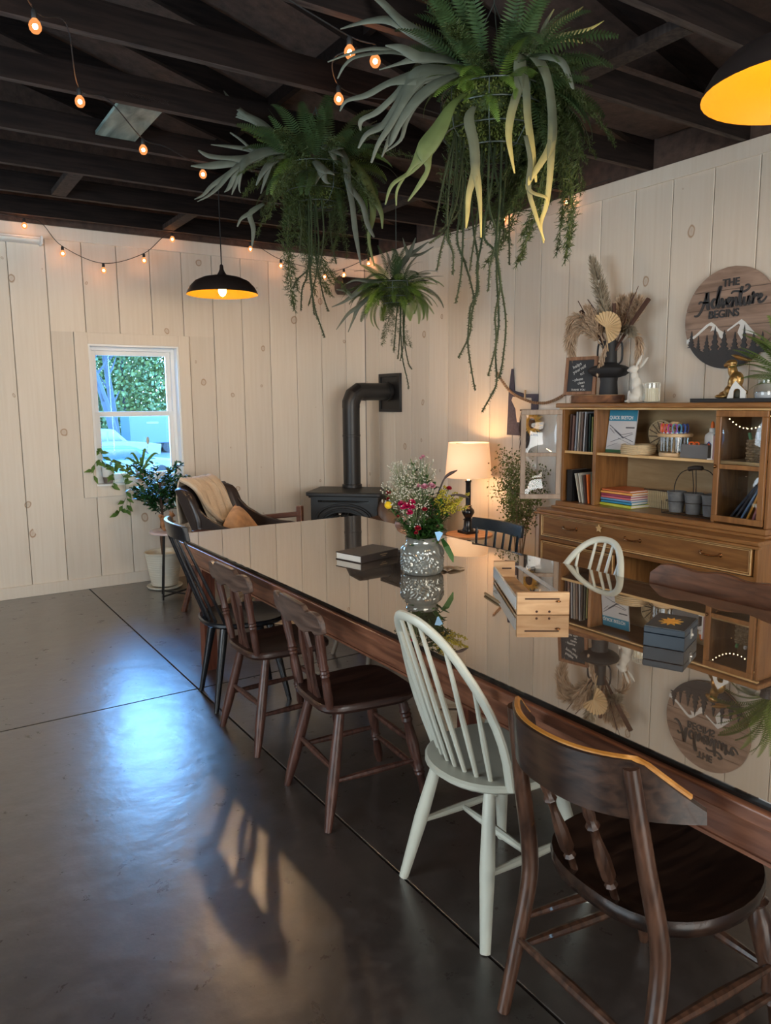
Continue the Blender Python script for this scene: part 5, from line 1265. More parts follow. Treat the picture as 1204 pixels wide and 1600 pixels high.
# the rabbit sits sideways: its nose points to +y
figure('body', [((0, -.005, .008), (.04, .055, .009)), ((0, -.02, .055), (.038, .042, .052)), ((0, -.005, .105), (.030, .034, .055), -8), ((0, .012, .155), (.022, .024, .04), -8), ((0, .022, .200), (.024, .034, .024), -12), ((0, .050, .194), (.014, .018, .013)),
    ((-.022, .03, .03), (.012, .012, .045)), ((.022, .03, .03), (.012, .012, .045)), ((-.028, -.01, .03), (.02, .04, .03)), ((.028, -.01, .03), (.02, .04, .03)), ((0, -.055, .03), (.014, .016, .014)), ((-.02, .045, .010), (.011, .022, .008)), ((.02, .045, .010), (.011, .022, .008))], m_cer, t)
figure('ears', [((-.010, -.022, .245), (.006, .010, .042), 32), ((.012, -.040, .235), (.006, .010, .044), 44)], m_cer, t, .003, 2)
t = thing('candle', 'cream candle in a ribbed clear glass on the hutch top', 'candle', (3.765, 2.90, HT))
obj('wax', MB().lathe([(.040, .006), (.040, .085)], 28), simple('cream_wax', (.72, .64, .46), .5), t)
gl2 = []
for k in range(72): a = 2*PI*k/72; r_ = .045+.0015*(k % 2); gl2.append((r_*math.cos(a), r_*math.sin(a)))
gj = obj('glass', MB().lathe([(.001, .002), (.044, .002), (.0455, .006), (.047, .115)], 40, cap=False), m_clear, t)
rb_ = MB()
for k in range(24): a = 2*PI*k/24; rb_.tube([(.0457*math.cos(a), .0457*math.sin(a), .008), (.047*math.cos(a), .047*math.sin(a), .112)], .0012, 4)
rb_.tube([(.047*math.cos(2*PI*k/36), .047*math.sin(2*PI*k/36), .115) for k in range(36)], .0018, 5, closed=True)
obj('ribs', rb_, simple('glass_ribs', (.75, .72, .62), .15), gj)
tr3 = thing('black_tray', 'long thin matt black tray on the hutch top at the right edge', 'tray', (3.78, 2.32, HT))
obj('board', MB().box(-.09, .09, -.27, .27, 0, .016), m_mblk, tr3, bevel=.002)
obj('lip', MB().box(-.09, -.086, -.27, .27, .016, .021).box(.086, .09, -.27, .27, .016, .021), m_mblk, tr3)
T2 = HT+.017
m_goldm = simple('antique_gold', (.42, .25, .09), .3, .85, var=.3, vscale=30, bump=.2, bscale=80)
t = thing('gold_rabbit', 'antique gold hare figurine crouching behind a small white house', 'figurine', (3.80, 2.40, T2)); t.scale = (1.18, 1.18, 1.18)
figure('body', [((0, .0, .035), (.03, .05, .035)), ((0, -.005, .08), (.028, .035, .045), 20), ((0, .012, .125), (.02, .022, .035), -15), ((0, .022, .160), (.018, .030, .018), -10), ((0, .044, .153), (.011, .015, .011)), ((0, .045, .02), (.018, .03, .018)), ((-.02, .055, .012), (.01, .03, .01)), ((.02, .055, .012), (.01, .03, .01)), ((0, -.052, .03), (.012, .014, .012))], m_goldm, t)
figure('ears', [((-.008, -.022, .185), (.005, .045, .009), 18), ((.010, -.028, .178), (.005, .045, .009), 12)], m_goldm, t, .003, 2)
t = thing('paper_house', 'small white card house with dark arched opening, leaning beside the gold hare', 'ornament', (3.735, 2.345, T2)); t.scale = (.85, .85, .85)
hf = MB()
hf.prism([(-.062, 0), (-.020, 0), (-.020, .045), (-.012, .060), (.006, .064), (.022, .058), (.026, .045), (.026, 0), (.060, 0), (.064, .045), (.018, .085), (-.008, .112), (-.030, .085), (-.045, .055)], 0, .004, frame((0, 0, 0), (0, -1, 0), (0, 0, 1)))
obj('front', hf, m_white, t); obj('lettering', MB().prism(rrect(.03, .009, .001, 1), .0, .0006, frame((-.0008, .022, .078), (0, -.75, .66), (0, .66, .75))).prism(rrect(.022, .010, .001, 1), .0, .0006, frame((-.0008, -.045, .045), (0, -.85, -.5), (0, -.5, .85))), m_ink, t)
o = obj('stone', MB().ball((0, 0, .024), (.02, .026, .027), 12, 8), simple('mossy_stone', (.06, .06, .04), .6, var=.5, vscale=40), loc=(3.765, 2.35, T2)); tag(o, 'dark mossy egg-shaped stone in the arch of the white house', 'ornament')
t = thing('glass_jar', 'clear glass jar half full of grey salt on the black tray', 'jar', (3.78, 2.215, T2))
jc = [(.001, .001), (.045, .001), (.052, .006), (.055, .03), (.052, .06), (.040, .078), (.041, .082), (.040, .086), (.041, .090), (.040, .098)]
obj('glass', MB().lathe(jc, 32, cap=False), m_clear, t); obj('contents', MB().lathe([(.046, .004), (.050, .022), (.046, .034), (.02, .038)], 24), simple('grey_salt', (.42, .44, .48), .6), t)
# fern spray on the tray, right edge
m_fern = leafmat('fresh_fern', (.035, .075, .010), (.13, .20, .03)); m_fernd = leafmat('deep_fern', (.018, .042, .014), (.050, .085, .026))

# ================================================================== ROUND SIGN AND WALL DECOR
m_sgw = wood('sign_wood', (.20, .13, .095), (.36, .25, .19), .6, 'Y', 3, 9, .15)
m_sgb = simple('charcoal_paint', (.035, .036, .040), .6)
SG = thing('round_sign', 'round wooden sign reading THE Adventure BEGINS over white peaks and black pines', 'sign', (RW-.03, 2.558, 1.968))
Rr = .278
sf = lambda x=0.0: frame((x, 0, 0), (0, -1, 0), (0, 0, 1))
edges = [-.278, -.16, -.045, .055, .155, .278]
for a, b in zip(edges, edges[1:]):
    a += .0012; b -= .0012; pts = []
    for k in range(13): z = a+(b-a)*k/12; pts.append((math.sqrt(max(0, Rr*Rr-z*z)), z))
    for k in range(13): z = b-(b-a)*k/12; pts.append((-math.sqrt(max(0, Rr*Rr-z*z)), z))
    pts = [p for i, p in enumerate(pts) if i == 0 or (Vector(p)-Vector(pts[i-1])).length > 1e-5]
    obj('plank', MB().prism(pts, -.012, 0, sf(0)), m_sgw, SG, smooth=False)
obj('backing', MB().prism(circ(.272, 64), -.026, -.0121, sf(0)), m_sgb, SG)
def pine(cx, base, h, w, n=6):
    L_ = []; 
    for k in range(n): q = k/n; L_ += [(cx-w*(1-q)*1.0, base+h*q), (cx-w*(1-q)*.45, base+h*(q+.08))]
    R_ = [(2*cx-x, z) for x, z in reversed(L_)]
    return L_+[(cx, base+h)]+R_
pines = [(-.228, -.13, .075, .026), (-.182, -.16, .075, .017), (-.128, -.19, .105, .034), (-.077, -.19, .15, .040), (-.02, -.20, .135, .046), (.045, -.19, .11, .034), (.10, -.19, .145, .030), (.155, -.19, .10, .036), (.205, -.18, .09, .028)]
hill = [(-math.sqrt(Rr**2-z*z), z) for z in (-.10, -.125, -.15)]; arc = [(Rr*math.cos(a), Rr*math.sin(a)) for a in [R(212+116*k/24) for k in range(25)]]
arc = [(Rr*math.cos(a), Rr*math.sin(a)) for a in [R(208+124*k/24) for k in range(25)]]
hl = arc+[(.2, -.165), (.13, -.175), (.06, -.17), (-.01, -.178), (-.08, -.17), (-.15, -.178)]
obj('dark_hill', MB().prism(hl, .0005, .005, sf()), m_sgb, SG, smooth=False)
for p in pines: obj('pine', MB().prism(pine(p[0], p[1]-.02, p[2]+.02, p[3]), .001, .006+.0002*random.random(), sf()), m_sgb, SG, smooth=False)
pk = MB().prism([(-.262, -.105), (-.205, -.080), (-.135, -.026), (-.105, -.014), (-.082, -.030), (-.050, -.062), (-.012, -.085), (-.022, -.125), (-.050, -.10), (-.062, -.072), (-.092, -.060), (-.108, -.065), (-.096, -.038), (-.118, -.032), (-.200, -.092), (-.258, -.130)], .0005, .0035, sf())
pk.prism([(-.005, -.066), (.078, -.014), (.100, -.030), (.145, -.078), (.175, -.11), (.14, -.098), (.105, -.09), (.085, -.125), (.058, -.085), (.072, -.045), (.062, -.036), (-.002, -.074)], .0005, .0035, sf())
obj('white_peaks', pk, m_white, SG, smooth=False)
text('THE', .058, m_sgb, SG, frame((-.004, -.004, .190), (0, -1, 0), (0, 0, 1)), ext=.003, bold=.0011, sx=.95)
text('BEGINS', .060, m_sgb, SG, frame((-.004, .032, .024), (0, -1, 0), (0, 0, 1)), ext=.003, bold=.0011, sx=.95)
# brush lettering 'Adventure' from strokes (u right, v up; unit = letter x-height)
ST = [
 [(-3.95,-.55,.10),(-3.75,-.62,.14),(-3.45,-.45,.16),(-3.15,.1,.18),(-2.85,1.0,.20),(-2.72,1.55,.18)],        # A left leg with tail
 [(-2.72,1.55,.26),(-2.68,.9,.28),(-2.62,.3,.28),(-2.55,-.02,.22),(-2.40,.0,.12)],                             # A right leg
 [(-3.55,.55,.10),(-3.35,.75,.13),(-3.0,.62,.12),(-2.5,.60,.10)],                                              # A bar
 [(-1.75,.75,.10),(-2.0,.85,.16),(-2.22,.5,.20),(-2.1,.08,.18),(-1.85,.1,.12),(-1.65,.6,.12)],                 # d bowl
 [(-1.80,.4,.12),(-1.62,1.0,.14),(-1.42,1.7,.16),(-1.35,1.95,.14),(-1.52,1.85,.20),(-1.62,1.0,.26),(-1.64,.3,.24),(-1.55,.02,.16),(-1.38,.15,.10)],   # d stem
 [(-1.38,.15,.08),(-1.28,.75,.12),(-1.18,.7,.20),(-1.10,.05,.22),(-1.0,.05,.12),(-.80,.75,.12)],               # v
 [(-.80,.72,.08),(-.70,.25,.12),(-.5,.45,.12),(-.42,.72,.14),(-.55,.8,.16),(-.70,.5,.20),(-.62,.08,.18),(-.42,.05,.12),(-.25,.35,.08)],  # e
 [(-.25,.7,.12),(-.20,.75,.20),(-.18,.02,.20),(-.17,.02,.10),(-.02,.6,.10),(.12,.75,.16),(.17,.4,.20),(.18,.08,.18),(.30,.05,.10),(.42,.35,.08)],   # n
 [(.66,1.75,.18),(.56,1.1,.24),(.50,.4,.24),(.55,.05,.20),(.72,.08,.10),(.85,.4,.08)],                         # t stem
 [(-.35,1.18,.08),(-.15,1.36,.13),(.25,1.34,.15),(.75,1.22,.15),(1.15,1.35,.13),(1.35,1.62,.13),(1.2,1.82,.13),(.95,1.75,.11)],   # t cross swash
 [(.90,.75,.18),(.88,.3,.22),(.98,.02,.18),(1.18,.15,.10),(1.32,.7,.12),(1.33,.72,.2),(1.33,.2,.22),(1.42,.02,.14),(1.6,.3,.08)],   # u
 [(1.62,.78,.12),(1.72,1.05,.16),(1.72,.7,.2),(1.70,.05,.22),(1.72,.1,.1),(1.85,.62,.12),(2.05,.80,.2),(2.12,.66,.16)],  # r
 [(2.15,.3,.08),(2.40,.45,.12),(2.52,.68,.14),(2.40,.8,.16),(2.25,.5,.20),(2.32,.1,.18),(2.55,.08,.14),(2.8,.3,.12),(2.95,.55,.08)],   # e
]
UX_, lt = .0625, MB()
for s_ in ST:
    P3 = cat([(a, b, w) for a, b, w in s_], 6); pp = [Vector((p[0]*UX_+.030, p[1]*UX_*.92)) for p in P3]
    outl, inl = [], []
    for i, p in enumerate(pp):
        d = (pp[min(i+1, len(pp)-1)]-pp[max(i-1, 0)]);  d = d.normalized() if d.length > 1e-7 else Vector((1, 0)); n_ = Vector((-d.y, d.x)); w = max(.05, P3[i][2])*UX_*.62
        outl.append(p+n_*w); inl.append(p-n_*w)
    b = len(lt.v)
    fm_ = sf(-.0005)
    for i in range(len(pp)):
        for q in (outl[i], inl[i]):
            for dz in (0, .0055): lt.vert(fm_ @ Vector((q.x, q.y, dz)))
    for i in range(len(pp)-1):
        a0 = b+4*i; a1 = a0+4
        lt.f += [(a0+1, a0+3, a1+3, a1+1), (a0, a1, a1+2, a0+2), (a0, a0+1, a1+1, a1), (a0+2, a1+2, a1+3, a0+3)]
    e_ = b+4*(len(pp)-1); lt.f += [(b, b+2, b+3, b+1), (e_, e_+1, e_+3, e_+2)]
lt2 = MB().add(lt, Matrix.Translation((0, 0, .062)) @ Matrix.Rotation(R(0), 4, 'X'))
o = obj('script_lettering', lt2, m_sgb, SG, smooth=False)

# bead garland swagged on the wall
t = thing('bead_garland', 'string of tan wooden beads swagged on the wall left of the hutch', 'garland', (RW-.02, 4.12, 1.60))
ctl = [(4.515, 1.752), (4.45, 1.685), (4.374, 1.613), (4.29, 1.565), (4.204, 1.534), (4.10, 1.508), (3.991, 1.502), (3.92, 1.512), (3.858, 1.531), (3.80, 1.555), (3.747, 1.585), (3.68, 1.63)]
pts = cat([(0, y-4.12, z-1.60) for y, z in ctl], 10)
obj('cord', MB().tube(pts, .0025, 5), m_brownst, t)
L_ = 0; last = pts[0]; bd = MB().ball((0, 0, 0), (.0115, .0085, .0115), 8, 6).mesh('bead', wood('bead_wood', (.24, .12, .06), (.50, .31, .18), .6, 'Z', 30, 1, 0))
acc = 0
for p, q in zip(pts, pts[1:]):
    acc += (q-p).length
    if acc > .0175: acc = 0; b_ = obj('bead', bd, parent=t, loc=q); b_.rotation_euler = ((q-p).to_track_quat('Y', 'Z')).to_euler()
# navy card with a pale cut-out shape hanging from a strap
m_navy = simple('speckled_navy_card', (.055, .05, .075), .8, var=.5, vscale=60)
t = thing('navy_wall_card', 'speckled navy wall hanging with a pale jug-shaped cut-out, by the open glass door', 'wall hanging', (RW-.006, 4.22, 1.26))
obj('card', MB().prism([(-.165, 0), (.165, 0), (.165, .31), (.03, .31), (-.085, .335), (-.105, .50), (-.125, .50), (-.15, .34)], 0, .006, frame((0, 0, 0), (0, -1, 0), (0, 0, 1))), m_navy, t, smooth=False)
obj('pale_shape', MB().prism([(-.05, .10), (.09, .09), (.10, .28), (-.10, .29), (-.115, .265), (-.07, .20)], .0062, .009, frame((0, 0, 0), (0, -1, 0), (0, 0, 1))), simple('cream_card', (.62, .52, .40), .8), t, smooth=False)
obj('clothes_peg', MB().box(-.016, -.006, -.04, -.03, .27, .34), m_pine, t, smooth=False)
t = thing('dried_sunflower', 'dried orange sunflower head on the wall, seen through the open glass door', 'flower', (RW-.045, 4.065, 1.355))
pt_ = MB()
for k in range(44): a = 2*PI*k/44; r_ = rnd(.075, .10); d = Vector((0, math.cos(a), math.sin(a))); pt_.strip([d*.02, d*r_*.6+Vector((-.02, 0, 0)), d*r_+Vector((rnd(-.02, .01), 0, 0))], [.014, .018, .003], (-1, 0, 0), .2, 0, 1)
obj('petals', pt_, leafmat('dried_orange_petal', (.42, .17, .01), (.72, .38, .05)), t); obj('seed_head', MB().ball((-.005, 0, 0), (.02, .04, .04), 14, 8), simple('brown_seeds', (.10, .045, .02), .9, var=.4, vscale=80, bump=.6, bscale=150), t)
t = thing('dark_feather_hanging', 'dark brown feathery hanging on the wall behind the open glass door', 'wall hanging', (RW-.02, 4.17, 1.30))
fh = MB()
for k in range(160): y_ = rnd(-.05, .05); z_ = rnd(-.08, .14); fh.strip([(0, y_, z_), (-.01, y_+rnd(-.01, .01), z_-.06), (-.012, y_+rnd(-.02, .02), z_-.11)], [.006, .007, .001], (-1, rnd(-.5, .5), 0))
g_ = obj('fringe', fh, simple('dark_feather', (.035, .022, .018), .9), t); g_['kind'] = 'stuff'; obj('rod', MB().tube([(0, -.06, .15), (0, .06, .15)], .005, 6), m_brownst, t)
# ================================================================== ON THE TABLE (z = .765)
Z0 = .7655
m_leafd = leafmat('dark_bouquet_leaf', (.012, .045, .008), (.05, .13, .02))
t = thing('hardcover_book', 'dark brown hardcover book lying on the glass table beside the vase', 'book', (1.915, 3.09, Z0), R(-43)+R(0))
# spine faces the camera; corners measured from the photograph's perspective
t.rotation_euler = (0, 0, 0)
bx = Vector((1.812-1.728, 2.962-3.04, 0)).normalized(); by = Vector((2.062-1.812, 3.023-2.962, 0)).normalized()
t.location = (1.90, 3.09, Z0); t.rotation_euler = (0, 0, math.atan2(by.y, by.x))
hc = simple('dark_book_cover', (.030, .020, .018), .35, var=.3)
obj('cover', MB().box(-.13, .13, -.088, .088, 0, .004).box(-.13, .13, -.088, .088, .032, .036).box(-.13, .13, -.088, -.084, .004, .032), hc, t, smooth=False, bevel=.001)
obj('pages', MB().box(-.126, .126, -.084, .084, .004, .032), m_page, t, smooth=False)
obj('spine_print', MB().box(.0, .05, -.0886, -.0881, .022, .026).box(.01, .04, -.0886, -.0881, .014, .017), simple('gold_print', (.35, .25, .15), .5), t, smooth=False)
m_emb = simple('embossed_grey_glass', (.27, .275, .25), .10, .35, var=.2, vscale=30, trans=.25)
VS = (1.925, 2.665, Z0)
t = thing('glass_vase', 'grey embossed glass vase of mixed flowers in the middle of the table', 'vase', VS)
vb = MB(); n_ = 140; prof = [(.080, 0), (.086, .004), (.090, .015), (.094, .05), (.095, .10), (.090, .118), (.078, .130), (.072, .136), (.072, .158), (.075, .162), (.073, .164), (.068, .16), (.067, .135), (.085, .112), (.088, .05), (.08, .012), (.001, .010)]
rings = []
dens = []
for (a, b) in zip(prof, prof[1:]):
    k_ = 22 if abs(a[1]-b[1]) > .03 and a[0] > .085 and b[0] > .088 else 1
    for i in range(k_): dens.append((a[0]+(b[0]-a[0])*i/k_, a[1]+(b[1]-a[1])*i/k_))
dens.append(prof[-1])
for j, (r_, z) in enumerate(dens):
    row = []
    for k in range(n_):
        a = 2*PI*k/n_; e = 0
        if .012 < z < .116 and r_ > .088:   # raised leaf pattern
            u = (a*5/(2*PI)+.15*math.sin(z*60)) % 1-.5; v = (z-.064)/.055
            e = .003*math.sin(24*(abs(u)*1.3+v*.45*math.cos(2.2*u))+1.5*math.sin(a*9+v*4))*(1 if abs(u) > .03 else 0)+.002*math.sin(a*23+z*170)
        row.append(vb.vert(((r_+e)*math.cos(a), (r_+e)*math.sin(a), z)))
    rings.append(row)
for p, q in zip(rings, rings[1:]):
    for k in range(n_): vb.f.append((p[k], p[(k+1)%n_], q[(k+1)%n_], q[k]))
vb.f.append(tuple(reversed(rings[0])))
obj('vessel', vb, m_emb, t, angle=60)
BQ = thing('flower_bouquet', "bouquet of white baby's breath, red and pink carnations and yellow goldenrod", 'flowers', (VS[0], VS[1], Z0+.10))
def bq(px, py, off=0):   # bouquet offsets in a plane facing the viewer, metres
    s = 3.12/1173
    return CR*((px-658)*s)+Vector((0, 0, -(py-850)*s))-_f*off
m_stem = simple('green_stem', (.05, .10, .025), .6)
m_gyp = simple('babys_breath_white', (.58, .54, .44), .8, var=.05); m_gypst = simple('pale_green_twig', (.20, .24, .12), .8)
for k, (px, py, of) in enumerate(((625, 740, .02), (640, 725, 0), (612, 755, .04), (650, 735, -.04), (632, 765, .05), (660, 715, -.05), (655, 760, .04), (622, 720, -.02), (645, 790, .03))):
    mb = MB(); e = bq(px, py, of); mb.tube([(0, 0, -.04), e*.55, e*.85], [.0018, .0014, .001], 4)
    gb = MB()
    for i in range(85):
        q = Vector((rnd(-1, 1), rnd(-1, 1), rnd(-1, 1))); q = q*(.066 if q.length < 1 else .048); c_ = e+q
        mb.tube([e*.82, (e*.82+c_)*.5+Vector((0, 0, -.006)), c_], .0006, 3, cap=False); gb.ball(c_, (.0038, .0038, .0032), 5, 3)
    s_ = obj('babys_breath', mb, m_gypst, BQ); f_ = obj('florets', gb, m_gyp, s_); f_['kind'] = 'stuff'
def carnation(px, py, of, r, mat, name='carnation'):
    e = bq(px, py, of); st_ = obj('stem', MB().tube([(0, 0, -.05), e*.5+Vector((0, 0, -.01)), e], .0016, 5), m_stem, BQ)
    mb = MB(); up = (e.normalized()*.3+Vector((0, 0, 1))-_f*.6).normalized()
    for lay in range(4):
        for k in range(11):
            a = 2*PI*k/11+lay; o_ = up.orthogonal().normalized(); d = math.cos(a)*o_+math.sin(a)*up.cross(o_); tilt = .25+lay*.35
            v_ = (d*(1-.18*lay)+up*tilt).normalized()*r; mb.strip([e, e+v_*.6, e+v_], [r*.2, r*.55, r*.5], up, .3*rnd(-1, 1), 0, 1)
    obj(name, mb, mat, st_); return st_
m_mag = leafmat('magenta_petal', (.30, .0, .05), (.62, .02, .13)); m_drd = leafmat('dark_red_petal', (.16, .0, .01), (.42, .01, .03)); m_pnk = leafmat('pink_petal', (.45, .12, .20), (.72, .36, .44))
for px, py, of, r_ in ((624, 773, .06, .018), (632, 777, .08, .019), (640, 771, .07, .018), (637, 787, .08, .016), (626, 779, .09, .014), (641, 778, .09, .014)): carnation(px, py, of, r_, m_mag)
for px, py, of, r_ in ((602, 755, .05, .013), (603, 764, .04, .010), (661, 782, .09, .012), (650, 813, .08, .015), (647, 820, .09, .010), (702, 747, .03, .013), (618, 793, .06, .008)): carnation(px, py, of, r_, m_drd)
for px, py, of, r_ in ((661, 745, .05, .017), (673, 744, .05, .018), (652, 743, .03, .012), (660, 694, 0, .010), (656, 697, .01, .008)): carnation(px, py, of, r_, m_pnk)
carnation(602, 774, .07, .005, m_pnk, 'calyx'); e = bq(602, 774, .075); obj('billy_button', MB().ball(e, .0165, 14, 10), simple('yellow_billy_button', (.75, .48, .01), .9, var=.2, vscale=200, bump=.5, bscale=300), BQ)
m_gr = leafmat('goldenrod', (.22, .20, .01), (.55, .42, .02))
for px, py, of in ((690, 752, .04), (700, 762, .05), (712, 757, .03), (722, 762, .02), (728, 778, .03), (715, 772, .05), (705, 778, .05), (697, 745, .02), (733, 757, .0)):
    e = bq(px, py, of); b0 = bq(672, 800, 0); st_ = MB().tube([(0, 0, -.03), b0, e], .0014, 5); g = MB()
    for i in range(60):
        q = random.random(); p = b0.lerp(e, .45+.6*q); d = Vector((rnd(-1, 1), rnd(-1, 1), rnd(-.4, 1)))*.016*(1.2-q*.7); g.ball(p+d, (.0042, .0042, .0034), 5, 3)
        g.t[-1] = 1
    for i in range(len(g.t)): g.t[i] = (i*37 % 100)/100
    s_ = obj('goldenrod', st_, m_stem, BQ); f_ = obj('flower_heads', g, m_gr, s_); f_['kind'] = 'stuff'
def leafy(px, py, of, n, ln, w, mat=m_leafd, nm='leafy_stem', start=.2):
    e = bq(px, py, of); mb = MB(); P = cat([(0, 0, -.05), e*.5+Vector((0, 0, .005)), e], 6); mb.tube(P, .0016, 4)
    for k in range(n):
        q = start+(1-start)*k/n; p = P[int(q*(len(P)-1))]; a = k*2.4; d = (Vector((math.cos(a), math.sin(a), .55))).normalized()
        mb.strip([p, p+d*ln*.5, p+d*ln+Vector((0, 0, -ln*.25))], [w*.4, w, w*.15], (0, 0, 1), .25, rnd(0, .5), rnd(.5, 1))
    return obj(nm, mb, mat, BQ)
for a in ((668, 722, 0), (680, 735, .02), (690, 765, .07), (700, 790, .06), (684, 800, .09), (645, 700, -.03), (640, 742, -.02), (608, 782, .05), (622, 800, .07), (636, 815, .08), (672, 812, .10), (660, 800, .09), (692, 815, .05), (676, 770, .05), (686, 785, .08), (668, 760, .02), (650, 830, .09), (696, 775, .03)):
    leafy(*a, 26, .046, .018)
for a in ((640, 697, 0), (667, 705, -.02), (598, 760, .04), (645, 705, -.01)): leafy(*a, 12, .016, .007)
for k in range(44): a = rnd(0, 6.28); e = bq(rnd(636, 696), rnd(795, 842), rnd(-.03, .07)); mb = MB().strip([e*.4, e, e+Vector((math.cos(a)*.03, math.sin(a)*.03, rnd(-.01, .03)))], [.008, .018, .003], (0, 0, 1), .2, .1, 1); obj('broad_leaf', mb, m_leafd, BQ)
bl_ = MB().strip([bq(690, 830, .05), bq(696, 842, .09), bq(704, 858, .10), bq(707, 868, .10)], [.012, .026, .022, .004], -_f, .2, 0, 1); obj('broad_leaf', bl_, m_leafd, BQ)
pod = simple('purple_brown_pod', (.055, .035, .030), .6)
obj('seed_pod', MB().tube(cat([bq(672, 790, 0), bq(686, 750, .02), bq(697, 727, .02), bq(716, 716, .02)], 6), [.003]*6+[.004]*6+[.006, .007, .0075, .007, .005, .003, .001], 6), pod, BQ)
obj('seed_pod', MB().tube(cat([bq(690, 790, 0), bq(700, 762, .04), bq(715, 757, .05), bq(735, 762, .04)], 6), [.003]*6+[.004]*6+[.005, .006, .007, .007, .005, .003, .001], 6), pod, BQ)
obj('blue_tag', MB().prism([(0, 0), (.012, -.035), (.018, -.038), (.036, -.004), (.022, .004)], 0, .0006, frame(bq(676, 818, .13), CR, (0, 0, 1))), simple('pale_blue_card', (.25, .50, .78), .5), BQ)
# dry oak leaf
lf = MB(); R2 = 24; cen = lf.vert((0, 0, .010))
ring = [lf.vert(((.055+.014*math.cos(7*a))*math.cos(a)*(1.2 if math.cos(a) > 0 else .9), (.034+.010*math.cos(7*a))*math.sin(a), .006+.012*abs(math.sin(a*3.5))), 1) for a in [2*PI*k/56 for k in range(56)]]
for k in range(56): lf.f.append((cen, ring[k], ring[(k+1) % 56]))
o = obj('dry_leaf', lf, leafmat('dry_tan_leaf', (.26, .17, .10), (.50, .37, .25)), loc=(2.045, 2.635, Z0-.004), rot=(0, 0, R(-20))); tag(o, 'curled tan oak leaf lying on the glass beside the vase', 'leaf')
# wooden tray with metal rulers and notched end boards
m_pn = wood('knotty_pale_pine', (.40, .22, .10), (.60, .38, .20), .55, 'X', 5, 7, .1, worn=(.16, .07, .03), wornamt=.08)
t = thing('pencil_tray', 'pale pine desk organiser with slotted end boards and metal rulers on the table', 'organiser', (0, 0, Z0))
pa, pb = Vector((1.803, 1.921, 0)), Vector((1.955, 1.815, 0)); ux = (pb-pa).normalized(); uy = Vector((-ux.y, ux.x, 0))
t.location = (pa.x, pa.y, Z0); t.rotation_euler = (0, 0, math.atan2(ux.y, ux.x)); wv = (pb-pa).length
far = Vector((2.085, 2.36, 0))-pa; fx_, fy_ = far.dot(ux), far.dot(uy)
eb = obj('end_board', MB().box(0, wv, 0, .018, .0, .082), m_pn, t, smooth=False, bevel=.002)
obj('slot', MB().box(.028, .150, -.0015, .0005, .056, .061), simple('burnt_slot', (.05, .02, .01), .8), eb, smooth=False)
for x_ in (.07, .115): obj('peg_hole', MB().lathe([(.0045, -.0012), (.0045, .0004)], 12, m=Matrix.Translation((x_, 0, .012)) @ Matrix.Rotation(R(90), 4, 'X')), simple('peg_hole_dark', (.04, .015, .01), .9), eb)
obj('brass_clip', MB().ball((.145, -.003, .050), (.010, .003, .004), 10, 6), m_brass, eb)
fe = obj('end_board', MB().box(fx_-.005, fx_+.085, fy_, fy_+.018, 0, .082), m_pn, t, smooth=False, bevel=.002)
obj('slot', MB().box(fx_+.03, fx_+.07, fy_-.0012, fy_+.0004, .05, .056), simple('burnt_slot2', (.05, .02, .01), .8), fe, smooth=False)
base = MB().prism([(.0, .018), (wv*.62, .018), (fx_+.085, fy_), (fx_, fy_)], .004, .016, Matrix.Identity(4)); obj('base_board', base, m_pn, t, smooth=False)
m_alu = simple('brushed_metal_ruler', (.62, .68, .76), .22, .9, var=.05)
obj('side_rail', MB().prism([(-.004, .018), (.004, .018), (fx_+.002, fy_), (fx_-.006, fy_)], .016, .060, Matrix.Identity(4)), simple('pale_glass_rail', (.55, .60, .62), .1), t, smooth=False)
o = obj('metal_ruler', MB().box(-.012, .012, 0, .36, 0, .0015), m_alu, loc=pa+ux*.135+uy*.022+Vector((0, 0, Z0+.083)), smooth=False)
o.rotation_euler = (R(2), 0, math.atan2((far+ux*.04-ux*.135-uy*.02).y, (far+ux*.04-ux*.135-uy*.02).x)-PI/2); tag(o, 'shiny metal ruler lying across the pine desk organiser', 'ruler')
o = obj('glass_lens', MB().lathe([(.001, 0), (.02, .001), (.022, .004), (.014, .010), (.001, .013)], 20), m_clear, loc=pa+ux*(fx_*.8)+uy*(fy_*.80)+Vector((0, 0, Z0+.0165))); tag(o, 'small round glass lens in the far end of the pine organiser', 'lens')
o = obj('wooden_pencil', MB().turned((0, 0, .006), (-.05, -.145, .006), [(0, .006), (.8, .006), (.82, .0055), (1, .001)], 6), simple('tan_pencil', (.24, .16, .08), .5), loc=(1.86, 2.04, Z0)); o.location = (1.895, 2.20, Z0); tag(o, 'tan wooden pencil lying on the glass left of the organiser', 'pencil')
# blue lidded box
t = thing('painted_box', 'small dark blue lidded box with a gold painted sun on its lid, on the table', 'box', (2.005, 1.463, Z0))
pa, pb = Vector((1.894, 1.452, 0)), Vector((1.939, 1.341, 0)); 
m_bb = wood('blue_painted_wood', (.004, .010, .018), (.010, .021, .034), .45, 'X', 4, 6, .1); m_bt = simple('black_lid', (.012, .013, .016), .3)
ux = Vector((.045, -.111, 0)).normalized(); uy = Vector((-ux.y, ux.x, 0)); Lb = .122; Wb = .155
uy = Vector((2.123-1.939, 1.436-1.341, 0)).normalized()
t.location = (1.894, 1.452, Z0); t.rotation_euler = (0, 0, math.atan2(ux.y, ux.x))
obj('box_body', MB().box(0, Lb, .0, .17, 0, .042), m_bb, t, smooth=False, bevel=.002)
ld = obj('lid', MB().box(0, Lb, 0, .17, .0435, .062), m_bb, t, smooth=False, bevel=.002)
obj('lid_top', MB().box(.002, Lb-.002, .002, .168, .0621, .064), m_bt, ld, smooth=False)
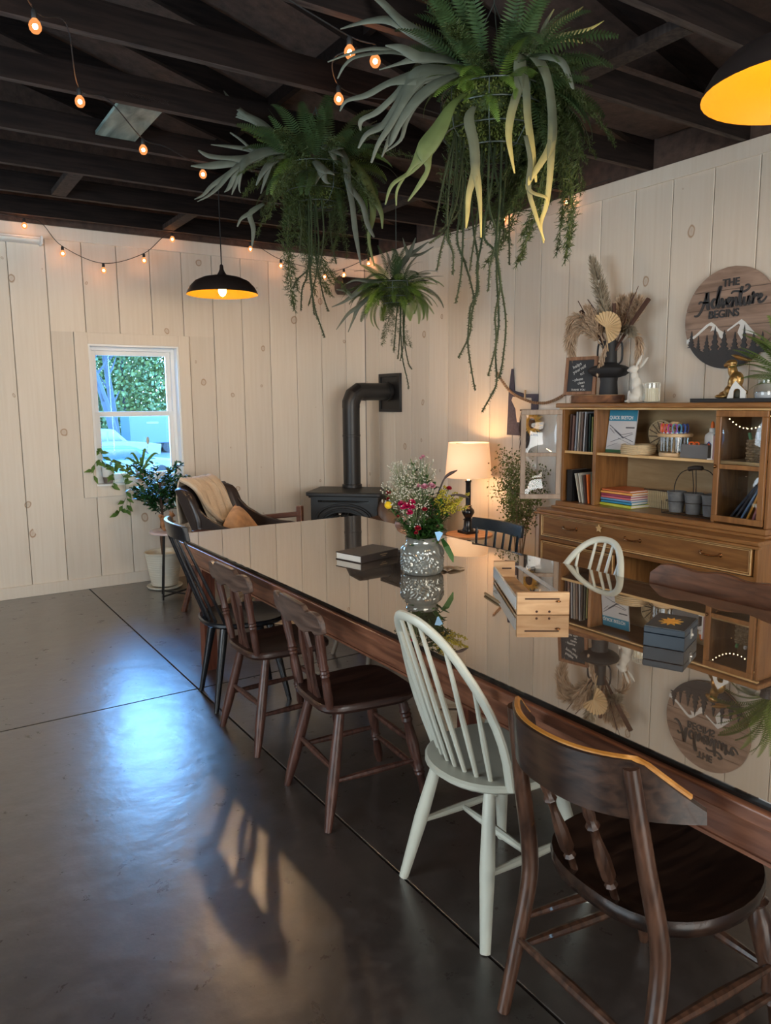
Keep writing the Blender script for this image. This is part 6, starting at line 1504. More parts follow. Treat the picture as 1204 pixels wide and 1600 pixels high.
sun = [(.06+(.036 if k % 2 else .018)*math.cos(2*PI*k/20), .085+(.048 if k % 2 else .026)*math.sin(2*PI*k/20)) for k in range(20)]
obj('gold_sun', MB().prism(sun, .0641, .0648, Matrix.Identity(4)), simple('gold_paint', (.55, .27, .03), .5, var=.5, vscale=60), ld)
obj('clasp', MB().box(Lb, Lb+.003, .07, .085, .022, .052).ball((Lb+.003, .078, .034), .006, 8, 6), simple('silver_clasp', (.6, .6, .58), .3, .9), t)

# ================================================================== WINDOW SILL PLANTS, TREE, SIDE TABLE
m_terra = simple('pale_terracotta', (.42, .30, .22), .8, var=.1)
SL = WZ0+.016
t = thing('orchid_pot', 'green strap-leaved plant in a pale terracotta pot on the window sill', 'potted plant', (1.755, 6.525, SL))
obj('pot', MB().lathe([(.034, 0), (.036, .003), (.048, .055), (.054, .057), (.056, .098), (.050, .099), (.04, .085), (.001, .085)], 24), m_terra, t)
m_strap = leafmat('bright_strap_leaf', (.025, .10, .02), (.10, .24, .03))
for k, (a, l, h) in enumerate(((175, .14, .12), (150, .10, .16), (20, .17, .15), (55, .09, .19), (200, .08, .05), (-20, .08, .06), (-80, .06, .06), (-110, .07, .08), (90, .06, .12), (-150, .09, .09))):
    a = R(a); d = Vector((math.cos(a), math.sin(a)*.25, 0)); obj('leaf', MB().strip(cat([(0, 0, .08), d*l*.35+Vector((0, 0, .08+h*.6)), d*l*.75+Vector((0, 0, .08+h)), d*l+Vector((0, 0, .085+h*.9))], 4), [.008, .012, .016, .019, .021, .022, .022, .021, .018, .014, .010, .006, .002], (0, -1, .5), .25, 0, 1), m_strap, t)
obj('flower_spike', MB().tube([(.02, 0, .09), (.045, 0, .20), (.06, 0, .30)], .0025, 5).ball((.065, 0, .345), (.014, .01, .034), 8, 6), simple('pale_bud', (.50, .56, .46), .6), t)
t = thing('trailing_plant', 'trailing green plant in a white cup on the left of the window sill', 'potted plant', (1.475, 6.515, SL))
obj('cup', MB().lathe([(.036, .05), (.046, .056), (.052, .135), (.049, .135), (.04, .12), (.001, .12)], 24), m_white, t); obj('dark_base', MB().lathe([(.034, 0), (.044, .05), (.038, .055)], 24), simple('taupe_ceramic', (.18, .15, .13), .6), t)
m_tr = leafmat('trailing_leaf', (.03, .085, .015), (.12, .22, .04))
def sleaf(mb, p, d, l, w, nor=(0, -1, .3)): mb.strip([p, p+d*l*.45+Vector((0, 0, .004)), p+d*l], [w*.3, w, w*.1], nor, .25, 0, 1)
for path in ([(0, 0, .12), (-.06, -.03, .20), (-.12, -.06, .16), (-.13, -.08, .06)], [(0, 0, .12), (.05, -.04, .19), (.12, -.08, .14), (.14, -.09, .02)], [(0, 0, .12), (.03, -.06, .17), (.09, -.12, .06), (.11, -.125, -.10), (.10, -.13, -.22)], [(0, 0, .12), (.0, -.08, .14), (.02, -.12, .04), (-.01, -.125, -.02)], [(0, 0, .12), (.08, -.03, .17), (.17, -.05, .13), (.19, -.07, .05)], [(.10, -.125, -.12), (.06, -.13, -.20), (.03, -.13, -.25)], [(0, 0, .12), (-.04, 0, .24), (-.08, -.02, .29)]):
    P = cat(path, 5); mb = MB().tube(P, .0018, 4)
    for i in range(2, len(P), 2): sleaf(mb, P[i], Vector((rnd(-1, 1), rnd(-.5, .1), rnd(-1, .2))).normalized(), rnd(.055, .08), rnd(.03, .042))
    obj('trailing_stem', mb, m_tr, t)
t = thing('potted_tree', 'small leafy tree with blue-lit leaves in a ribbed cream pot under the window', 'potted tree', (1.80, 6.17, 0))
m_crp = simple('cream_ceramic', (.66, .62, .52), .45, var=.05)
pf = []; 
for k in range(45): z = .03+.26*k/44; pf.append((.105+.043*((z-.03)/.26)**.8+.0016*math.sin(k*1.9), z))
obj('pot', MB().lathe([(.09, .022), (.105, .026)]+pf+[(.155, .292), (.157, .302), (.152, .306), (.143, .30), (.138, .27), (.001, .27)], 40), m_crp, t)
obj('saucer', MB().lathe([(.12, 0), (.14, .005), (.148, .018), (.143, .022), (.12, .012), (.001, .012)], 36), m_crp, t)
m_trk = simple('brown_trunk', (.10, .055, .035), .85, var=.3, bump=.3)
obj('trunk', MB().tube(cat([(0, 0, .25), (-.01, 0, .45), (.005, -.01, .62), (-.005, -.01, .78), (.01, 0, .92)], 5), [.014-.0003*i for i in range(21)], 8), m_trk, t)
m_tl = leafmat('glossy_tree_leaf', (.012, .05, .015), (.04, .13, .04), rough=.22, spec=.8)
for k in range(58):
    a = k*2.4; z = rnd(.60, .88); hz = .25*math.sin(min(1, (1.14-z)/.45)*PI*.6)*rnd(.7, 1); b = Vector((0, 0, z)); e = Vector((math.cos(a)*hz, math.sin(a)*hz*.85, z+rnd(.02, .20)))
    e.y = min(e.y, .22); br = MB().tube([b, b.lerp(e, .5)+Vector((0, 0, .02)), e], .0025, 4)
    for i in range(22):
        p = b.lerp(e, rnd(.35, 1.05)); d = Vector((rnd(-1, 1), rnd(-1, 1), rnd(-.2, .7))).normalized(); sleaf(br, p, d, rnd(.04, .06), rnd(.022, .032), (rnd(-.4, .4), rnd(-.5, .3), 1))
    obj('leafy_branch', br, m_tl, t)
st_x, st_y = 1.77, 5.80
t = thing('side_table', 'small round pinkish marble side table on thin black crossed legs', 'side table', (1.775, 5.79, 0))
obj('marble_top', MB().lathe([(.172, .520), (.18, .523), (.182, .530), (.18, .537), (.172, .54)], 40), simple('pink_white_marble', (.58, .46, .44), .2, var=.15, vscale=6), t)
lg = MB()
for k in range(4):
    a = R(30+90*k); p0 = Vector((.10*math.cos(a), .10*math.sin(a), .518)); p1 = Vector((.145*math.cos(a), .145*math.sin(a), .005)); obj('leg', MB().tube([p0, p1], .0075, 6), m_black, t)
for k in range(2):
    a = R(30+90*k); d = Vector((.142*math.cos(a), .142*math.sin(a), 0)); obj('cross_bar', MB().tube([d+Vector((0, 0, .035)), -d+Vector((0, 0, .035))], .0075, 6), m_black, t)
t = thing('squirrel_figurine', 'carved brown wooden squirrel figurine on the pink marble side table', 'figurine', (1.735, 5.76, .5405), R(205))
m_sq = wood('carved_orange_wood', (.22, .095, .035), (.42, .21, .09), .5, 'Z', 12, 3, .3)
figure('body', [((0, 0, .045), (.040, .030, .045)), ((-.012, 0, .085), (.028, .024, .035)), ((-.030, 0, .122), (.024, .020, .021)), ((-.052, 0, .115), (.013, .012, .011)), ((-.028, .013, .147), (.006, .005, .011)), ((-.028, -.013, .147), (.006, .005, .011)), ((-.03, .015, .012), (.026, .012, .010)), ((-.03, -.015, .012), (.026, .012, .010)), ((-.042, .014, .07), (.018, .007, .007)), ((-.042, -.014, .07), (.018, .007, .007))], m_sq, t, .004)
figure('tail', [((.045, 0, .03), (.022, .018, .025)), ((.062, 0, .065), (.020, .019, .035)), ((.062, 0, .105), (.022, .020, .028)), ((.080, 0, .128), (.018, .016, .016))], m_sq, t, .004)

# dried branches in a tall pot between lamp and sideboard
t = thing('dried_branches', 'tall bunch of fine-leaved olive branches between the lamp and the sideboard', 'dried plant', (3.80, 4.03, 0))
obj('pot', MB().lathe([(.08, 0), (.09, .01), (.11, .20), (.115, .30), (.108, .31), (.10, .28), (.001, .26)], 28), m_black, t)
m_oliv = leafmat('olive_dry_leaf', (.07, .095, .018), (.20, .22, .06))
for k in range(26):
    a = rnd(0, 6.28); sp = rnd(.06, .24); h_ = rnd(.85, 1.17); P = cat([(rnd(-.02, .02), rnd(-.02, .02), .25), (.06*math.cos(a)*.7, .06*math.sin(a), .6), (sp*.5*math.cos(a)*.6, sp*.8*math.sin(a), h_*.85), (min(.12, sp*.6*math.cos(a)), sp*math.sin(a)*1.15, h_)], 5)
    st_ = obj('stem', MB().tube(P, [.003*(1-.6*i/len(P)) for i in range(len(P))], 4), simple('tan_twig', (.22, .15, .08), .8) if k == 0 else bpy.data.materials['tan_twig'], t); lf = MB()
    for i in range(150):
        q = rnd(.36, 1.0); p = P[int(q*(len(P)-1))]+Vector((rnd(-1, 1), rnd(-1, 1), rnd(-1, 1)))*.055; d = Vector((rnd(-1, 1), rnd(-1, 1), rnd(-1, 1))).normalized()
        p.x = min(p.x, .14); sz = rnd(.009, .016); lf.strip([p, p+d*sz], [sz*.9, sz*.5], (rnd(-1, 1), rnd(-1, 1), rnd(-1, 1)), 0, rnd(0, .5), rnd(.5, 1))
    f_ = obj('fine_leaves', lf, m_oliv, st_, smooth=False); f_['kind'] = 'stuff'
# ================================================================== HANGING PLANTS
m_stag = leafmat('grey_green_staghorn', (.062, .074, .052), (.135, .145, .112), .6)
m_stagy = leafmat('staghorn_yellow_tip', (.11, .118, .075), (.52, .42, .14), .6, pos=(.45, .9)); m_stagg = leafmat('olive_staghorn', (.07, .10, .025), (.17, .20, .08), .6)
m_moss = simple('basket_moss', (.045, .065, .018), .95, var=.6, vscale=30, bump=.8, bscale=90); m_mossl = leafmat('moss_leaflets', (.06, .09, .015), (.20, .24, .06))
m_bwire = simple('basket_wire', (.07, .09, .08), .5, .3)
m_str = leafmat('trailing_strand', (.030, .048, .018), (.050, .055, .025), .8)
m_asp = leafmat('asparagus_green', (.026, .046, .012), (.080, .105, .026))
def frond_mesh(L_, w, droop, n=24, mat=m_fernd):
    mb = MB(); P = [Vector((L_*math.sin(droop*s)/droop if droop else L_*s, 0, L_*(.25*s-(1-math.cos(droop*s))/droop))) for s in [i/n for i in range(n+1)]]
    mb.tube(P, [.0016*(1-.8*i/n) for i in range(n+1)], 3, cap=False)
    for i in range(2, n+1):
        s = i/n; l = w*(min(1, s*3.2)**.8)*(1.05-s)**.7+.004; d = (P[i]-P[i-1]).normalized()
        for sd in (-1, 1):
            dirv = (Vector((0, sd, 0))+d*.28+Vector((0, 0, -.12))).normalized(); b = P[i]; q = L_/n*.78
            k = len(mb.v); mb.vert(b-d*q*.45, s*.6); mb.vert(b+dirv*l*.5-d*q*.4, .7); mb.vert(b+dirv*l, 1); mb.vert(b+dirv*l*.5+d*q*.35, .8); mb.vert(b+d*q*.4, s*.6)
            mb.f.append((k, k+1, k+2, k+3, k+4))
    return mb.mesh('fern_frond', mat, False)
def asp_mesh(L_, w, droop, n=30):
    mb = MB(); P = [Vector((L_*.55*math.sin(1.3*s), 0, -droop*L_*s**1.4+.10*L_*s)) for s in [i/n for i in range(n+1)]]
    mb.tube(P, .0014, 3, cap=False)
    for i in range(1, n+1):
        s = i/n; l = w*(1.1-s)**.5
        for j in range(5):
            a = rnd(0, 6.28); d = Vector((rnd(-.2, .6), math.cos(a), math.sin(a)-.35)).normalized(); e = P[i]+d*l*rnd(.6, 1)
            for q in range(4):
                p = P[i].lerp(e, .3+.22*q); dd = (d+Vector((rnd(-1, 1), rnd(-1, 1), rnd(-1, 1)))*.8).normalized(); mb.strip([p, p+dd*.020], [.0034, .0012], (rnd(-1, 1), rnd(-1, 1), rnd(-1, 1)), 0, rnd(0, .5), rnd(.3, 1))
    return mb.mesh('asparagus_sprig', m_asp, False)
fr_big = [frond_mesh(.30, .055, .9), frond_mesh(.36, .06, 1.3, 28), frond_mesh(.26, .05, .5, 22)]
fr_tr = [frond_mesh(.30, .07, .7, 26, leafmat('bright_fern', (.05, .11, .012), (.17, .27, .04))), frond_mesh(.34, .075, 1.1, 28, bpy.data.materials['bright_fern'])]
fr_lt = [frond_mesh(.30, .05, 1.0, 26, m_fern), frond_mesh(.34, .055, 1.5, 26, m_fern)]
as_m = [asp_mesh(.42, .07, .75), asp_mesh(.36, .07, .45), asp_mesh(.50, .06, 1.1)]
def place(par, name, me, loc, az, pitch=0, roll=0, sc=1.0):
    o = bpy.data.objects.new(name, me); link(o, par); o.location = loc
    o.rotation_euler = (Matrix.Rotation(az, 4, 'Z') @ Matrix.Rotation(-pitch, 4, 'Y') @ Matrix.Rotation(roll, 4, 'X')).to_euler(); o.scale = (sc, sc, sc)
    return o
class Facing:
    """turns outlines drawn in a plane facing the room's entrance into 3-D leaf paths around a basket"""
    def __init__(s, px, py, c): s.px, s.py, s.c = px, py, Vector(c); s.s = _f.dot(s.c-EYE)/FPX
    def __call__(s, px, py, off=0): return CR*((px-s.px)*s.s)-CU*((py-s.py)*s.s)-_f*off
def antler(par, F, base, arms, mat, w0):
    """base: shared trunk points (px,py,width px,off); arms: list of point lists continuing from the trunk"""
    mb = MB()
    for arm in arms:
        pts = list(base)+list(arm); P = [F(p[0], p[1], p[3] if len(p) > 3 else 0) for p in pts]
        W_ = [Vector((p[2]*F.s, 0, 0)) for p in pts]; Q = cat(P, 5); WW = [v.x for v in cat(W_, 5)]
        nor = (-_f+Vector((rnd(-.25, .25), rnd(-.2, .2), .35))).normalized(); mb.strip(Q, WW, nor, .12, 0, 1)
    o = obj('staghorn_leaf', mb, mat, par, angle=70); m_ = o.modifiers.new('thick', 'SOLIDIFY'); m_.thickness = .0015; return o
def basket(par, r, hang, n=900):
    z = 0
    ms = obj('moss_ball', MB().ball((0, 0, -.01), (r*.93, r*.93, r*.66), 28, 16), m_moss, par)
    lf = MB()
    for k in range(n):
        q = Vector((rnd(-1, 1), rnd(-1, 1), rnd(-1, .55))); q.normalize(); p = Vector((q.x*r*.94, q.y*r*.94, q.z*r*.68-.01)); d = (q+Vector((rnd(-1, 1), rnd(-1, 1), rnd(-1, 1)))*.6).normalized(); lf.strip([p, p+d*rnd(.007, .015)], [.008, .004], (rnd(-1,1), rnd(-1,1), rnd(-1,1)), 0, rnd(0, .5), rnd(.5, 1))
    l_ = obj('moss_leaflets', lf, m_mossl, ms, smooth=False); l_['kind'] = 'stuff'
    bw = MB()
    for q, rr in ((.0, 1.0), (-.35, .93), (-.62, .66), (.30, .97)): bw.tube([(r*1.02*rr*math.cos(2*PI*k/36), r*1.02*rr*math.sin(2*PI*k/36), r*q*1.1) for k in range(36)], .0028, 5, closed=True)
    for k in range(8):
        a = 2*PI*k/8; bw.tube([(r*1.02*math.cos(a)*f_, r*1.02*math.sin(a)*f_, zz) for f_, zz in ((.99, r*.33), (1, 0), (.94, -.385*r), (.66, -.69*r), (.0, -.78*r))], .0022, 4)
    obj('wire_basket', bw, m_bwire, par)
    hg = MB()
    for k in range(3): a = 2*PI*k/3+.6; hg.tube([(r*math.cos(a), r*math.sin(a), .0), (0, 0, min(hang, r*2.0))], .0022, 5)
    if hang > r*2.0: hg.tube([(0, 0, r*2.0), (0, 0, hang)], .0025, 5)
    obj('hanger', hg, m_bwire, par)
def strand(par, F, pts, w=.0045):
    P = cat([F(*p) for p in pts], 6); mb = MB().tube(P, [w*(1-.35*i/len(P)) for i in range(len(P))], 5)
    for i in range(0, len(P)-1):
        for q in range(3):
            p = P[i].lerp(P[i+1], q/3)
            for j in range(3): d = Vector((rnd(-1, 1), rnd(-1, 1), rnd(-.9, .1))).normalized(); mb.strip([p, p+d*w*2.1], [w*.9, w*.3], (rnd(-1,1), rnd(-1,1), rnd(-1,1)), 0, rnd(0, .6), 1)
    return obj('trailing_strand', mb, m_str, par, smooth=False)

# --- the large plant
cB = (1.95, 2.25, 2.56)
HB = thing('hanging_plant', 'largest hanging basket of staghorn ferns with yellow-tipped leaves, above the table', 'hanging plant', cB, 0, 'hanging fern baskets'); F = Facing(770, 180, cB)
basket(HB, .19, .42, 5200)
antler(HB, F, [(725, 128, 6, .05), (690, 100, 17, .08), (650, 80, 24, .1)], [[(620, 55, 16, .1), (592, 22, 13, .08), (562, -3, 3, .06)], [(612, 60, 18, .1), (575, 55, 11, .08), (533, 58, 2, .05)]], m_stag, 0)
antler(HB, F, [(725, 135, 6, .0), (690, 112, 12, .0), (650, 88, 16, .0)], [[(600, 76, 8, 0), (560, 79, 6, 0), (512, 96, 2, 0)], [(610, 86, 8, .02), (560, 95, 7, .03), (540, 108, 5, .03), (528, 127, 2, .02)]], m_stag, 0)
antler(HB, F, [(720, 124, 8, .1), (680, 124, 16, .13), (652, 128, 20, .15)], [[(625, 114, 14, .15), (602, 107, 2, .14)], [(625, 136, 7, .15), (593, 143, 2, .14)]], m_stag, 0)
antler(HB, F, [(715, 140, 12, .12), (680, 152, 28, .16), (650, 165, 30, .18)], [[(610, 172, 12, .18), (575, 188, 11, .17), (545, 194, 6, .16), (535, 207, 2, .15)], [(618, 190, 11, .18), (590, 215, 10, .18), (567, 225, 8, .17), (566, 240, 2, .17)], [(622, 205, 13, .2), (600, 238, 13, .2), (575, 252, 9, .2), (563, 272, 3, .2)],
    [(630, 205, 12, .21), (608, 245, 10, .22), (592, 270, 7, .22), (582, 297, 3, .22)], [(634, 205, 11, .19), (612, 250, 9, .2), (597, 285, 2, .2)]], m_stag, 0)
antler(HB, F, [(708, 155, 8, .16), (675, 180, 16, .2), (645, 210, 15, .22)], [[(622, 240, 13, .22), (612, 262, 8, .21), (606, 270, 2, .2)], [(632, 235, 8, .21), (624, 262, 5, .21), (600, 278, 2, .2)]], m_stag, 0)
antler(HB, F, [(722, 178, 6, .14), (700, 205, 12, .18), (680, 245, 24, .2), (660, 275, 26, .2)], [[(640, 305, 9, .2), (612, 325, 6, .2), (602, 352, 2, .19)], [(664, 300, 8, .2), (655, 320, 8, .2), (635, 347, 2, .19)], [(640, 300, 6, .2), (620, 330, 4, .2), (618, 355, 2, .2)]], m_stagg, 0)
antler(HB, F, [(735, 198, 5, .15), (724, 225, 15, .18), (731, 265, 15, .19), (733, 300, 13, .19)], [[(724, 335, 9, .19), (722, 365, 6, .18), (720, 385, 2, .18)], [(738, 330, 9, .19), (741, 360, 5, .18), (742, 398, 2, .18)]], m_stagy, 0)
antler(HB, F, [(803, 126, 10, .17), (797, 150, 18, .2)], [[(793, 190, 13, .22), (782, 230, 12, .23), (779, 265, 9, .23), (788, 312, 2, .22)], [(804, 190, 12, .22), (806, 235, 11, .23), (812, 280, 10, .23), (819, 325, 3, .22)]], m_stagy, 0)
antler(HB, F, [(808, 128, 12, .18), (822, 150, 17, .22), (834, 185, 13, .24), (839, 235, 13, .25), (838, 275, 12, .25)], [[(820, 308, 9, .25), (804, 335, 6, .25), (812, 352, 2, .24)], [(836, 320, 9, .25), (832, 360, 7, .24), (824, 388, 5, .24), (829, 414, 2, .23)]], m_stagy, 0)
antler(HB, F, [(802, 262, 6, .24), (808, 300, 7, .25), (806, 340, 7, .25)], [[(815, 375, 6, .25), (829, 412, 2, .24)], [(830, 352, 5, .25), (831, 358, 2, .24)]], m_stagy, 0)
antler(HB, F, [(815, 140, 9, .2), (838, 148, 12, .23), (856, 160, 11, .24), (870, 190, 5, .23)], [[(870, 192, 1, .23)]], m_stag, 0)
antler(HB, F, [(790, 108, 8, -.02), (815, 72, 12, -.04), (838, 52, 14, -.05)], [[(860, 38, 10, -.05), (880, 16, 7, -.06), (905, 2, 5, -.06), (918, -8, 1, -.06)], [(868, 44, 9, -.05), (905, 34, 8, -.06), (930, 27, 5, -.06), (952, 12, 1, -.07)], [(872, 50, 10, -.05), (895, 48, 9, -.05), (916, 53, 2, -.05)]], m_stagy, 0)
antler(HB, F, [(842, 62, 4, 0), (850, 40, 6, 0), (864, 16, 2, 0)], [[(865, 14, 1, 0)]], m_stagy, 0)
# ferns and asparagus: directions given as azimuth and elevation around the basket
def ringput(par, name, meshes, specs, r, z=0):
    for (az, el, sc, m_i) in specs:
        a = R(az); place(par, name, meshes[m_i % len(meshes)], (r*math.cos(a)*.75, r*math.sin(a)*.75, z+rnd(-.02, .05)), a, R(el), R(rnd(-30, 30)), sc)
ringput(HB, 'fern_frond', fr_big, [(rnd(0, 360), rnd(5, 75), rnd(.7, 1.1), k) for k in range(56)], .17, .10)
ringput(HB, 'fern_frond', fr_big, [(rnd(95, 200), rnd(35, 85), rnd(.8, 1.2), k) for k in range(26)], .15, .12)
ringput(HB, 'fern_frond', fr_lt, [(rnd(170, 290), rnd(-25, 25), rnd(.5, .8), k) for k in range(14)], .17, .02)
ringput(HB, 'fern_frond', fr_big, [(rnd(-80, 20), rnd(-70, 20), rnd(.8, 1.1), k) for k in range(26)], .18, .04)
ringput(HB, 'fern_frond', fr_big, [(az, el, sc, k) for k, (az, el, sc) in enumerate(((-35, 22, 1.25), (-38, 30, 1.0), (120, 60, 1.2), (140, 50, 1.2), (110, 70, 1.2), (100, 80, 1.1), (160, 65, 1.1), (150, 35, .8), (135, 75, 1.2), (125, 48, 1.0)))], .15, .14)
ringput(HB, 'fern_frond', fr_lt, [(rnd(0, 360), rnd(-10, 40), rnd(.6, .95), k) for k in range(16)], .15, .06)
# the right side (towards the right wall) is a heavy curtain of asparagus fern
ringput(HB, 'asparagus_sprig', as_m, [(rnd(-75, 15), rnd(-60, 35), rnd(.55, .80), k) for k in range(64)], .18, .08)
ringput(HB, 'asparagus_sprig', as_m, [(rnd(-85, 0), rnd(-60, -30), rnd(.6, .85), 2) for k in range(12)], .16, .02)
ringput(HB, 'asparagus_sprig', as_m, [(-45+rnd(-10, 10), rnd(-45, -15), rnd(.95, 1.15), 2) for k in range(12)], .19, .06)
ringput(HB, 'asparagus_sprig', as_m, [(rnd(80, 300), rnd(20, 75), rnd(.5, .9), 1) for k in range(16)], .13, .12)
ringput(HB, 'asparagus_sprig', as_m, [(rnd(150, 200), rnd(-50, -20), rnd(.6, .8), 2) for k in range(5)], .13, -.02)
for pts in ([(752, 225), (750, 290), (752, 371), (744, 420), (746, 455), (735, 480), (732, 503), (730, 538), (734, 570), (741, 611)], [(742, 225), (738, 300), (742, 360), (748, 400), (746, 450), (738, 490), (735, 520), (717, 556)],
    [(790, 235), (786, 300), (780, 360), (774, 420), (776, 472), (777, 510), (772, 552), (774, 598), (766, 618), (751, 645)], [(770, 240), (764, 300), (752, 375), (768, 400), (776, 440), (786, 507), (781, 570), (775, 595)], [(778, 235), (775, 330), (770, 400), (776, 455), (768, 500), (769, 545), (757, 594)],
    [(760, 230), (758, 330), (770, 380), (760, 430), (758, 465)], [(712, 225), (708, 300), (703, 350), (690, 372), (669, 388)], [(718, 225), (712, 290), (700, 350), (690, 385), (683, 420)], [(722, 230), (712, 320), (696, 375), (705, 405), (705, 438)], [(726, 230), (720, 320), (716, 370), (728, 405), (738, 440), (744, 470)], [(707, 230), (698, 310), (695, 370)], [(731, 230), (726, 330), (722, 420), (713, 470)], [(801, 240), (800, 330), (800, 405)], [(756, 235), (745, 340), (733, 425)], [(765, 235), (783, 330), (786, 380)], [(715, 228), (720, 300), (712, 345), (684, 372)], [(708, 228), (690, 300), (674, 382)]):
    of = rnd(-.06, .12); strand(HB, F, [(x, y, of) for x, y in pts])

# --- the middle plant
cM = (1.95, 3.62, 2.655)
HM = thing('hanging_plant', 'medium hanging basket with grey-green staghorn leaves, left of the largest one', 'hanging plant', cM, 0, 'hanging fern baskets'); F = Facing(500, 290, cM)
basket(HM, .175, .36, 2600)
antler(HM, F, [(462, 260, 6, .08), (440, 238, 13, .1), (415, 218, 14, .12)], [[(392, 203, 9, .12), (374, 186, 7, .12), (362, 169, 1, .12)], [(390, 207, 7, .12), (365, 193, 5, .12), (349, 182, 1, .12)], [(390, 209, 9, .12), (345, 195, 9, .12), (317, 189, 1, .12)], [(385, 202, 5, .12), (340, 186, 5, .12), (309, 181, 1, .12)]], m_stag, 0)
antler(HM, F, [(462, 262, 6, .12), (430, 266, 17, .15), (405, 280, 18, .17)], [[(380, 285, 16, .17), (345, 290, 13, .17), (316, 290, 2, .17)], [(375, 280, 8, .18), (345, 277, 8, .18), (328, 268, 2, .18)], [(380, 300, 12, .18), (350, 320, 8, .18), (335, 335, 5, .18), (322, 341, 1, .18)], [(382, 300, 10, .2), (360, 325, 8, .2), (345, 338, 5, .2), (328, 347, 1, .2)], [(392, 300, 8, .2), (385, 320, 7, .2), (379, 337, 1, .2)], [(388, 300, 8, .2), (376, 325, 7, .2), (368, 333, 1, .2)], [(395, 300, 7, .21), (390, 325, 3, .2), (392, 334, 1, .2)]], m_stag, 0)
antler(HM, F, [(470, 258, 6, .0), (440, 250, 13, .0), (410, 245, 13, .0)], [[(390, 240, 9, 0), (362, 236, 6, 0), (334, 233, 1, 0)], [(395, 238, 5, 0), (380, 225, 4, 0), (364, 214, 2, 0)]], m_stag, 0)
antler(HM, F, [(455, 270, 6, .14), (435, 285, 12, .16)], [[(422, 300, 8, .16), (413, 318, 2, .16)], [(428, 305, 7, .16), (420, 330, 2, .16)]], m_stag, 0)
antler(HM, F, [(425, 345, 5, .16), (405, 362, 8, .18)], [[(392, 370, 5, .18), (386, 382, 2, .18)], [(410, 385, 7, .18), (408, 412, 2, .18)]], m_stag, 0)
antler(HM, F, [(540, 262, 8, .14), (548, 285, 11, .17), (552, 320, 9, .19)], [[(558, 355, 8, .2), (562, 390, 8, .2), (570, 440, 2, .19)], [(572, 350, 8, .2), (580, 380, 7, .2), (590, 400, 3, .2)]], m_stag, 0)
antler(HM, F, [(555, 275, 8, .12), (572, 300, 13, .15), (585, 330, 12, .17)], [[(588, 365, 9, .18), (582, 400, 5, .18), (590, 440, 2, .18)], [(600, 360, 7, .18), (602, 385, 2, .18)]], m_stagg, 0)
antler(HM, F, [(512, 262, 6, .18), (525, 268, 13, .2)], [[(540, 268, 3, .2), (545, 268, 1, .2)], [(532, 285, 6, .2), (536, 292, 1, .2)], [(541, 278, 4, .2), (545, 281, 1, .2)]], m_stag, 0)
antler(HM, F, [(500, 285, 6, .19), (512, 300, 13, .21)], [[(524, 305, 6, .21), (532, 309, 1, .21)], [(518, 318, 6, .21), (526, 322, 1, .21)], [(506, 315, 5, .21), (503, 325, 1, .21)]], m_stag, 0)
antler(HM, F, [(548, 240, 6, .05), (575, 225, 15, .06)], [[(600, 212, 10, .06), (615, 205, 2, .06)], [(590, 232, 7, .06), (615, 235, 2, .06)]], m_stag, 0)
ringput(HM, 'fern_frond', fr_big, [(rnd(0, 360), rnd(0, 75), rnd(.8, 1.2), k) for k in range(60)], .16, .06)
ringput(HM, 'fern_frond', fr_big, [(rnd(0, 360), rnd(-60, 0), rnd(.7, 1.0), k) for k in range(30)], .16, 0)
ringput(HM, 'fern_frond', fr_lt, [(az, el, sc, k) for k, (az, el, sc) in enumerate(((170, 28, 1.1), (120, 60, 1.1), (130, 50, 1.0), (-40, -20, 1.1), (-50, -5, 1.2), (200, -25, 1.0), (-30, -50, 1.2), (-20, 10, 1)))], .15, .08)
ringput(HM, 'asparagus_sprig', as_m, [(180+rnd(-18, 18), rnd(-60, -30), rnd(.9, 1.2), 2) for k in range(9)], .15, -.02)
ringput(HM, 'asparagus_sprig', as_m, [(rnd(0, 360), rnd(-20, 70), rnd(.6, 1.0), k) for k in range(22)], .15, .05)
ringput(HM, 'asparagus_sprig', as_m, [(rnd(-80, -20), rnd(-60, -20), rnd(.6, .8), 2) for k in range(6)], .15, -.02)
for pts in ([(490, 330), (491, 400), (492, 450), (500, 500), (507, 520), (514, 541)], [(494, 330), (495, 420), (489, 440), (473, 455), (467, 468)], [(486, 330), (488, 400), (484, 440), (477, 460), (475, 493)], [(497, 330), (498, 400), (504, 440), (510, 470), (518, 495)], [(500, 330), (505, 400), (500, 450), (489, 492)], [(474, 330), (478, 370), (475, 410)], [(510, 330), (513, 390), (505, 445)], [(482, 330), (489, 420), (494, 480), (496, 500)], [(520, 340), (522, 380), (530, 420)]):
    of = rnd(0, .12); strand(HM, F, [(x, y, of) for x, y in pts], .0048)

# --- the small plant
cS = (3.10, 4.60, 2.31)
HS = thing('hanging_plant', 'smallest hanging fern basket, over the stove corner', 'hanging plant', cS, 0, 'hanging fern baskets'); F = Facing(622, 448, cS)
basket(HS, .14, .60, 900)
ringput(HS, 'fern_frond', fr_big, [(az, el, sc, k) for k, (az, el, sc) in enumerate([(i*360/22+rnd(-8, 8), rnd(-25, 30), rnd(.85, 1.15)) for i in range(34)])], .13, .02)
ringput(HS, 'fern_frond', fr_lt, [(i*360/16+rnd(-8, 8), rnd(-50, -5), rnd(.75, 1.0), i) for i in range(16)], .13, -.02)
ringput(HS, 'fern_frond', fr_tr, [(rnd(0, 360), rnd(-60, 40), rnd(.7, 1.0), i) for i in range(26)], .12, 0)
ringput(HS, 'fern_frond', fr_big, [(rnd(0, 360), rnd(40, 80), rnd(.6, .9), k) for k in range(10)], .08, .05)
ringput(HS, 'asparagus_sprig', as_m, [(rnd(180, 300), rnd(-70, -40), rnd(.6, .8), 2) for k in range(5)], .08, -.04)
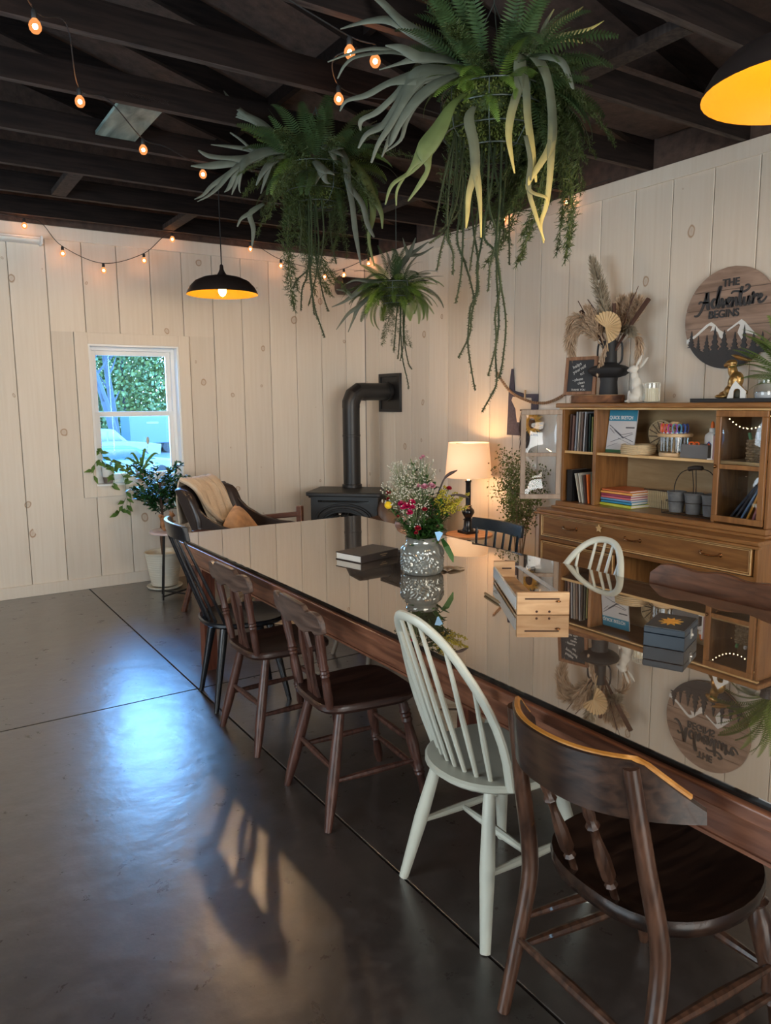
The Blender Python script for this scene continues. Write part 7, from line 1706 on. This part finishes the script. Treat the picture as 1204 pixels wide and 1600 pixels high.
for b, arms in (([(612, 438, 4, 0), (628, 412, 8, 0), (640, 395, 8, 0)], [[(648, 378, 5, 0), (652, 366, 1, 0)], [(655, 385, 6, 0), (672, 372, 1, 0)], [(660, 392, 5, 0), (680, 380, 1, 0)], [(636, 380, 4, 0), (632, 366, 1, 0)]]), ([(590, 442, 4, .1), (572, 450, 8, .12), (555, 465, 7, .13)], [[(540, 475, 4, .13), (523, 482, 1, .13)], [(545, 458, 4, .13), (530, 455, 1, .13)]]), ([(585, 460, 4, .1), (565, 480, 7, .12)], [[(548, 492, 5, .12), (530, 516, 1, .12)], [(556, 500, 4, .12), (548, 520, 1, .12)]]), ([(600, 440, 5, .1), (580, 442, 7, .12)], [[(560, 440, 4, .12), (545, 446, 1, .12)]])):
    antler(HS, F, b, arms, m_stag, 0)
for pts in ([(628, 470), (629, 520), (632, 560), (639, 590), (641, 604)], [(632, 470), (633, 530), (628, 560)], [(636, 470), (634, 520), (640, 560), (646, 572)], [(624, 470), (620, 520), (618, 545)], [(630, 470), (626, 540), (624, 556)]):
    of = rnd(0, .08); strand(HS, F, [(x, y, of) for x, y in pts], .005)

# fern spray on the black tray, right edge of the frame
t = thing('potted_fern', 'green fern spray rising from the hutch tray at the right edge', 'fern', (3.80, 2.10, T2))
obj('pot', MB().lathe([(.03, 0), (.032, .003), (.045, .07), (.041, .071), (.001, .06)], 22), m_black, t)
for k, (az, el, sc) in enumerate(((118, 62, .95), (95, 48, .85), (140, 35, .8), (80, 75, .9), (160, 60, .7), (60, 50, .8), (-60, 50, .9), (-90, 40, .9), (105, 28, .75), (100, 12, .7), (180, 30, .7), (70, 20, .7), (112, 55, 1.25), (100, 65, 1.2), (125, 45, 1.1), (95, 35, 1.15), (85, 55, 1.2), (130, 65, 1.2), (108, 40, 1.2), (92, 20, 1.1), (100, 85, 1.3), (110, 95, 1.2), (95, 75, 1.35), (120, 80, 1.1), (85, 90, 1.3), (105, 68, 1.3), (98, 100, 1.2))):
    place(t, 'fern_frond', fr_tr[k % 2], (0, 0, .065), R(az), R(el), R(rnd(-20, 20)), sc)
